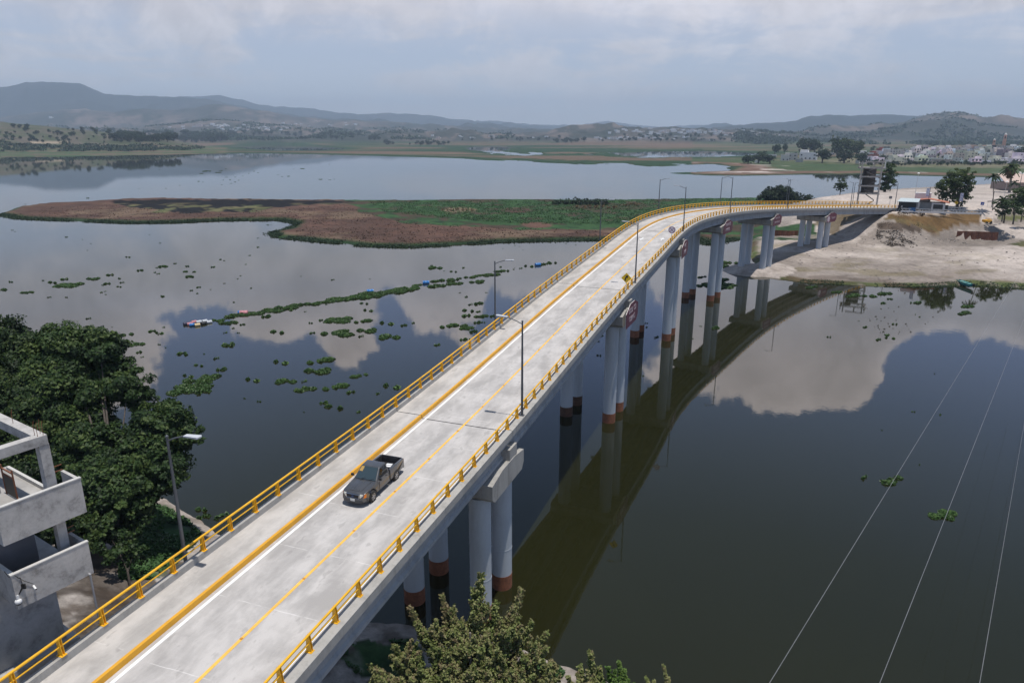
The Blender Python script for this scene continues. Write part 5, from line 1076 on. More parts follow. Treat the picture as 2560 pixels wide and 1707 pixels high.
# shrubby hill on the left
for i in range(140):
    t = rng.random(); uc = [30, 90, 160, 200, 250, 290, 330, 370, 400, 440, 470, 500][int(t*12)]; u = rng.gauss(uc, 22); v0 = np.interp(u, [0, 100, 300, 470, 560], [322, 325, 338, 348, 354]); v = rng.uniform(v0-6, 358)
    g = on_ground(u, v); r = math.hypot(g.x, g.y); put_tree(rng.choice([0, 2, 4, 1]), g.x, g.y, rng.uniform(.35, .95)*r/F_PX*10/6, 'dark shrub scattered over the hillside on the left shore', 'shrubs on the left hillside', z=g.z, cat='shrub', name='hill_shrub')
for i in range(46):
    u = rng.uniform(280, 565); v = rng.uniform(347, 357); g = on_ground(u, v); r = math.hypot(g.x, g.y); put_tree(rng.choice([0, 2]), g.x, g.y, rng.uniform(1.0, 1.6)*r/F_PX*13/6, 'dark tree in the dense grove at the tip of the left hill', 'grove at the tip of the left hill', z=g.z, name='grove_tree')
# groves on the plain
for (u0, u1, v, n, s, lab) in ((952, 1125, 362, 24, 12, 'low dark tree in the long hedge standing on the marsh plain'), (1385, 1470, 356, 16, 15, 'dark tree in the clump left of the middle village'), (800, 960, 348, 14, 12, 'dark tree in the row beyond the marsh plain'), (1480, 1900, 352, 44, 9, 'dark tree scattered through the middle village'), (1560, 1880, 343, 30, 9, 'dark tree on the rise of the middle village'), (560, 900, 338, 26, 11, 'dark tree below the left hillside village'), (1150, 1400, 350, 18, 9, 'small dark tree on the far edge of the plain')):
    for i in range(n):
        u = rng.uniform(u0, u1); g = on_ground(u, v+rng.uniform(-3, 3)); r = math.hypot(g.x, g.y); put_tree(rng.choice([0, 2, 4]), g.x, g.y, rng.uniform(.5, 1.1)*r/F_PX*s*.85/6, lab, lab.replace('dark tree', 'dark trees'), z=g.z)
for k in range(5):
    if not used[k]: bpy.data.objects.remove(protos[k])
# ------------------------------------------------------------------ floating plants
def mat_proto(seed, lobes, h=.32, size=.16, n=1500):
    rng = np.random.default_rng(seed); P_ = []; ang = rng.uniform(0, 6.28, lobes); 
    cs = [(rng.uniform(-.75, .75), rng.uniform(-.4, .4), rng.uniform(.2, .42)) for _ in range(lobes)]
    pts = np.empty((0, 3)); 
    while len(pts) < n:
        p = np.c_[rng.uniform(-1.1, 1.1, 4000), rng.uniform(-.85, .85, 4000)]; f = np.full(4000, -9.)
        for (cx, cy, r) in cs: f = np.maximum(f, 1-np.hypot(p[:, 0]-cx, (p[:, 1]-cy))/r)
        f += (fbm(p[:, 0]*10+seed, p[:, 1]*10, 2.2, 3, seed)-.5)*.9
        k = f > .05; z = rng.uniform(.1, 1, 4000)*np.clip(f*1.6, .15, 1); pts = np.r_[pts, np.c_[p, z][k]]
    return pts[:n]
def hy_mesh(kind, w_m, seed):
    """one floating mat about w_m wide: rosettes of upright rounded leaves"""
    rng = np.random.default_rng(seed); n = int(min(2600, max(60, 95*w_m*w_m*.55))); p = mat_proto(seed, kind, n=n)
    p = p*np.array([w_m/2, w_m/2, .34*min(1, .5+w_m/6)]); p[:, 2] += .02
    V, _ = leaves(p, np.tile([0, 0, 1.0], (n, 1)), .21 if w_m > 1.2 else .15, None, rng, 1.3, .75); return V, rng.normal(.42, .26, n)+p[:, 2]*.8-.1
protosM = {}
def get_mat(size_class, k):
    key = (size_class, k)
    if key not in protosM:
        V, t = hy_mesh({0: 2, 1: 3, 2: 5, 3: 6}[size_class]+k % 2, {0: .8, 1: 2.0, 2: 4.0, 3: 7.0}[size_class], 300+size_class*10+k); o = leaf_obj('plant_mat', V, t, L_water); protosM[key] = [o, False]
    e = protosM[key]
    if not e[1]: e[1] = True; return e[0]
    o = e[0].copy(); sc.collection.objects.link(o); return o
GEN = {0: 'tiny tuft of water plants floating on the lake', 1: 'small clump of water plants floating on the lake'}
nmat = 0
def add_mat(u, v, wpx, label=None, asp=None, rz=None, grp=None):
    global nmat; nmat += 1
    c = pix(u, v, 0); r = (c-Vector((0, 0, CAMZ))).length; w_ = wpx*r/F_PX*1.12; cls = 0 if w_ < 1.3 else 1 if w_ < 2.8 else 2 if w_ < 5.4 else 3
    o = get_mat(cls, nmat % 3); s = w_/(.8, 2.0, 4.0, 7.0)[cls]; rz = rz if rz is not None else (nmat*2.4 % .9)-.45+(math.pi if nmat % 2 else 0); a = asp or (.85+.3*((nmat*37) % 10)/10)
    o.location = c; o.rotation_euler = (0, 0, rz); o.scale = (s, s*a, max(.6, min(1.2, s)))
    side = 'left' if u < 1280 else 'right'
    if label: tag(o, label, 'plant mat', grp)
    elif cls == 0: tag(o, f'tiny tuft of water plants on the open lake, {side} of the bridge', 'plant mat', f'tiny floating tufts {side} of the bridge')
    else: tag(o, f'small clump of dark water plants floating {side} of the bridge', 'plant mat', f'small floating clumps {side} of the bridge')
    return o
A6 = lambda x, y: (400+x/2.6133, 620+y/2.6133)
big = [(1155, 475, 200, 'oval green plant mat, upper of two stacked large ones in the left water'), (1145, 555, 225, 'large green plant mat with pale gap, lower of two stacked in the left water'), (1320, 478, 110, 'round green plant mat right of the upper of two stacked large mats'),
       (1340, 543, 125, 'pointed green plant mat right of the lower of two stacked large mats'), (1478, 495, 80, 'small heart-shaped plant mat left of the round one beside the blue water'), (1600, 505, 52, 'round little plant mat in the open gap left of the bridge'), (1510, 580, 135, 'flat oblong plant mat nearest the left railing above the blue water'),
       (770, 550, 78, 'plant clump alone left of the two stacked large mats'), (1040, 735, 160, 'ragged plant mat, uppermost of the chain in the cloud reflection'), (1015, 808, 165, 'plumpest green plant mat in the middle of the cloud reflection'), (785, 750, 85, 'small plant mat left of the ragged one in the cloud reflection'), (1308, 838, 110, 'plant mat right of the cloud reflection'),
       (835, 870, 130, 'plant mat lower left of the cloud reflection'), (940, 925, 125, 'plant mat with a floating stick, below the cloud reflection'), (1138, 905, 155, 'long low plant mat below the cloud reflection'), (1255, 945, 65, 'small plant mat right of the long low one'), (1510, 908, 98, 'plant mat nearest the left railing beside the first joint'), (1420, 952, 30, None), (1062, 1010, 62, 'small plant mat near the bottom of the blue water'), (1140, 1040, 105, 'thin plant mat, lowest one in the blue water'),
       (285, 862, 250, 'largest winding plant mat at the left of the blue water, upper half'), (215, 918, 270, 'largest winding plant mat at the left of the blue water, lower half'), (180, 838, 60, None), (300, 935, 100, None), (393, 793, 70, None), (255, 768, 52, None), (432, 637, 85, 'round plant mat right of the barrel raft and below it'), (150, 692, 60, 'round plant mat below the barrel raft'), (600, 865, 80, 'dark flat plant mat alone in the blue water'),
       (1610, 1, 20, None), (1805, 130, 90, 'plant mat above the far end of the plant row'), (1918, 155, 40, None), (1775, 117, 22, None), (1855, 150, 10, None), (1358, 410, 55, 'small plant mat below the long plant row'), (2090, 362, 75, 'plant mat right of the second lamp foot, uppermost of that group'), (2030, 370, 30, None), (2015, 410, 65, None), (2075, 418, 38, None), (2010, 445, 70, 'round plant mat in the group left of the second lamp foot'), (2105, 447, 90, 'large round plant mat in the group at the second lamp foot'),
       (2180, 445, 50, None), (2065, 487, 60, None), (2110, 487, 25, None), (1880, 508, 120, 'left end of the sprawling plant mat below the second lamp'), (1960, 510, 90, None), (2010, 525, 90, 'middle of the sprawling plant mat below the second lamp'), (2055, 545, 65, None), (1975, 598, 60, None), (2010, 598, 30, None), (1805, 636, 50, None), (370, 475, 80, 'first dark plant clump right of the barrel raft'), (455, 490, 105, 'second plant clump right of the barrel raft'), (545, 500, 38, None), (685, 447, 65, None), (940, 1072, 10, None), (1300, 1072, 32, None),
       (1000, 557, 42, None), (987, 491, 26, None), (1048, 473, 34, None), (1315, 577, 32, None), (1335, 363, 48, None), (1657, 491, 26, None), (940, 872, 32, None), (650, 1003, 26, None), (552, 982, 18, None), (370, 722, 30, None), (510, 555, 18, None), (480, 525, 20, None), (425, 554, 22, None), (836, 405, 50, None), (1085, 368, 18, None), (950, 416, 14, None), (1800, 250, 110, 'plant mat below the right blue barrel'), (2080, 222, 130, 'long plant mat under the far end of the plant row'), (1930, 232, 130, None), (2225, 152, 75, None),
       (27, 121, 52, None), (99, 102, 16, None), (175, 120, 24, None), (163, 154, 30, None), (222, 157, 18, None), (345, 126, 22, None), (197, 187, 45, None), (587, 49, 12, None), (418, 83, 12, None), (396, 76, 16, None), (560, 107, 10, None), (527, 182, 10, None), (507, 202, 10, None), (422, 232, 12, None), (204, 278, 16, None), (245, 297, 14, None), (256, 258, 30, None), (18, 317, 22, None), (482, 355, 14, None), (1130, 208, 20, None), (1370, 203, 10, None), (596, 263, 14, None), (1, 560, 30, None), (290, 692, 10, None), (1980, 130, 22, None), (1960, 293, 14, None), (2130, 292, 14, None), (2003, 320, 26, None), (920, 185, 8, None)]
for (x_, y_, w_, lab) in big:
    u, v = A6(x_, y_); add_mat(u, v, w_/2.6133, lab)
# the row of plants trapped along the boom
row = [(480, 445, 90), (560, 440, 60), (620, 428, 120), (700, 415, 130), (760, 405, 110), (815, 392, 110), (870, 380, 80), (925, 374, 90), (985, 368, 80), (1040, 360, 70), (1110, 348, 110), (1180, 335, 150), (1250, 325, 180), (1330, 320, 190), (1400, 300, 170), (1480, 290, 170), (1560, 278, 170), (1630, 265, 90), (1675, 245, 55), (1820, 218, 70), (1870, 213, 80), (1915, 207, 50), (1960, 199, 30), (2020, 193, 60), (2070, 184, 50), (2110, 178, 50), (2170, 175, 110), (2250, 151, 40), (2310, 140, 10)]
for i, (x_, y_, w_) in enumerate(row):
    u, v = A6(x_, y_); o = add_mat(u, v, w_*1.3/2.6133, 'green plant clump in the long floating row beside the left side of the bridge', rz=.35, grp='plant clumps in the long floating row'); o.scale[1] *= .8
A7 = lambda x, y: (1220+x/5.6, 560+y/5.6)
for (x_, y_, w_) in ((455, 622, 50), (570, 595, 110), (780, 565, 110), (840, 553, 100), (900, 543, 110), (180, 604, 45), (370, 617, 12), (1093, 275, 25), (1227, 294, 22), (383, 302, 22), (440, 317, 16), (208, 347, 14), (488, 362, 12)):
    u, v = A7(x_, y_); add_mat(u, v, w_/5.6)
A2 = lambda x, y: (x/3.36, 540+y/3.36)
for (x_, y_, w_) in ((235, 643, 80), (30, 620, 70), (560, 585, 200), (445, 560, 60), (528, 534, 55), (768, 530, 90), (95, 555, 30), (360, 543, 18), (415, 683, 22), (555, 684, 20), (912, 498, 55), (905, 571, 55), (865, 582, 18), (1003, 526, 25), (1027, 560, 28), (1003, 595, 36), (853, 643, 22), (882, 634, 14), (890, 659, 14), (1187, 457, 50), (1380, 424, 70), (1315, 436, 20), (1303, 475, 20), (1328, 486, 22), (1472, 400, 16), (1570, 423, 30), (1552, 468, 40), (1600, 510, 55), (1630, 470, 22), (1788, 430, 28), (1072, 347, 36), (556, 178, 22), (105, 120, 12), (124, 132, 8), (693, 198, 8), (763, 233, 8), (735, 289, 8), (1344, 228, 14), (1256, 157, 8),
    (1882, 375, 14), (1852, 367, 18), (2063, 407, 12), (2100, 332, 14), (2165, 263, 24), (2168, 186, 14), (2248, 76, 18), (2276, 76, 8), (1605, 627, 22), (1658, 652, 16), (1366, 677, 28), (1886, 567, 14), (1995, 528, 12), (2021, 503, 12), (1768, 618, 10), (1965, 726, 16), (2108, 606, 16), (745, 862, 30), (940, 933, 8), (1378, 935, 22), (1285, 970, 60), (1335, 985, 60), (1040, 1005, 130), (930, 1020, 90), (1128, 1080, 120), (1173, 1146, 48), (1193, 1185, 20), (1340, 1080, 24), (1390, 1106, 12), (130, 975, 140), (1538, 1160, 78), (1898, 1088, 108), (1780, 430, 16), (1715, 1160, 12), (1810, 1195, 30)):
    u, v = A2(x_, y_); add_mat(u, v, w_/3.36)
A1 = lambda x, y: (x/2.7349, 180+y/2.7349)
for (x_, y_, w_) in ((597, 863, 18), (718, 880, 10), (1230, 776, 8), (1360, 749, 14), (1388, 754, 8), (1410, 679, 60), (1490, 688, 40), (1375, 695, 22), (1508, 675, 20), (1545, 662, 10), (1548, 721, 12), (1577, 738, 14), (1605, 753, 12), (1580, 763, 12), (1630, 741, 10), (1610, 720, 10), (1660, 712, 8), (1700, 695, 8), (1735, 680, 10), (1765, 690, 12), (1527, 740, 8), (1515, 772, 8), (1900, 705, 10), (1930, 716, 10), (1970, 714, 16), (2065, 662, 24), (2005, 664, 8), (2190, 735, 24), (2255, 738, 14), (2285, 735, 8), (2250, 632, 8), (1088, 668, 6), (1135, 797, 8), (950, 798, 6), (175, 905, 8)): u, v = A1(x_, y_); add_mat(u, v, w_/2.7349)
AR = lambda x, y: (1600+x/2.4125, 600+y/2.4125)
for (x_, y_, w_, lab) in ((1543, 1458, 140, 'green plant mat crossed by the overhead wire in the lower right water'), (1355, 1433, 42, 'small plant tuft left of the mat under the wire'), (1970, 402, 68, 'upper oval plant mat below the moored boat'), (1940, 440, 82, 'lower oval plant mat below the moored boat'), (1690, 380, 50, 'green plant mat in the middle of the right bay'), (1648, 380, 26, None), (1513, 357, 32, None), (1457, 381, 38, None), (1470, 325, 80, 'plant mat over the bridge reflection'), (1270, 335, 90, None), (1380, 340, 70, None), (1190, 315, 60, None), (1045, 287, 80, 'plant mat between the reflected piles of the sixth pier'), (443, 530, 60, 'plant mat on the reflection of the third pier'), (1533, 509, 26, None), (1355, 528, 36, None), (1500, 575, 36, None), (1508, 593, 40, None), (1440, 600, 40, None), (1688, 464, 14, None), (1137, 586, 22, None), (1763, 390, 10, None), (1428, 478, 8, None), (1320, 489, 8, None), (1660, 450, 8, None), (1777, 806, 8, None), (1647, 1036, 18, None), (1813, 1054, 18, None), (97, 588, 30, None), (40, 502, 18, None), (38, 527, 18, None), (320, 595, 10, None), (365, 520, 14, None), (20, 820, 14, None), (1685, 1355, 10, None), (1460, 1147, 8, None),
    (540, 140, 90, 'leafy plant raft behind the fourth pier'), (540, 160, 90, None), (450, 265, 200, 'large dark plant raft at the waterline before the gravel cone'), (400, 275, 130, None), (510, 285, 120, None), (500, 240, 80, None), (380, 225, 60, None)):
    u, v = AR(x_, y_); add_mat(u, v, w_/2.4125, lab)
for (x_, y_, w_) in ((190, 165, 40), (655, 488, 50), (660, 330, 30), (690, 270, 40)): add_mat(1350+x_/4.48, 780+y_/4.48, w_/4.48)
for (u, v, w_, lab) in ((2362, 1287, 60, 'yellowish green plant mat under the middle overhead wire'), (515, 1290, 34, 'leafy clump at the shore beside the nearest left lamp, nearer the bridge'), (555, 1290, 26, 'leafy clump touching the left railing near the shore'), (500, 1275, 26, None)): add_mat(u, v, w_, lab)
for e in protosM.values():
    if not e[1]: bpy.data.objects.remove(e[0])
# ------------------------------------------------------------------ shore fringe and ground cover (uncountable)
def scatter_fringe(name, fn, n, size, m, seed, hgt=.25, tb=.45):
    rng = np.random.default_rng(seed); P_ = fn(rng, n); z = gza(P_[:, 0], P_[:, 1]); z = np.maximum(z, 0)+rng.uniform(0, 1, len(P_))*hgt
    V, _ = leaves(np.c_[P_, z], np.tile([0, 0, 1.0], (len(P_), 1)), size, None, rng, 1.3, .8); return tag(leaf_obj(name, V, rng.normal(tb, .25, len(P_)), m), kind='stuff')
def near_line(poly, i0, i1, width):
    def f(rng, n):
        seg = [(np.array(poly[i % len(poly)]), np.array(poly[(i+1) % len(poly)])) for i in range(i0, i1)]; L = np.array([np.linalg.norm(b-a) for a, b in seg]); k = rng.choice(len(seg), n, p=L/L.sum()); t = rng.random(n)[:, None]
        A_ = np.array([s[0] for s in seg])[k]; B_ = np.array([s[1] for s in seg])[k]; p = A_+(B_-A_)*t; d = B_-A_; nn = np.c_[-d[:, 1], d[:, 0]]/np.linalg.norm(d, axis=1)[:, None]
        keep = fbm(p[:, 0], p[:, 1], 9, 3, 5) > .30
        return (p+nn*rng.normal(.2, width/2, n)[:, None])[keep]
    return f
tag(scatter_fringe('shore_plants', near_line(BANK, 4, 15, 1.5), 9000, .22, L_dark, 71, .10, .7), kind='stuff')
scatter_fringe('island_edge_plants', near_line(ISLAND, 18, 43, 2.0), 26000, .36, L_dark, 72, .4, .45)
def pixv(u, v, z):
    x = (u-1280)/F_PX; y = -(v-853.5)/F_PX; c, s = math.cos(PITCH), math.sin(PITCH); k = (z-CAMZ)/(-s+y*c); return np.c_[x*k, (c+y*s)*k]
def in_px(polys, n_, zc=1.0, th=.42):
    """points on the ground inside outlines seen in the photograph"""
    def f(rng, n):
        out = []
        for poly in polys:
            q_ = np.array(poly, float); lo, hi = q_.min(0), q_.max(0); p = rng.uniform(lo, hi, (n, 2)); p = p[inpoly(p[:, 0], p[:, 1], poly)]; z = np.full(len(p), float(zc))
            for _ in range(6): w_ = pixv(p[:, 0], p[:, 1], z); z = .5*z+.5*np.maximum(gza(w_[:, 0], w_[:, 1]), 0)
            out.append(w_[fbm(w_[:, 0], w_[:, 1], 2.5, 3, 8) > th])
        return np.concatenate(out)
    return f
scatter_fringe('ground_cover', in_px([[(350, 1250), (415, 1268), (470, 1300), (505, 1335), (450, 1400), (380, 1450), (300, 1450), (300, 1330)]], 0, 2.5), 16000, .22, L_grass, 73, .35, .8)
scatter_fringe('ground_cover', in_px([[(850, 1640), (900, 1600), (1030, 1600), (1060, 1660), (1000, 1720), (900, 1700)], [(1330, 1655), (1400, 1665), (1440, 1720), (1300, 1800), (1200, 1740)]], 0, 1.5), 9000, .16, L_grass, 74, .25, .7)
scatter_fringe('island_grass', in_px([[(920, 503), (1372, 501), (1720, 498), (1883, 496), (1890, 530), (1750, 560), (1500, 560), (1290, 560), (1100, 545), (960, 530)]], 0, .8), 46000, .42, L_grass, 75, .3, .5)
scatter_fringe('dead_grass', in_px([[(60, 542), (120, 520), (280, 512), (500, 532), (700, 522), (860, 512), (960, 545), (1180, 566), (1380, 572), (1600, 584), (1520, 596), (1260, 600), (1020, 612), (850, 602), (720, 590), (770, 560), (740, 548), (560, 545), (330, 552)]], 0, .8, .47), 30000, .36, L_dead, 77, .18, .45)
scatter_fringe('dry_brush', in_px([[(2190, 574), (2196, 555), (2240, 551), (2290, 560), (2312, 572), (2300, 581), (2270, 578), (2240, 577), (2215, 573)]], 0, 6.8, .40), 5200, .26, L_brush, 76, .25, .35)
def scrub(az0, az1, r0, r1, n, size, th, m, seed, sc2=60, tb=.4, name='hillside_scrub'):
    rng = np.random.default_rng(seed); a = rng.uniform(math.radians(az0), math.radians(az1), n); r = np.exp(rng.uniform(math.log(r0), math.log(r1), n)); X, Y = r*np.sin(a), r*np.cos(a)
    z = gza(X, Y); k = (z > 3.5) & (fbm(X, Y, sc2, 4, seed) > th); X, Y, z = X[k], Y[k], z[k]; N = len(X); q = 5
    P_ = np.repeat(np.c_[X, Y, z], q, 0)+rng.normal(0, 1, (N*q, 3))*np.array([size*.8, size*.8, size*.25])+[0, 0, size*.35]
    V, _ = leaves(P_, np.tile([0, -.5, .8], (N*q, 1)), size, None, rng, 1.1, .9); return tag(leaf_obj(name, V, rng.normal(tb, .25, N*q), m), kind='stuff')
scrub(-38, -19, 1260, 1760, 5200, 3.6, .50, L_dark, 81)
scrub(17, 40, 2300, 4300, 9000, 8.0, .52, L_dark, 82, 160)
scrub(-38, 0, 2700, 4600, 9000, 8.5, .53, L_dark, 83, 180)
# thicket and brown reed mounds on the island
def isl_bush(name, lab, cat, u, v, w_, h, m, seed, size=.4, n=7):
    b = pix(u, v, .8); r = b.length/F_PX; rg = random.Random(seed); T = thing(name, lab, cat, b)
    bls = [((i/(n-1)-.5)*w_*r*.9, rg.uniform(-1, 1), h*r*(.35+.3*rg.random())*(1-abs(i/(n-1)-.5)), h*r*.55, .7) for i in range(n)]
    V, t = cloud(bls, 1.0, size, seed, lump=.4); leaf_obj('foliage', V, t, m, T); return T
isl_bush('thicket', 'long dark green thicket at the back edge of the island, left of the bend', 'thicket', 1450, 512, 130, 20, L_dark, 1, .5, 9)
isl_bush('reed_bed', 'pale brown reeds in front of the long thicket on the island', 'reeds', 1490, 522, 100, 12, L_dry, 2, .4)
isl_bush('reed_bed', 'round brown reed mound right of the long thicket on the island', 'reeds', 1578, 514, 36, 9, L_dry, 3, .4, 5)
isl_bush('reed_bed', 'tan oval reed patch on the green left half of the island', 'reeds', 1143, 528, 82, 9, L_dry, 4, .4)
# ------------------------------------------------------------------ barrels, raft and boat
def barrel(parent_lab, c, rz, m, L=.9, r=.29, name='barrel', m2=None, tilt=0.0, grp=None):
    T = thing(name, parent_lab, 'barrel', c, rz, grp); mb = MB(); prof = [(-.5, .88), (-.48, 1.0), (-.2, 1.0), (-.18, 1.05), (-.15, 1.0), (.15, 1.0), (.18, 1.05), (.2, 1.0), (.48, 1.0), (.5, .88)]
    mb.tube([(x_*L, 0, x_*tilt) for x_, _ in prof], [r*k for _, k in prof], 16); mb.build('barrel_body', m, T, 50)
    mb = MB(); mb.tube([(-.51*L, .12, .08-.5*tilt), (-.535*L, .12, .08-.5*tilt)], .045, 8); mb.build('bung', m2 or M_blk, T); return T
M_bblue = mat('barrel_blue', (.02, .15, .42), .35, var=.12); M_bcream = mat('barrel_cream', (.62, .48, .26), .5, var=.15); M_bpink = mat('barrel_pink', (.48, .20, .22), .55, var=.2); M_bwhite = mat('barrel_white', (.50, .52, .55), .4, var=.08); M_bnavy = mat('barrel_navy', (.03, .03, .07), .5); M_bblack = mat('barrel_black', (.03, .03, .03), .5)
rc = pix(495, 811, 0); rr0 = .41
E1 = Vector((.93, .36, 0)); E2 = Vector((-.36, .93, 0))
raft = [(-2.0, .35, M_bnavy, 'navy barrel at the left end of the barrel raft'), (-1.35, .1, M_bpink, 'rust red barrel second from the left in the barrel raft'), (-.95, -.35, M_bblue, 'bright blue barrel in front of the barrel raft'), (-.05, -.55, M_bcream, 'cream barrel in front of the barrel raft'), (-.7, .75, M_bpink, 'pink barrel at the back of the barrel raft'), (.15, .65, M_bwhite, 'grey white barrel in the middle of the barrel raft'),
        (1.1, .75, M_bwhite, 'whitest barrel at the back right of the barrel raft'), (.95, -.1, M_bblack, 'black barrel at the front right of the barrel raft'), (1.9, .25, M_bwhite, 'pale barrel at the right end of the barrel raft')]
for (e, n_, m, lab) in raft: barrel(lab, rc+E1*e*1.05+E2*n_*1.9+Vector((0, 0, .16)), .75+random.uniform(-.25, .25), m, .95, .34, grp='barrels lashed together as a raft')
for (uv, m, lab, rz) in ((A6(1373, 289), M_bblue, 'blue barrel floating on the densest part of the plant row', .3), (A6(1738, 232), M_bblue, 'blue barrel in the gap of the plant row, nearer the second lamp', .2), (A7(697, 580), M_bblue, 'blue barrel at the far end of the plant row close to the bridge', .4), (A6(548, 430), M_bpink, 'half pink, half blue barrel at the left end of the plant row', .1)):
    c = pix(uv[0], uv[1], 0); barrel(lab, c+Vector((0, 0, .2)), rz, m, 1.6, .5); 
    if 'half pink' in lab: barrel('pale blue barrel tied to the pink one at the left end of the plant row', c+Vector((-.9, .5, .15)), rz, M_bblue, .9, .4)
def boat():
    c = pix(2413, 709, .62); d = (pix(2440, 724, .3)-pix(2384, 698, .8)); rz = math.atan2(d.y, d.x); L = 6.6; T = thing('boat', 'small turquoise open boat moored at the gravel bank on the right', 'boat', c, rz)
    st = [(-.5, .30, .0, .42), (-.3, .62, -.22, .36), (0, .72, -.26, .34), (.3, .60, -.24, .38), (.42, .34, -.16, .46), (.5, .04, .05, .56)]; mb = MB(); ring = []
    for (x_, w_, zb, zt_) in st: ring.append([(x_*L, -w_, zt_), (x_*L, -w_*.8, zb), (x_*L, w_*.8, zb), (x_*L, w_, zt_), (x_*L, w_*.9, zt_), (x_*L, w_*.7, zb+.08), (x_*L, -w_*.7, zb+.08), (x_*L, -w_*.9, zt_)])
    for a, b_ in zip(ring, ring[1:]):
        for j in range(8): mb.quad(a[j], b_[j], b_[(j+1) % 8], a[(j+1) % 8])
    mb.quad(*ring[0]); mb.quad(*ring[-1]); mb.build('hull', mat('boat_teal', (.02, .20, .22), .4, var=.1), T)
    mb = MB(); mb.box((-.1, 0, .0), (L*.72, .95, .04)); mb.build('inner_floor', mat('boat_mint', (.33, .60, .52), .5, var=.12), T)
    for x_ in (-1.7, -.3, 1.3): mb = MB(); mb.box((x_, 0, .26), (.34, 1.25, .05)); mb.build('thwart', mat('boat_mint', (.33, .60, .52)), T)
    mb = MB(); mb.box((3.3, 0, .35), (.4, .34, .5)); mb.box((3.5, 0, -.1), (.12, .1, .6)); mb.build('outboard_motor', M_blk, T)
boat()
# ------------------------------------------------------------------ overhead wires
M_wire = mat('wire', (.26, .26, .27), .4, metal=.3)
for (a, b_, lab) in (((1900, 1745, 24.5, 14), (2504, 760, 60, 0), 'leftmost of three overhead wires crossing the water on the right'), ((2184, 1745, 24.5, 0), (2557, 805, 60, 0), 'middle of three overhead wires crossing the water on the right'), ((2440, 1760, 24.5, 0), (2562, 1050, 60, 0), 'rightmost of three overhead wires crossing the water on the right')):
    p0 = at(a[0], a[1], 13.0); p1 = at(b_[0], b_[1], 70.0); d = p1-p0; pts = [p0-d*.3]+[p0+d*t+Vector((0, 0, -.5*4*t*(1-t)*0)) for t in np.linspace(0, 1, 6)]+[p1+d*.9*Vector((1, 1, .35)).x]
    mb = MB(); mb.tube([p0-d*.25, p0, p0+d*.5, p1, p1+d*.7], .0075, 6); o = mb.build('overhead_wire', M_wire); tag(o, lab, 'wire', 'overhead wires on the right'); recenter(o, p0)
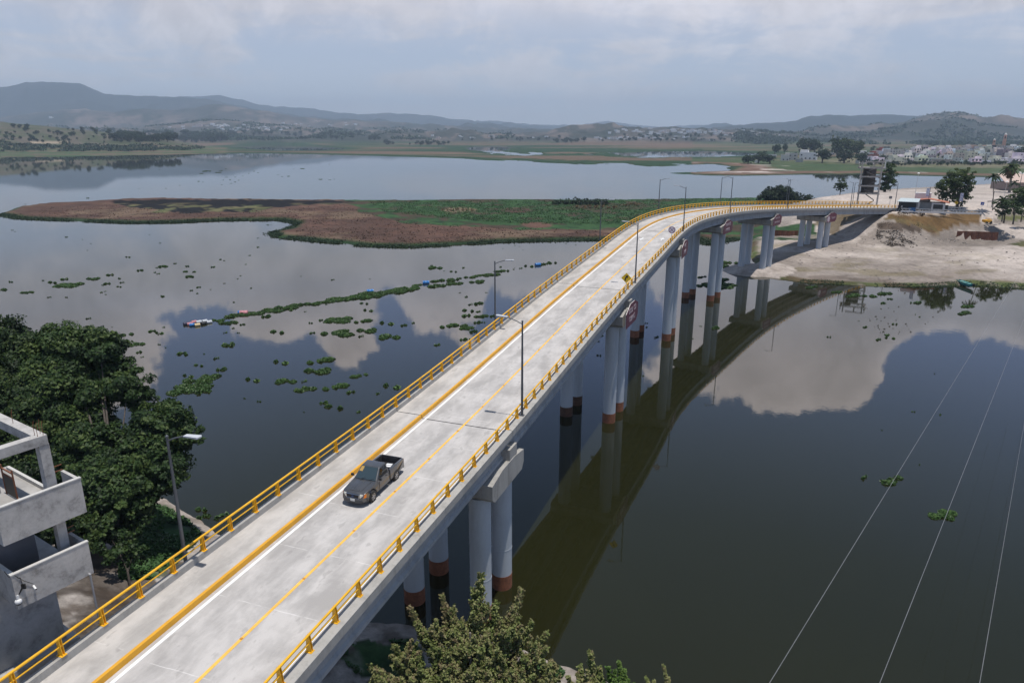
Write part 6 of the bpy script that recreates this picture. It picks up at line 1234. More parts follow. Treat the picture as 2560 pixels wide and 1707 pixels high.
# ------------------------------------------------------------------ far bank: stair tower, kiosk, guard rails, signs
M_conc = concrete('tower_concrete', (.40, .37, .34), dirt=.3); M_wht = mat('white_wall', (.66, .64, .62), .8, var=.08, scale=.6); M_tile = mat('roof_tile', (.40, .15, .09), .8, var=.25, scale=3); M_mint = mat('awning_mint', (.44, .50, .52), .6, var=.06); M_blue = mat('blue_paint', (.03, .13, .30), .5); M_shw = mat('dark_opening', (.02, .022, .025), .3)
def stair_tower():
    b = pix(2166, 518, 10.9); r = b.length/F_PX; T = thing('stair_tower', 'unfinished concrete stair tower with open floors at the end of the bridge', 'tower', (b.x, b.y, 10.7), -math.atan2(b.x, b.y)); W_ = 43*r; Dp = 5.5
    zs = [0]+[at(2166, v, b.y+1).z-10.7 for v in (484, 465, 442, 420, 405)]
    for x_ in (-W_/2+.3, W_/2-.3):
        for y_ in (0, Dp): mb = MB(); mb.box((x_, y_, zs[4]/2), (.45, .45, zs[4])); mb.build('column', M_conc, T)
    for k, z_ in enumerate(zs[1:5]):
        ov = 1.0 if k == 3 else .1; mb = MB(); mb.box((0, -.1, z_), (W_+ov*2, .35, .42)); mb.box((0, Dp, z_), (W_+ov*2, .35, .42)); mb.box((-W_/2+.2-ov*.5, Dp/2, z_), (.4, Dp, .41)); mb.box((W_/2-.2+ov*.5, Dp/2, z_), (.4, Dp, .41)); mb.build('floor_beam', M_conc, T)
        mb = MB(); mb.box((-W_*.28, Dp*.6, z_), (W_*.36, Dp*.7, .2)); mb.build('landing', M_conc, T)
    for k in range(4):
        z0, z1 = zs[k], zs[k+1]; zm = (z0+z1)/2; mb = MB(); x0, x1 = (-W_*.22, W_*.30) if k % 2 == 0 else (W_*.30, -W_*.22)
        mb.prism([(x0, 1.2, z0+.1), (x1, 1.2, zm+.1), (x1, 1.2, zm-.15), (x0, 1.2, z0-.15)], (0, 1.3, 0)); mb.prism([(x1, 3.0, zm+.1), (x0, 3.0, z1+.1), (x0, 3.0, z1-.15), (x1, 3.0, zm-.15)], (0, 1.3, 0)); mb.build('stair_flight', mat('shaded_concrete', (.12, .11, .105), .9), T)  # inside parts get a darker tone: interior shade painted into the concrete
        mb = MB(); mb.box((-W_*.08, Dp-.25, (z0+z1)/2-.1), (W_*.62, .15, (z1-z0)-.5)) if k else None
        if k: mb.build('back_wall', mat('shaded_concrete', (.12, .11, .105)), T)
        if k: mb = MB(); mb.box((-W_*.36, Dp*.5, (z0+z1)/2-.3), (.25, Dp*.8, (z1-z0)*.75)); mb.box((-W_*.2, Dp*.9, (z0+z1)/2-.3), (W_*.35, .2, (z1-z0)*.8)); mb.build('inner_wall', mat('shaded_concrete', (.12, .11, .105)), T)
    zt_ = zs[4]
    for x_ in (W_*.08, W_/2-.3, -W_/2+.3): mb = MB(); mb.box((x_, 0, (zt_+zs[5])/2+.2), (.4, .4, zs[5]-zt_)); mb.build('column', M_conc, T)
    mb = MB(); mb.box((W_*.1, 0, zs[5]), (W_*.85, .4, .4)); mb.build('floor_beam', M_conc, T)
    mb = MB(); mb.box((W_/2+.55, .3, zt_+.9), (.3, 1.6, 1.9)); mb.build('end_panel', M_wht, T)
    mb = MB(); mb.box((-W_/2-.6, Dp*.5, zt_+.8), (.25, Dp*1.1, 1.7)); mb.build('parapet', M_conc, T)
    mb = MB(); mb.box((-.6, .6, -.1), (W_+5, 5.5, .5)); mb.build('base_slab', M_conc, T)
stair_tower()
def kiosk():
    b = pix(2320, 527, 11.1); T = thing('restaurant', 'low white lakeside restaurant with dark openings and tiled roof edge', 'restaurant', (b.x, b.y, 11.0)); r = b.length/F_PX; U = lambda u: (u-2320)*r
    T.rotation_euler = (0, 0, -.50)
    for (u0, u1, h, nm) in ((2281, 2303, 3.0, 'wall'), (2303, 2325, 2.6, 'wall'), (2325, 2350, 2.6, 'wall')):
        mb = MB(); x0, x1 = U(u0), U(u1); y = {2281: 0, 2303: .8, 2325: .1}[u0]; mb.box(((x0+x1)/2, y+2.5, h/2), (x1-x0, 5, h)); mb.build('wall', M_wht if u0 != 2303 else mat('stone_grey', (.25, .26, .26), .85), T)
    for (u0, u1, z0, z1, y) in ((2284, 2299, 1.1, 2.6, 0), (2328, 2346, .5, 2.2, .1)):
        x0, x1 = U(u0), U(u1); mb = MB(); mb.box(((x0+x1)/2, y-.02, (z0+z1)/2), (x1-x0, .08, z1-z0)); w_ = mb.build('window', M_shw, T)
        mb = MB()
        for (cx, cz, sx, sz) in (((x0+x1)/2, z0-.06, x1-x0+.3, .14), ((x0+x1)/2, z1+.06, x1-x0+.3, .14), (x0-.07, (z0+z1)/2, .14, z1-z0), (x1+.07, (z0+z1)/2, .14, z1-z0)): mb.box((cx, y-.06, cz), (sx, .12, sz))
        mb.build('window_frame', M_wht, w_)
    mb = MB(); mb.prism([(U(2281)-.3, -.5, 2.9), (U(2318), -.5, 3.7), (U(2318), -.5, 3.85), (U(2281)-.3, -.5, 3.05)], (0, 6, 0)); mb.prism([(U(2318), -.4, 3.7), (U(2357), -.4, 2.6), (U(2357), -.4, 2.78), (U(2318), -.4, 3.85)], (0, 6, 0)); mb.build('roof', M_tile, T)
    mb = MB(); mb.box(((U(2292)+U(2322))/2, 4.5, 3.9), (U(2322)-U(2292), 3, 3.0)); mb.build('upper_room', M_wht, T)
    mb = MB(); mb.box((U(2352), 1.2, 1.0), (1.2, .1, 2.0)); mb.build('door', M_shw, T)
    # awning to the left, a shack of its own
    b2 = pix(2266, 527, 11.1); T2 = thing('market_stall', 'dark stall under a pale blue awning left of the white restaurant', 'stall', (b2.x, b2.y, 11.0), -.5); X0, X1 = -2.4, 2.6
    mb = MB(); mb.prism([(X0-.6, -.8, 2.9), (X1+.4, -.8, 2.9), (X1+.9, 3.6, 3.7), (X0+.3, 3.6, 3.7)], (0, 0, .1)); mb.build('awning', M_mint, T2)
    mb = MB(); mb.box((0, 3.2, 1.4), (X1-X0, .15, 2.8)); mb.build('back_wall', M_shw, T2)
    for x_ in (X0-.4, X1): mb = MB(); mb.tube([(x_, -.7, 0), (x_, -.7, 2.9)], .05, 6); mb.build('post', M_galv, T2)
    mb = MB(); mb.box((1.5, -.3, .6), (2.0, .7, 1.2)); mb.build('counter', M_blue, T2)
    mb = MB(); mb.box((-.8, .6, .5), (1.6, .8, 1.0)); mb.build('counter', M_shw, T2)
kiosk()
def guard_rail(lab, s0, s1, uv0, uv1, z0, z1, n, wall=True):
    p0, p1 = pix(*uv0, z0), pix(*uv1, z1); T = thing('guard_rail', lab, 'guard rail', p0); d = p1-p0; e = d.normalized(); nn = Vector((e.y, -e.x, 0)).normalized()
    mb = MB(); c = d/2
    for zz, dz in ((.78, 0), (.62, .04)): mb.box(c+Vector((0, 0, zz)), (d.length, .06+dz, .13), e, nn)
    mb.build('rail', M_galv, T)
    for k in range(n): q_ = d*((k+.5)/n); mb = MB(); mb.box(q_+Vector((0, 0, .25)), (.12, .12, .9), e, nn); mb.build('post', M_galv, T)
    if wall: mb = MB(); mb.box(c+Vector((0, 0, -.15))+nn*.1, (d.length, .25, .55), e, nn); mb.build('kerb', M_wht, T)
guard_rail('long pale guard rail along the top of the ochre embankment', 0, 0, (2252, 527), (2455, 533), 11.15, 10.95, 24)
guard_rail('pale guard rail in front of the restaurant, across the road', 0, 0, (2262, 521), (2400, 525), 11.1, 10.95, 16, False)
def box_sign(name, lab, u, v, z, size, hp, m, m2=None, shape='sq'):
    b = pix(u, v, z); T = thing(name, lab, 'sign', b, -.52); mb = MB(); mb.tube([(0, .05, -.3), (0, .05, hp)], .05, 8); mb.build('post', M_galv, T)
    mb = MB(); s = size/2
    if shape == 'dia': mb.prism([(0, -.02, hp-s*1.4), (s*1.4, -.02, hp), (0, -.02, hp+s*1.4), (-s*1.4, -.02, hp)], (0, .04, 0))
    else: mb.prism([(-s, -.02, hp-s), (s, -.02, hp-s), (s, -.02, hp+s), (-s, -.02, hp+s)], (0, .04, 0))
    mb.build('sign_plate', m, T); return T, hp
T, hp = box_sign('warning_sign', 'yellow diamond warning sign beside the large willowy tree on the far bank', 2388, 524, 10.95, .85, 2.2, M_sy, shape='dia')
mb = MB(); mb.prism([(-.15, -.035, 1.95), (.0, -.035, 1.95), (.02, -.035, 2.2), (.15, -.035, 2.2), (.0, -.035, 2.5), (-.1, -.035, 2.25), (-.15, -.035, 2.2)], (0, .01, 0)); mb.build('symbol', M_blk, T)
T, hp = box_sign('information_sign', 'blue square sign with a white figure on the pale plaza', 2454, 521, 10.9, 1.0, 1.55, mat('sign_blue', (.02, .07, .38), .5))
mb = MB(); mb.prism([(-.3, -.035, 1.35), (.3, -.035, 1.35), (.2, -.035, 1.75), (.0, -.035, 1.5)], (0, .01, 0)); mb.build('symbol', M_white, T)
T, hp = box_sign('back_of_sign', 'grey back of a square sign between the stair tower and the stall', 2223, 517, 11.0, .9, 3.1, mat('sign_back', (.17, .17, .175), .6))
b = pix(2474, 521, 10.9); T = thing('bench_shelter', 'thin dark horizontal board on two posts on the plaza', 'board', b); mb = MB(); mb.box((0, 0, 2.3), (2.2, .3, .22)); mb.build('board', M_shw, T)
for x_ in (-.9, .9): mb = MB(); mb.tube([(x_, 0, 0), (x_, 0, 2.3)], .04, 6); mb.build('post', M_galv, T)
# poles and plaza lamps
def pole(lab, u, v, z, vt, m=M_pole, r=.09, extra=None, name='utility_pole', cat='pole'):
    b = pix(u, v, z); h = at(u, vt, b.y).z-z; T = thing(name, lab, cat, b, -.5); mb = MB(); mb.tube([(0, 0, -.3), (0, 0, h)], [r*1.2, r*.7], 8); mb.build('pole', m, T)
    if extra: extra(T, h)
    return T
def box_on(T, h): mb = MB(); mb.box((0, -.1, h*.42), (.4, .35, 1.6)); mb.build('meter_box', mat('meter', (.2, .19, .18), .6), T)
def ban(T, h): mb = MB(); mb.box((-.55, 0, h*.78), (.9, .04, 2.6)); mb.build('banner', mat('banner_white', (.62, .64, .72), .6, col2=(.10, .12, .35), scale=.5), T)
def globes(n_):
    def f(T, h):
        for k in range(n_): a = k*2*math.pi/n_+.4; rr_ = 1.0 if n_ > 1 else 0; mb = MB(); mb.sphere((rr_*math.cos(a), rr_*math.sin(a), h+.1-.5*(k % 2)), .42, 10, 6, (1.15, 1.15, .6)); mb.build('lamp_head', mat('globe', (.85, .85, .83), .4), T); mb = MB(); mb.tube([(0, 0, h-.4), (rr_*math.cos(a), rr_*math.sin(a), h-.3)], .04, 6); mb.build('arm', M_pole, T)
    return f
pole('dark pole rising between the square sign back and the stall', 2236, 521, 11.1, 458, extra=None, r=.11)
pole('lamp pole with a white banner rising in front of the restaurant', 2317, 527, 11.0, 468, extra=ban, name='banner_pole')
pole('lamp pole with a white banner right of the large willowy tree', 2403, 526, 10.95, 484, extra=ban, name='banner_pole')
pole('grey pole with a meter box near the plaza board', 2478, 521, 10.9, 478, extra=box_on)
pole('slim pole at the back edge of the plaza, left', 2288, 486, 10.7, 434, M_galv, .08, globes(1), 'plaza_lamp', 'lamp')
pole('slim plaza lamp right of the meter pole', 2511, 490, 10.8, 455, M_galv, .08, globes(1), 'plaza_lamp', 'lamp')
pole('plaza lamp with four white globes at the right edge', 2547, 478, 10.8, 432, M_pole, .12, globes(4), 'plaza_lamp', 'lamp')
pole('slim dark pole at the back edge of the plaza behind the restaurant', 2345, 486, 10.7, 458, M_pole, .06)
# pale roofed hall at the right edge
b = pix(2556, 478, 10.8); T = thing('hall', 'hall with a large pale pink roof at the right edge', 'building', (b.x+9, b.y+12, 10.8)); mb = MB(); mb.box((0, 0, 1.6), (24, 10, 3.2)); mb.build('wall', mat('hall_wall', (.25, .2, .18), .9), T); mb = MB(); mb.prism([(-13, -6, 3.1), (-10.5, 4, 6.4), (-10.5, 4, 6.6), (-13, -6, 3.3)], (26, 0, 0)); mb.build('roof', mat('hall_roof', (.50, .38, .33), .8), T)
# low stone wall at the back of the plaza
# yellow machine by the ramp
b = pix(2466, 560, 7.0); T = thing('road_roller', 'small yellow construction vehicle at the foot of the white ramp', 'construction vehicle', b, .3); mb = MB(); mb.box((0, 0, .95), (2.6, 1.5, .9)); bev(mb.build('body', mat('machine_yellow', (.70, .36, .02), .5), T), .12); mb = MB(); mb.box((.5, 0, 1.75), (1.1, 1.3, .12)); mb.build('canopy', mat('machine_yellow', (.70, .36, .02)), T)
for x_ in (-.95, .95):
    for sg in (-1, 1): mb = MB(); mb.tube([(x_, .55*sg, .45), (x_, .85*sg, .45)], .45, 16); mb.build('wheel', M_tyre, T, 40)
for sg in (-1, 1):
    for x_ in (.05, .95): mb = MB(); mb.tube([(x_, .55*sg, 1.3), (x_, .55*sg, 1.75)], .03, 6); mb.build('canopy_post', M_blk, T)
# ------------------------------------------------------------------ rusty sheet piling
def piling(lab, uvs, ztop, depth, name='sheet_pile_wall'):
    pts = [pix(u, v, z) for (u, v, z) in uvs]; T = thing(name, lab, 'retaining wall', pts[0]); mb = MB(); o = pts[0]; P2 = []
    for a, b_ in zip(pts, pts[1:]):
        d = b_-a; L = d.length; n = max(2, int(L/.45)); e = d/L; nn = Vector((e.y, -e.x, 0)).normalized()
        for k in range(n+1): off = .16 if (k//2) % 2 else 0; q_ = a+d*(k/n)+nn*off; P2.append(q_)
    for a, b_ in zip(P2, P2[1:]): mb.quad(a-o, b_-o, b_-o-Vector((0, 0, depth)), a-o-Vector((0, 0, depth)))
    w_ = mb.build('piling', mat('pile_rust', (.17, .065, .035), .85, var=.35, scale=.8, col2=(.085, .035, .022)), T, fixn=False); sm_ = w_.modifiers.new('t', 'SOLIDIFY'); sm_.thickness = .08
    return T
piling('rusty red sheet piling holding the pit edge on the right bank', [(2393, 577.5, 6.1), (2440, 578.5, 6.05), (2497, 580.5, 6.0)], 6, 3.4)
piling('dark rusty sheet piling seen between the fifth and sixth piers', [(1925, 575, 3.8), (1950, 576, 3.8), (1975, 577, 3.7), (1996, 576, 3.6)], 3.8, 3.6)
piling('dark rusty sheet piling seen left of the fifth pier', [(1845, 590, 2.0), (1870, 588, 2.2), (1890, 586, 2.6)], 3.8, 1.8) if False else None
# ------------------------------------------------------------------ people near the stall
def person(lab, x, y, z, rz, shirt, pants, skin=(.25, .14, .09), sit=False, h=1.68):
    k = h/1.68; T = thing('person', lab, 'person', (x, y, z), rz)
    J = {'pel': (0, 0, .92), 'ch': (0, 0, 1.25), 'nk': (0, 0, 1.42), 'hd': (0, .01, 1.58), 'lk': (-.10, .02, .50), 'lf': (-.11, .0, .06), 'rk': (.10, .06, .50), 'rf': (.12, .02, .06), 'lt': (-.11, .14, .03), 'rt': (.12, .16, .03), 'ls': (-.18, 0, 1.36), 'le': (-.24, .02, 1.10), 'lh': (-.22, .12, .88), 'rs': (.18, 0, 1.36), 're': (.24, .02, 1.10), 'rh': (.22, .12, .88)}
    if sit: J.update({'pel': (0, 0, .50), 'ch': (0, .02, .83), 'nk': (0, .03, 1.0), 'hd': (0, .05, 1.16), 'lk': (-.12, .42, .50), 'lf': (-.12, .42, .08), 'rk': (.12, .42, .50), 'rf': (.12, .42, .08), 'lt': (-.12, .56, .04), 'rt': (.12, .56, .04), 'ls': (-.18, .02, .94), 'le': (-.22, .12, .70), 'lh': (-.16, .32, .62), 'rs': (.18, .02, .94), 're': (.22, .12, .70), 'rh': (.16, .32, .62)})
    R = {'pel': .14, 'ch': .155, 'nk': .055, 'hd': .095, 'lk': .065, 'lf': .045, 'rk': .065, 'rf': .045, 'lt': .035, 'rt': .035, 'ls': .07, 'le': .045, 'lh': .035, 'rs': .07, 're': .045, 'rh': .035}
    names = list(J); E_ = [('pel', 'ch'), ('ch', 'nk'), ('nk', 'hd'), ('pel', 'lk'), ('lk', 'lf'), ('lf', 'lt'), ('pel', 'rk'), ('rk', 'rf'), ('rf', 'rt'), ('nk', 'ls'), ('ls', 'le'), ('le', 'lh'), ('nk', 'rs'), ('rs', 're'), ('re', 'rh')]
    me = bpy.data.meshes.new('body'); me.from_pydata([tuple(c*k for c in J[n]) for n in names], [(names.index(a), names.index(b_)) for a, b_ in E_], []); o = bpy.data.objects.new('body', me); sc.collection.objects.link(o); o.parent = T
    sk = o.modifiers.new('s', 'SKIN'); o.modifiers.new('u', 'SUBSURF').levels = 1
    for i, n in enumerate(names): r_ = R[n]*k; me.skin_vertices[0].data[i].radius = (r_, r_)
    me.skin_vertices[0].data[0].use_root = True
    bpy.context.view_layer.update(); ev = o.evaluated_get(bpy.context.evaluated_depsgraph_get()); nm = bpy.data.meshes.new_from_object(ev); o.modifiers.clear(); o.data = nm
    ms = [mat('skin', skin, .6), mat('shirt_'+str(shirt), shirt, .8), mat('pants_'+str(pants), pants, .85), mat('hair', (.012, .010, .009), .7)]
    nm.materials.clear(); [nm.materials.append(m) for m in ms]; zp = J['pel'][2]*k; zn = J['nk'][2]*k; zh = J['hd'][2]*k
    for p in nm.polygons: c = p.center; p.material_index = 3 if (c.z > zh+.02 or (c.z > zh-.05 and c.y < J['hd'][1]*k-.02)) else 0 if c.z > zn+.02 or (abs(c.x) > .19*k and c.z < zn-.28*k and c.z > zp-.12) else 1 if c.z > zp+.02 else 2
    return T
b = pix(2245, 525, 11.1); person('person in a dark blue shirt standing beside the pole near the stall', b.x, b.y, 11.1, .3, (.03, .045, .16), (.03, .03, .04))
b = pix(2253, 526, 11.1); person('person in a white shirt standing at the left edge of the stall', b.x, b.y, 11.1, 2.4, (.6, .6, .6), (.03, .03, .04))
b = pix(2353, 526, 11.05); person('person in an orange red shirt at the right end of the restaurant', b.x, b.y, 11.0, 1.2, (.62, .14, .07), (.03, .03, .04), sit=False)
b = pix(2364, 525, 11.05); person('person in black standing right of the restaurant', b.x, b.y, 11.0, .2, (.015, .015, .018), (.02, .02, .025))
# rocks on the gravel
mr = mat('rock', (.27, .235, .21), .9, var=.3, scale=2)
rg = random.Random(8); rp = []
for k in range(3):
    mb = MB(); mb.sphere((0, 0, 0), 1, 7, 5); mb.v = [tuple(c*rg.uniform(.7, 1.15) for c in v) for v in mb.v]; rp.append(mb.build('rock', mr))
areas = [(1960, 2150, 610, 690, 60), (2150, 2420, 592, 612, 45), (2300, 2560, 620, 700, 50), (2200, 2320, 575, 606, 20)]
first = [True]*3; cnt = 0
for (u0, u1, v0, v1, n) in areas:
    for i in range(n):
        u, v = rg.uniform(u0, u1), rg.uniform(v0, v1); p = pix(u, v, 2.5)
        for _ in range(3): z = gz(p.x, p.y); p = pix(u, v, z)
        k = rg.randrange(3); o = rp[k] if first[k] else rp[k].copy()
        if not first[k]: sc.collection.objects.link(o)
        first[k] = False; s = rg.uniform(.10, .28); o.location = (p.x, p.y, z+s*.2); o.scale = (s*1.3, s, s*.7); o.rotation_euler = (0, 0, rg.uniform(0, 6)); tag(o, 'small pale rock lying on the gravel of the right bank', 'rock', 'loose rocks on the right bank gravel')
# ------------------------------------------------------------------ houses
def obj_col_mat(name, var=.10):
    m = bpy.data.materials.new(name); m.use_nodes = True; b = NB(m.node_tree); p = m.node_tree.nodes['Principled BSDF']; p.inputs['Roughness'].default_value = .85; p.inputs['Specular IOR Level'].default_value = .2
    oi = b.n('ShaderNodeObjectInfo').outputs['Color']; t = b.n('ShaderNodeTexCoord').outputs['Object']; n = b.noise(t, .7, 5, .65)
    b.link(b.mix(1.0, oi, b.ramp(n, [(.3, 1-var*1.6), (.65, 1.0)]), 'MULTIPLY'), p.inputs['Base Color']); MATS[name] = m; return m
M_hc = obj_col_mat('house_wall'); M_hw = mat('house_window', (.02, .024, .03), .25); M_hroof = mat('flat_roof', (.60, .575, .55), .9, var=.25, scale=.5); M_tank = mat('water_tank', (.03, .03, .035), .5)
def house_proto(k, w_, d_, storeys, step=0.0, openf=False):
    """front faces local -y"""
    T = thing('house', 'x', 'house'); h = 2.9*storeys; mb = MB(); mb.box((0, 0, h/2-1), (w_, d_, h+2)); 
    if step: mb.box((w_*.25*step, d_*.1, h+1.35), (w_*.46, d_*.72, 2.7))
    mb.build('wall', M_hc, T)
    mb = MB()
    for (x_, y_, sx, sy) in ((0, -d_/2+.1, w_, .2), (0, d_/2-.1, w_, .2), (-w_/2+.1, 0, .2, d_-.4), (w_/2-.1, 0, .2, d_-.4)): mb.box((x_, y_, h+.38), (sx, sy, .7))
    mb.build('parapet', M_hc, T)
    mb = MB(); mb.box((0, 0, h+.03), (w_-.3, d_-.3, .1)); mb.build('roof', M_hroof, T)
    rg = random.Random(k); n = max(2, int(w_/3.2))
    for s in range(storeys):
        for i in range(n):
            if rg.random() < .25: continue
            x_ = -w_/2+w_*(i+.5)/n; big_ = openf and rg.random() < .5; ww, hh = (2.2, 2.0) if big_ else (1.3, 1.2); mb = MB(); mb.box((x_, -d_/2, s*2.9+1.5), (ww, .12, hh)); mb.build('window', M_hw, T)
    if openf: mb = MB(); mb.box((0, -d_/2-.6, 2.95), (w_*.8, 1.3, .18)); mb.build('balcony', M_hc, T)
    mb = MB(); mb.tube([(w_*.3, d_*.2, h), (w_*.3, d_*.2, h+1.5)], .6, 10); mb.build('water_tank', M_tank, T)
    return T
HP_ = [house_proto(i, *a) for i, a in enumerate([(9, 8, 2), (12, 9, 1), (8, 8, 2, 1), (14, 9, 2, -1), (7, 8, 1), (10, 9, 3), (11, 8, 2, 1, True), (16, 10, 1)])]
DIM = [(9, 2, 'two-storey'), (12, 1, 'single-storey'), (8, 2, 'stepped two-storey'), (14, 2, 'wide two-storey'), (7, 1, 'small single-storey'), (10, 3, 'three-storey'), (11, 2, 'open-fronted two-storey'), (16, 1, 'long low')]
hused = [False]*8
PAL = [((.90, .88, .84), 'white', 13), ((.50, .48, .44), 'grey', 6), ((.70, .65, .57), 'cream grey', 6), ((.26, .25, .25), 'dark grey', 1.5), ((.30, .09, .07), 'brick red', .7), ((.60, .44, .35), 'peach', .6), ((.54, .64, .57), 'mint', .4)]
def put_house(k, g, s, col, rz, label, group=None):
    if not hused[k]: T = HP_[k]; hused[k] = True
    else: T = dup(HP_[k])
    T.location = (g.x, g.y, g.z-.3); T.rotation_euler = (0, 0, rz); T.scale = (s, s, s); T['label'] = label
    if group: T['group'] = group
    elif 'group' in T: del T['group']
    for c in T.children: c.color = col+(1,)
    return T
rg = random.Random(77); ordn = ['first', 'second', 'third', 'fourth', 'fifth', 'sixth', 'seventh', 'eighth', 'ninth', 'tenth', 'eleventh', 'twelfth', 'thirteenth', 'fourteenth', 'fifteenth', 'sixteenth', 'seventeenth', 'eighteenth', 'nineteenth', 'twentieth', 'twenty-first', 'twenty-second', 'twenty-third', 'twenty-fourth', 'twenty-fifth', 'twenty-sixth', 'twenty-seventh', 'twenty-eighth']
rows = [(409, 2178, 2560, 'front'), (402, 2182, 2560, 'second'), (395, 2176, 2560, 'third'), (388.5, 2190, 2560, 'fourth'), (382.5, 2200, 2560, 'fifth'), (377.5, 2215, 2545, 'rearmost')]
for v, u0, u1, nm in rows:
    u = u0; i = 0
    while u < u1 and i < 28:
        g = on_ground(u, v+rg.uniform(-1.5, 1.5), 500); r = math.hypot(g.x, g.y); k = rg.randrange(8); sc_ = rg.uniform(.85, 1.15)
        if v < 384 and k == 5: k = 0
        wp = DIM[k][0]*sc_*F_PX/r; tot = sum(p[2] for p in PAL); q_ = rg.uniform(0, tot)
        for col, cn, wt in PAL:
            q_ -= wt
            if q_ <= 0: break
        put_house(k, g, sc_, tuple(c*rg.uniform(.88, 1.08) for c in col), math.atan2(-g.x, g.y)+rg.uniform(.15, .85), f'{cn} {DIM[k][2]} house, {ordn[i]} from left in the {nm} village row')
        u += wp*rg.uniform(.82, 1.35)+(rg.uniform(4, 14) if rg.random() < .2 else 0); i += 1
# houses at the left end of the shore
for (u, v, k, s, col, rz, lab) in ((2020, 400, 3, 1.5, (.78, .78, .78), -.1, 'big bright white blank-walled house left of the village'), (1980, 401, 0, 1.4, (.50, .48, .46), .0, 'grey house beside the big white blank-walled one'), (1962, 402, 2, 1.2, (.55, .53, .50), .1, 'grey stepped house with an orange patio roof left of the village'), (1925, 393, 7, 1.1, (.66, .66, .65), 0, 'long low white house half hidden by trees at the left tip'), (1998, 406, 4, 1.2, (.42, .41, .40), 0, 'low grey annex below the big white house'), (1893, 407, 4, .9, (.7, .7, .7), 0, 'tiny white hut among the trees at the left tip'), (2075, 388, 1, 1.2, (.62, .60, .58), 0, 'pale house between the tall trees'), (2165, 396, 3, 1.2, (.68, .68, .67), 0, 'white house with roof frame at the left end of the village'), (2150, 410, 4, 1.2, (.5, .5, .48), .2, 'small grey house below the village beside a broad dark tree')):
    g = on_ground(u, v, 500); put_house(k, g, s, col, rz+math.atan2(-g.x, g.y), lab)
g = on_ground(1968, 400, 500); T = thing('patio_roof', 'orange tiled patio roof in front of the grey stepped house', 'patio', g+Vector((0, -8, 0)), -.5); mb = MB(); mb.prism([(-4, -3, 3.2), (4, -3, 3.2), (4, 2, 5.0), (-4, 2, 5.0)], (0, 0, .25)); mb.build('roof', mat('orange_tile', (.60, .20, .08), .8, var=.15), T)
for x_ in (-3.6, 3.6): mb = MB(); mb.tube([(x_, -2.8, -1), (x_, -2.8, 3.3)], .15, 6); mb.build('post', M_wht, T)
# church
g = on_ground(2470, 373, 500); T = thing('church', 'orange and white church with a tall domed bell tower above the village', 'church', g, math.atan2(-g.x, g.y)); r = math.hypot(g.x, g.y)/F_PX; Mo = mat('church_orange', (.72, .40, .28), .8, var=.08); 
mb = MB(); mb.box((-8*r, 0, 3*r), (46*r, 12*r, 8*r)); mb.build('nave', Mo, T)
mb = MB(); mb.box((12*r, -8*r, 3*r), (26*r, 1.5*r, 9*r)); mb.build('front_wall', M_hw, T)
def tower(x_, h, w_, nm):
    mb = MB(); mb.box((x_, -6*r, h*.3), (w_, w_, h*.6)); mb.box((x_, -6*r, h*.72), (w_*.8, w_*.8, h*.24)); mb.tube([(x_, -6*r, h*.84), (x_, -6*r, h*.9)], w_*.36, 10); t = mb.build(nm, Mo, T)
    mb = MB(); mb.sphere((x_, -6*r, h*.90), w_*.38, 10, 6, (1, 1, 1.1)); mb.tube([(x_, -6*r, h*.95), (x_, -6*r, h*1.06)], w_*.05, 5); mb.build('dome', M_wht, t)
    mb = MB(); mb.box((x_, -6*r-w_*.41, h*.72), (w_*.3, .3, h*.15)); mb.build('belfry_opening', M_hw, t)
tower(25*r, 31*r, 6*r, 'bell_tower'); tower(8*r, 20*r, 5*r, 'short_tower')
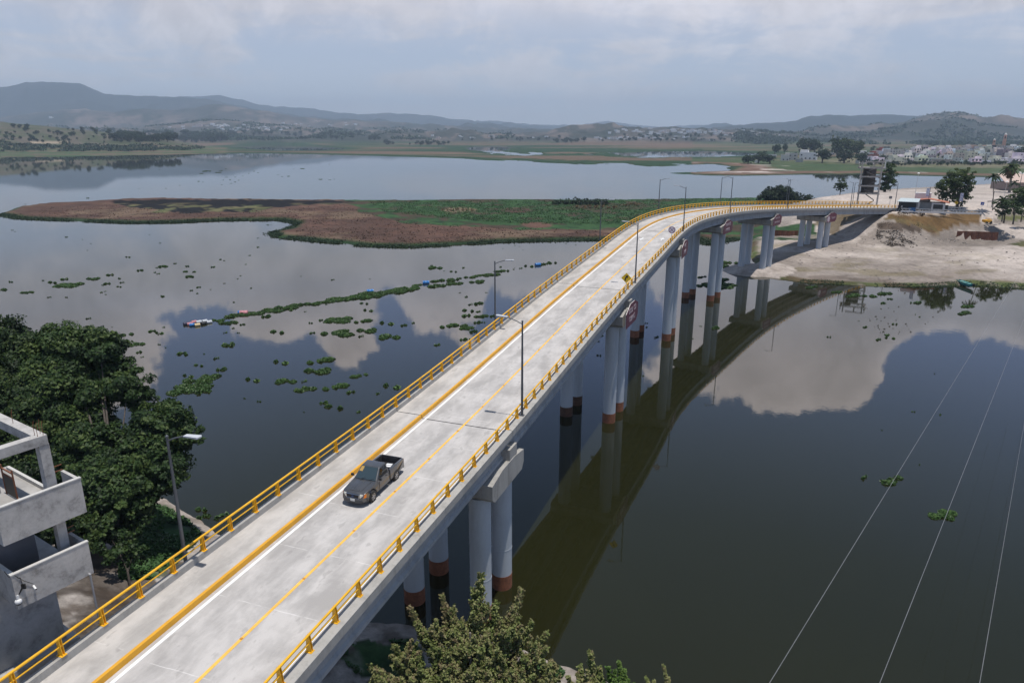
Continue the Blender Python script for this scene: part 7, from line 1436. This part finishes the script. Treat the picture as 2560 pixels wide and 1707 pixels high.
# far settlements: many tiny houses
mb = MB(); mb.box((0, 0, 1.6), (10, 8, 5.2)); fh = mb.build('far_house', M_hc); mb = MB(); mb.box((0, 0, 1.4), (7, 7, 4.6)); mb.box((5.5, 0, .6), (5, 6, 3.2)); fh2 = mb.build('far_house', M_hc); fu = [False, False]
def far_house(u, v, s, lab, grp):
    g = on_ground(u, v, 1500, 9000); k = rg.randrange(2); o = (fh, fh2)[k]
    if fu[k]: o = o.copy(); sc.collection.objects.link(o)
    fu[k] = True; w_ = rg.choice([(.88, .88, .87), (.80, .78, .76), (.62, .58, .54), (.70, .58, .52), (.88, .88, .87)]); o.color = w_+(1,); o.location = g; o.scale = (s*rg.uniform(.7, 1.6), s, s*rg.uniform(.7, 1.2)); o.rotation_euler = (0, 0, rg.uniform(-.5, .5)); tag(o, lab, 'house', grp)
for i in range(95): 
    u = rg.gauss(1730, 95); v = 322+abs(rg.gauss(0, 1))*9+rg.uniform(0, 8); far_house(u, min(v, 353), rg.uniform(.9, 1.5), 'tiny pale house in the settlement on the rise beyond the marsh, right of centre', 'houses of the middle settlement')
for i in range(30): far_house(rg.uniform(1480, 1660), rg.uniform(345, 350), rg.uniform(.9, 1.5), 'tiny pale house in the line left of the middle settlement', 'houses left of the middle settlement')
for i in range(62):
    u = rg.gauss(590, 90); v = 318+rg.uniform(-6, 10); far_house(u, v, rg.uniform(1.0, 1.8), 'tiny pale house in the settlement at the foot of the left mountains', 'houses at the foot of the left mountains')
for i in range(14): far_house(rg.uniform(700, 900), rg.uniform(303, 318), rg.uniform(1.0, 1.8), 'tiny white house on the slope right of the left settlement', 'houses on the slope right of the left settlement')
for i in range(12): far_house(rg.uniform(1040, 1400), rg.uniform(340, 347), rg.uniform(.9, 1.4), 'tiny pale house on the far edge of the marsh plain', 'houses on the far edge of the plain')
far_house(127, 297, 3.0, 'lone white chapel-like house on the ridge at the far left', 'houses at the far left')
for k in range(8):
    if not hused[k]: bpy.data.objects.remove(HP_[k])
# ------------------------------------------------------------------ air
def haze():
    mb = MB(); mb.box((0, 5750, 330), (30000, 18500, 668)); o = mb.build('haze', None)
    # bottom a metre below the bed
    for v in o.data.vertices:
        if v.co.z < 0: v.co.z = -3.8
    m = bpy.data.materials.new('air'); m.use_nodes = True; m.node_tree.nodes.clear(); b = NB(m.node_tree)
    out = b.n('ShaderNodeOutputMaterial'); v = b.n('ShaderNodeVolumePrincipled'); v.inputs['Color'].default_value = (.64, .80, 1.0, 1); v.inputs['Density'].default_value = HAZE_D
    v.inputs['Anisotropy'].default_value = 0.0
    b.link(v.outputs[0], out.inputs['Volume']); o.data.materials.append(m); tag(o, kind='stuff')
HAZE_D = 0.000125
haze()
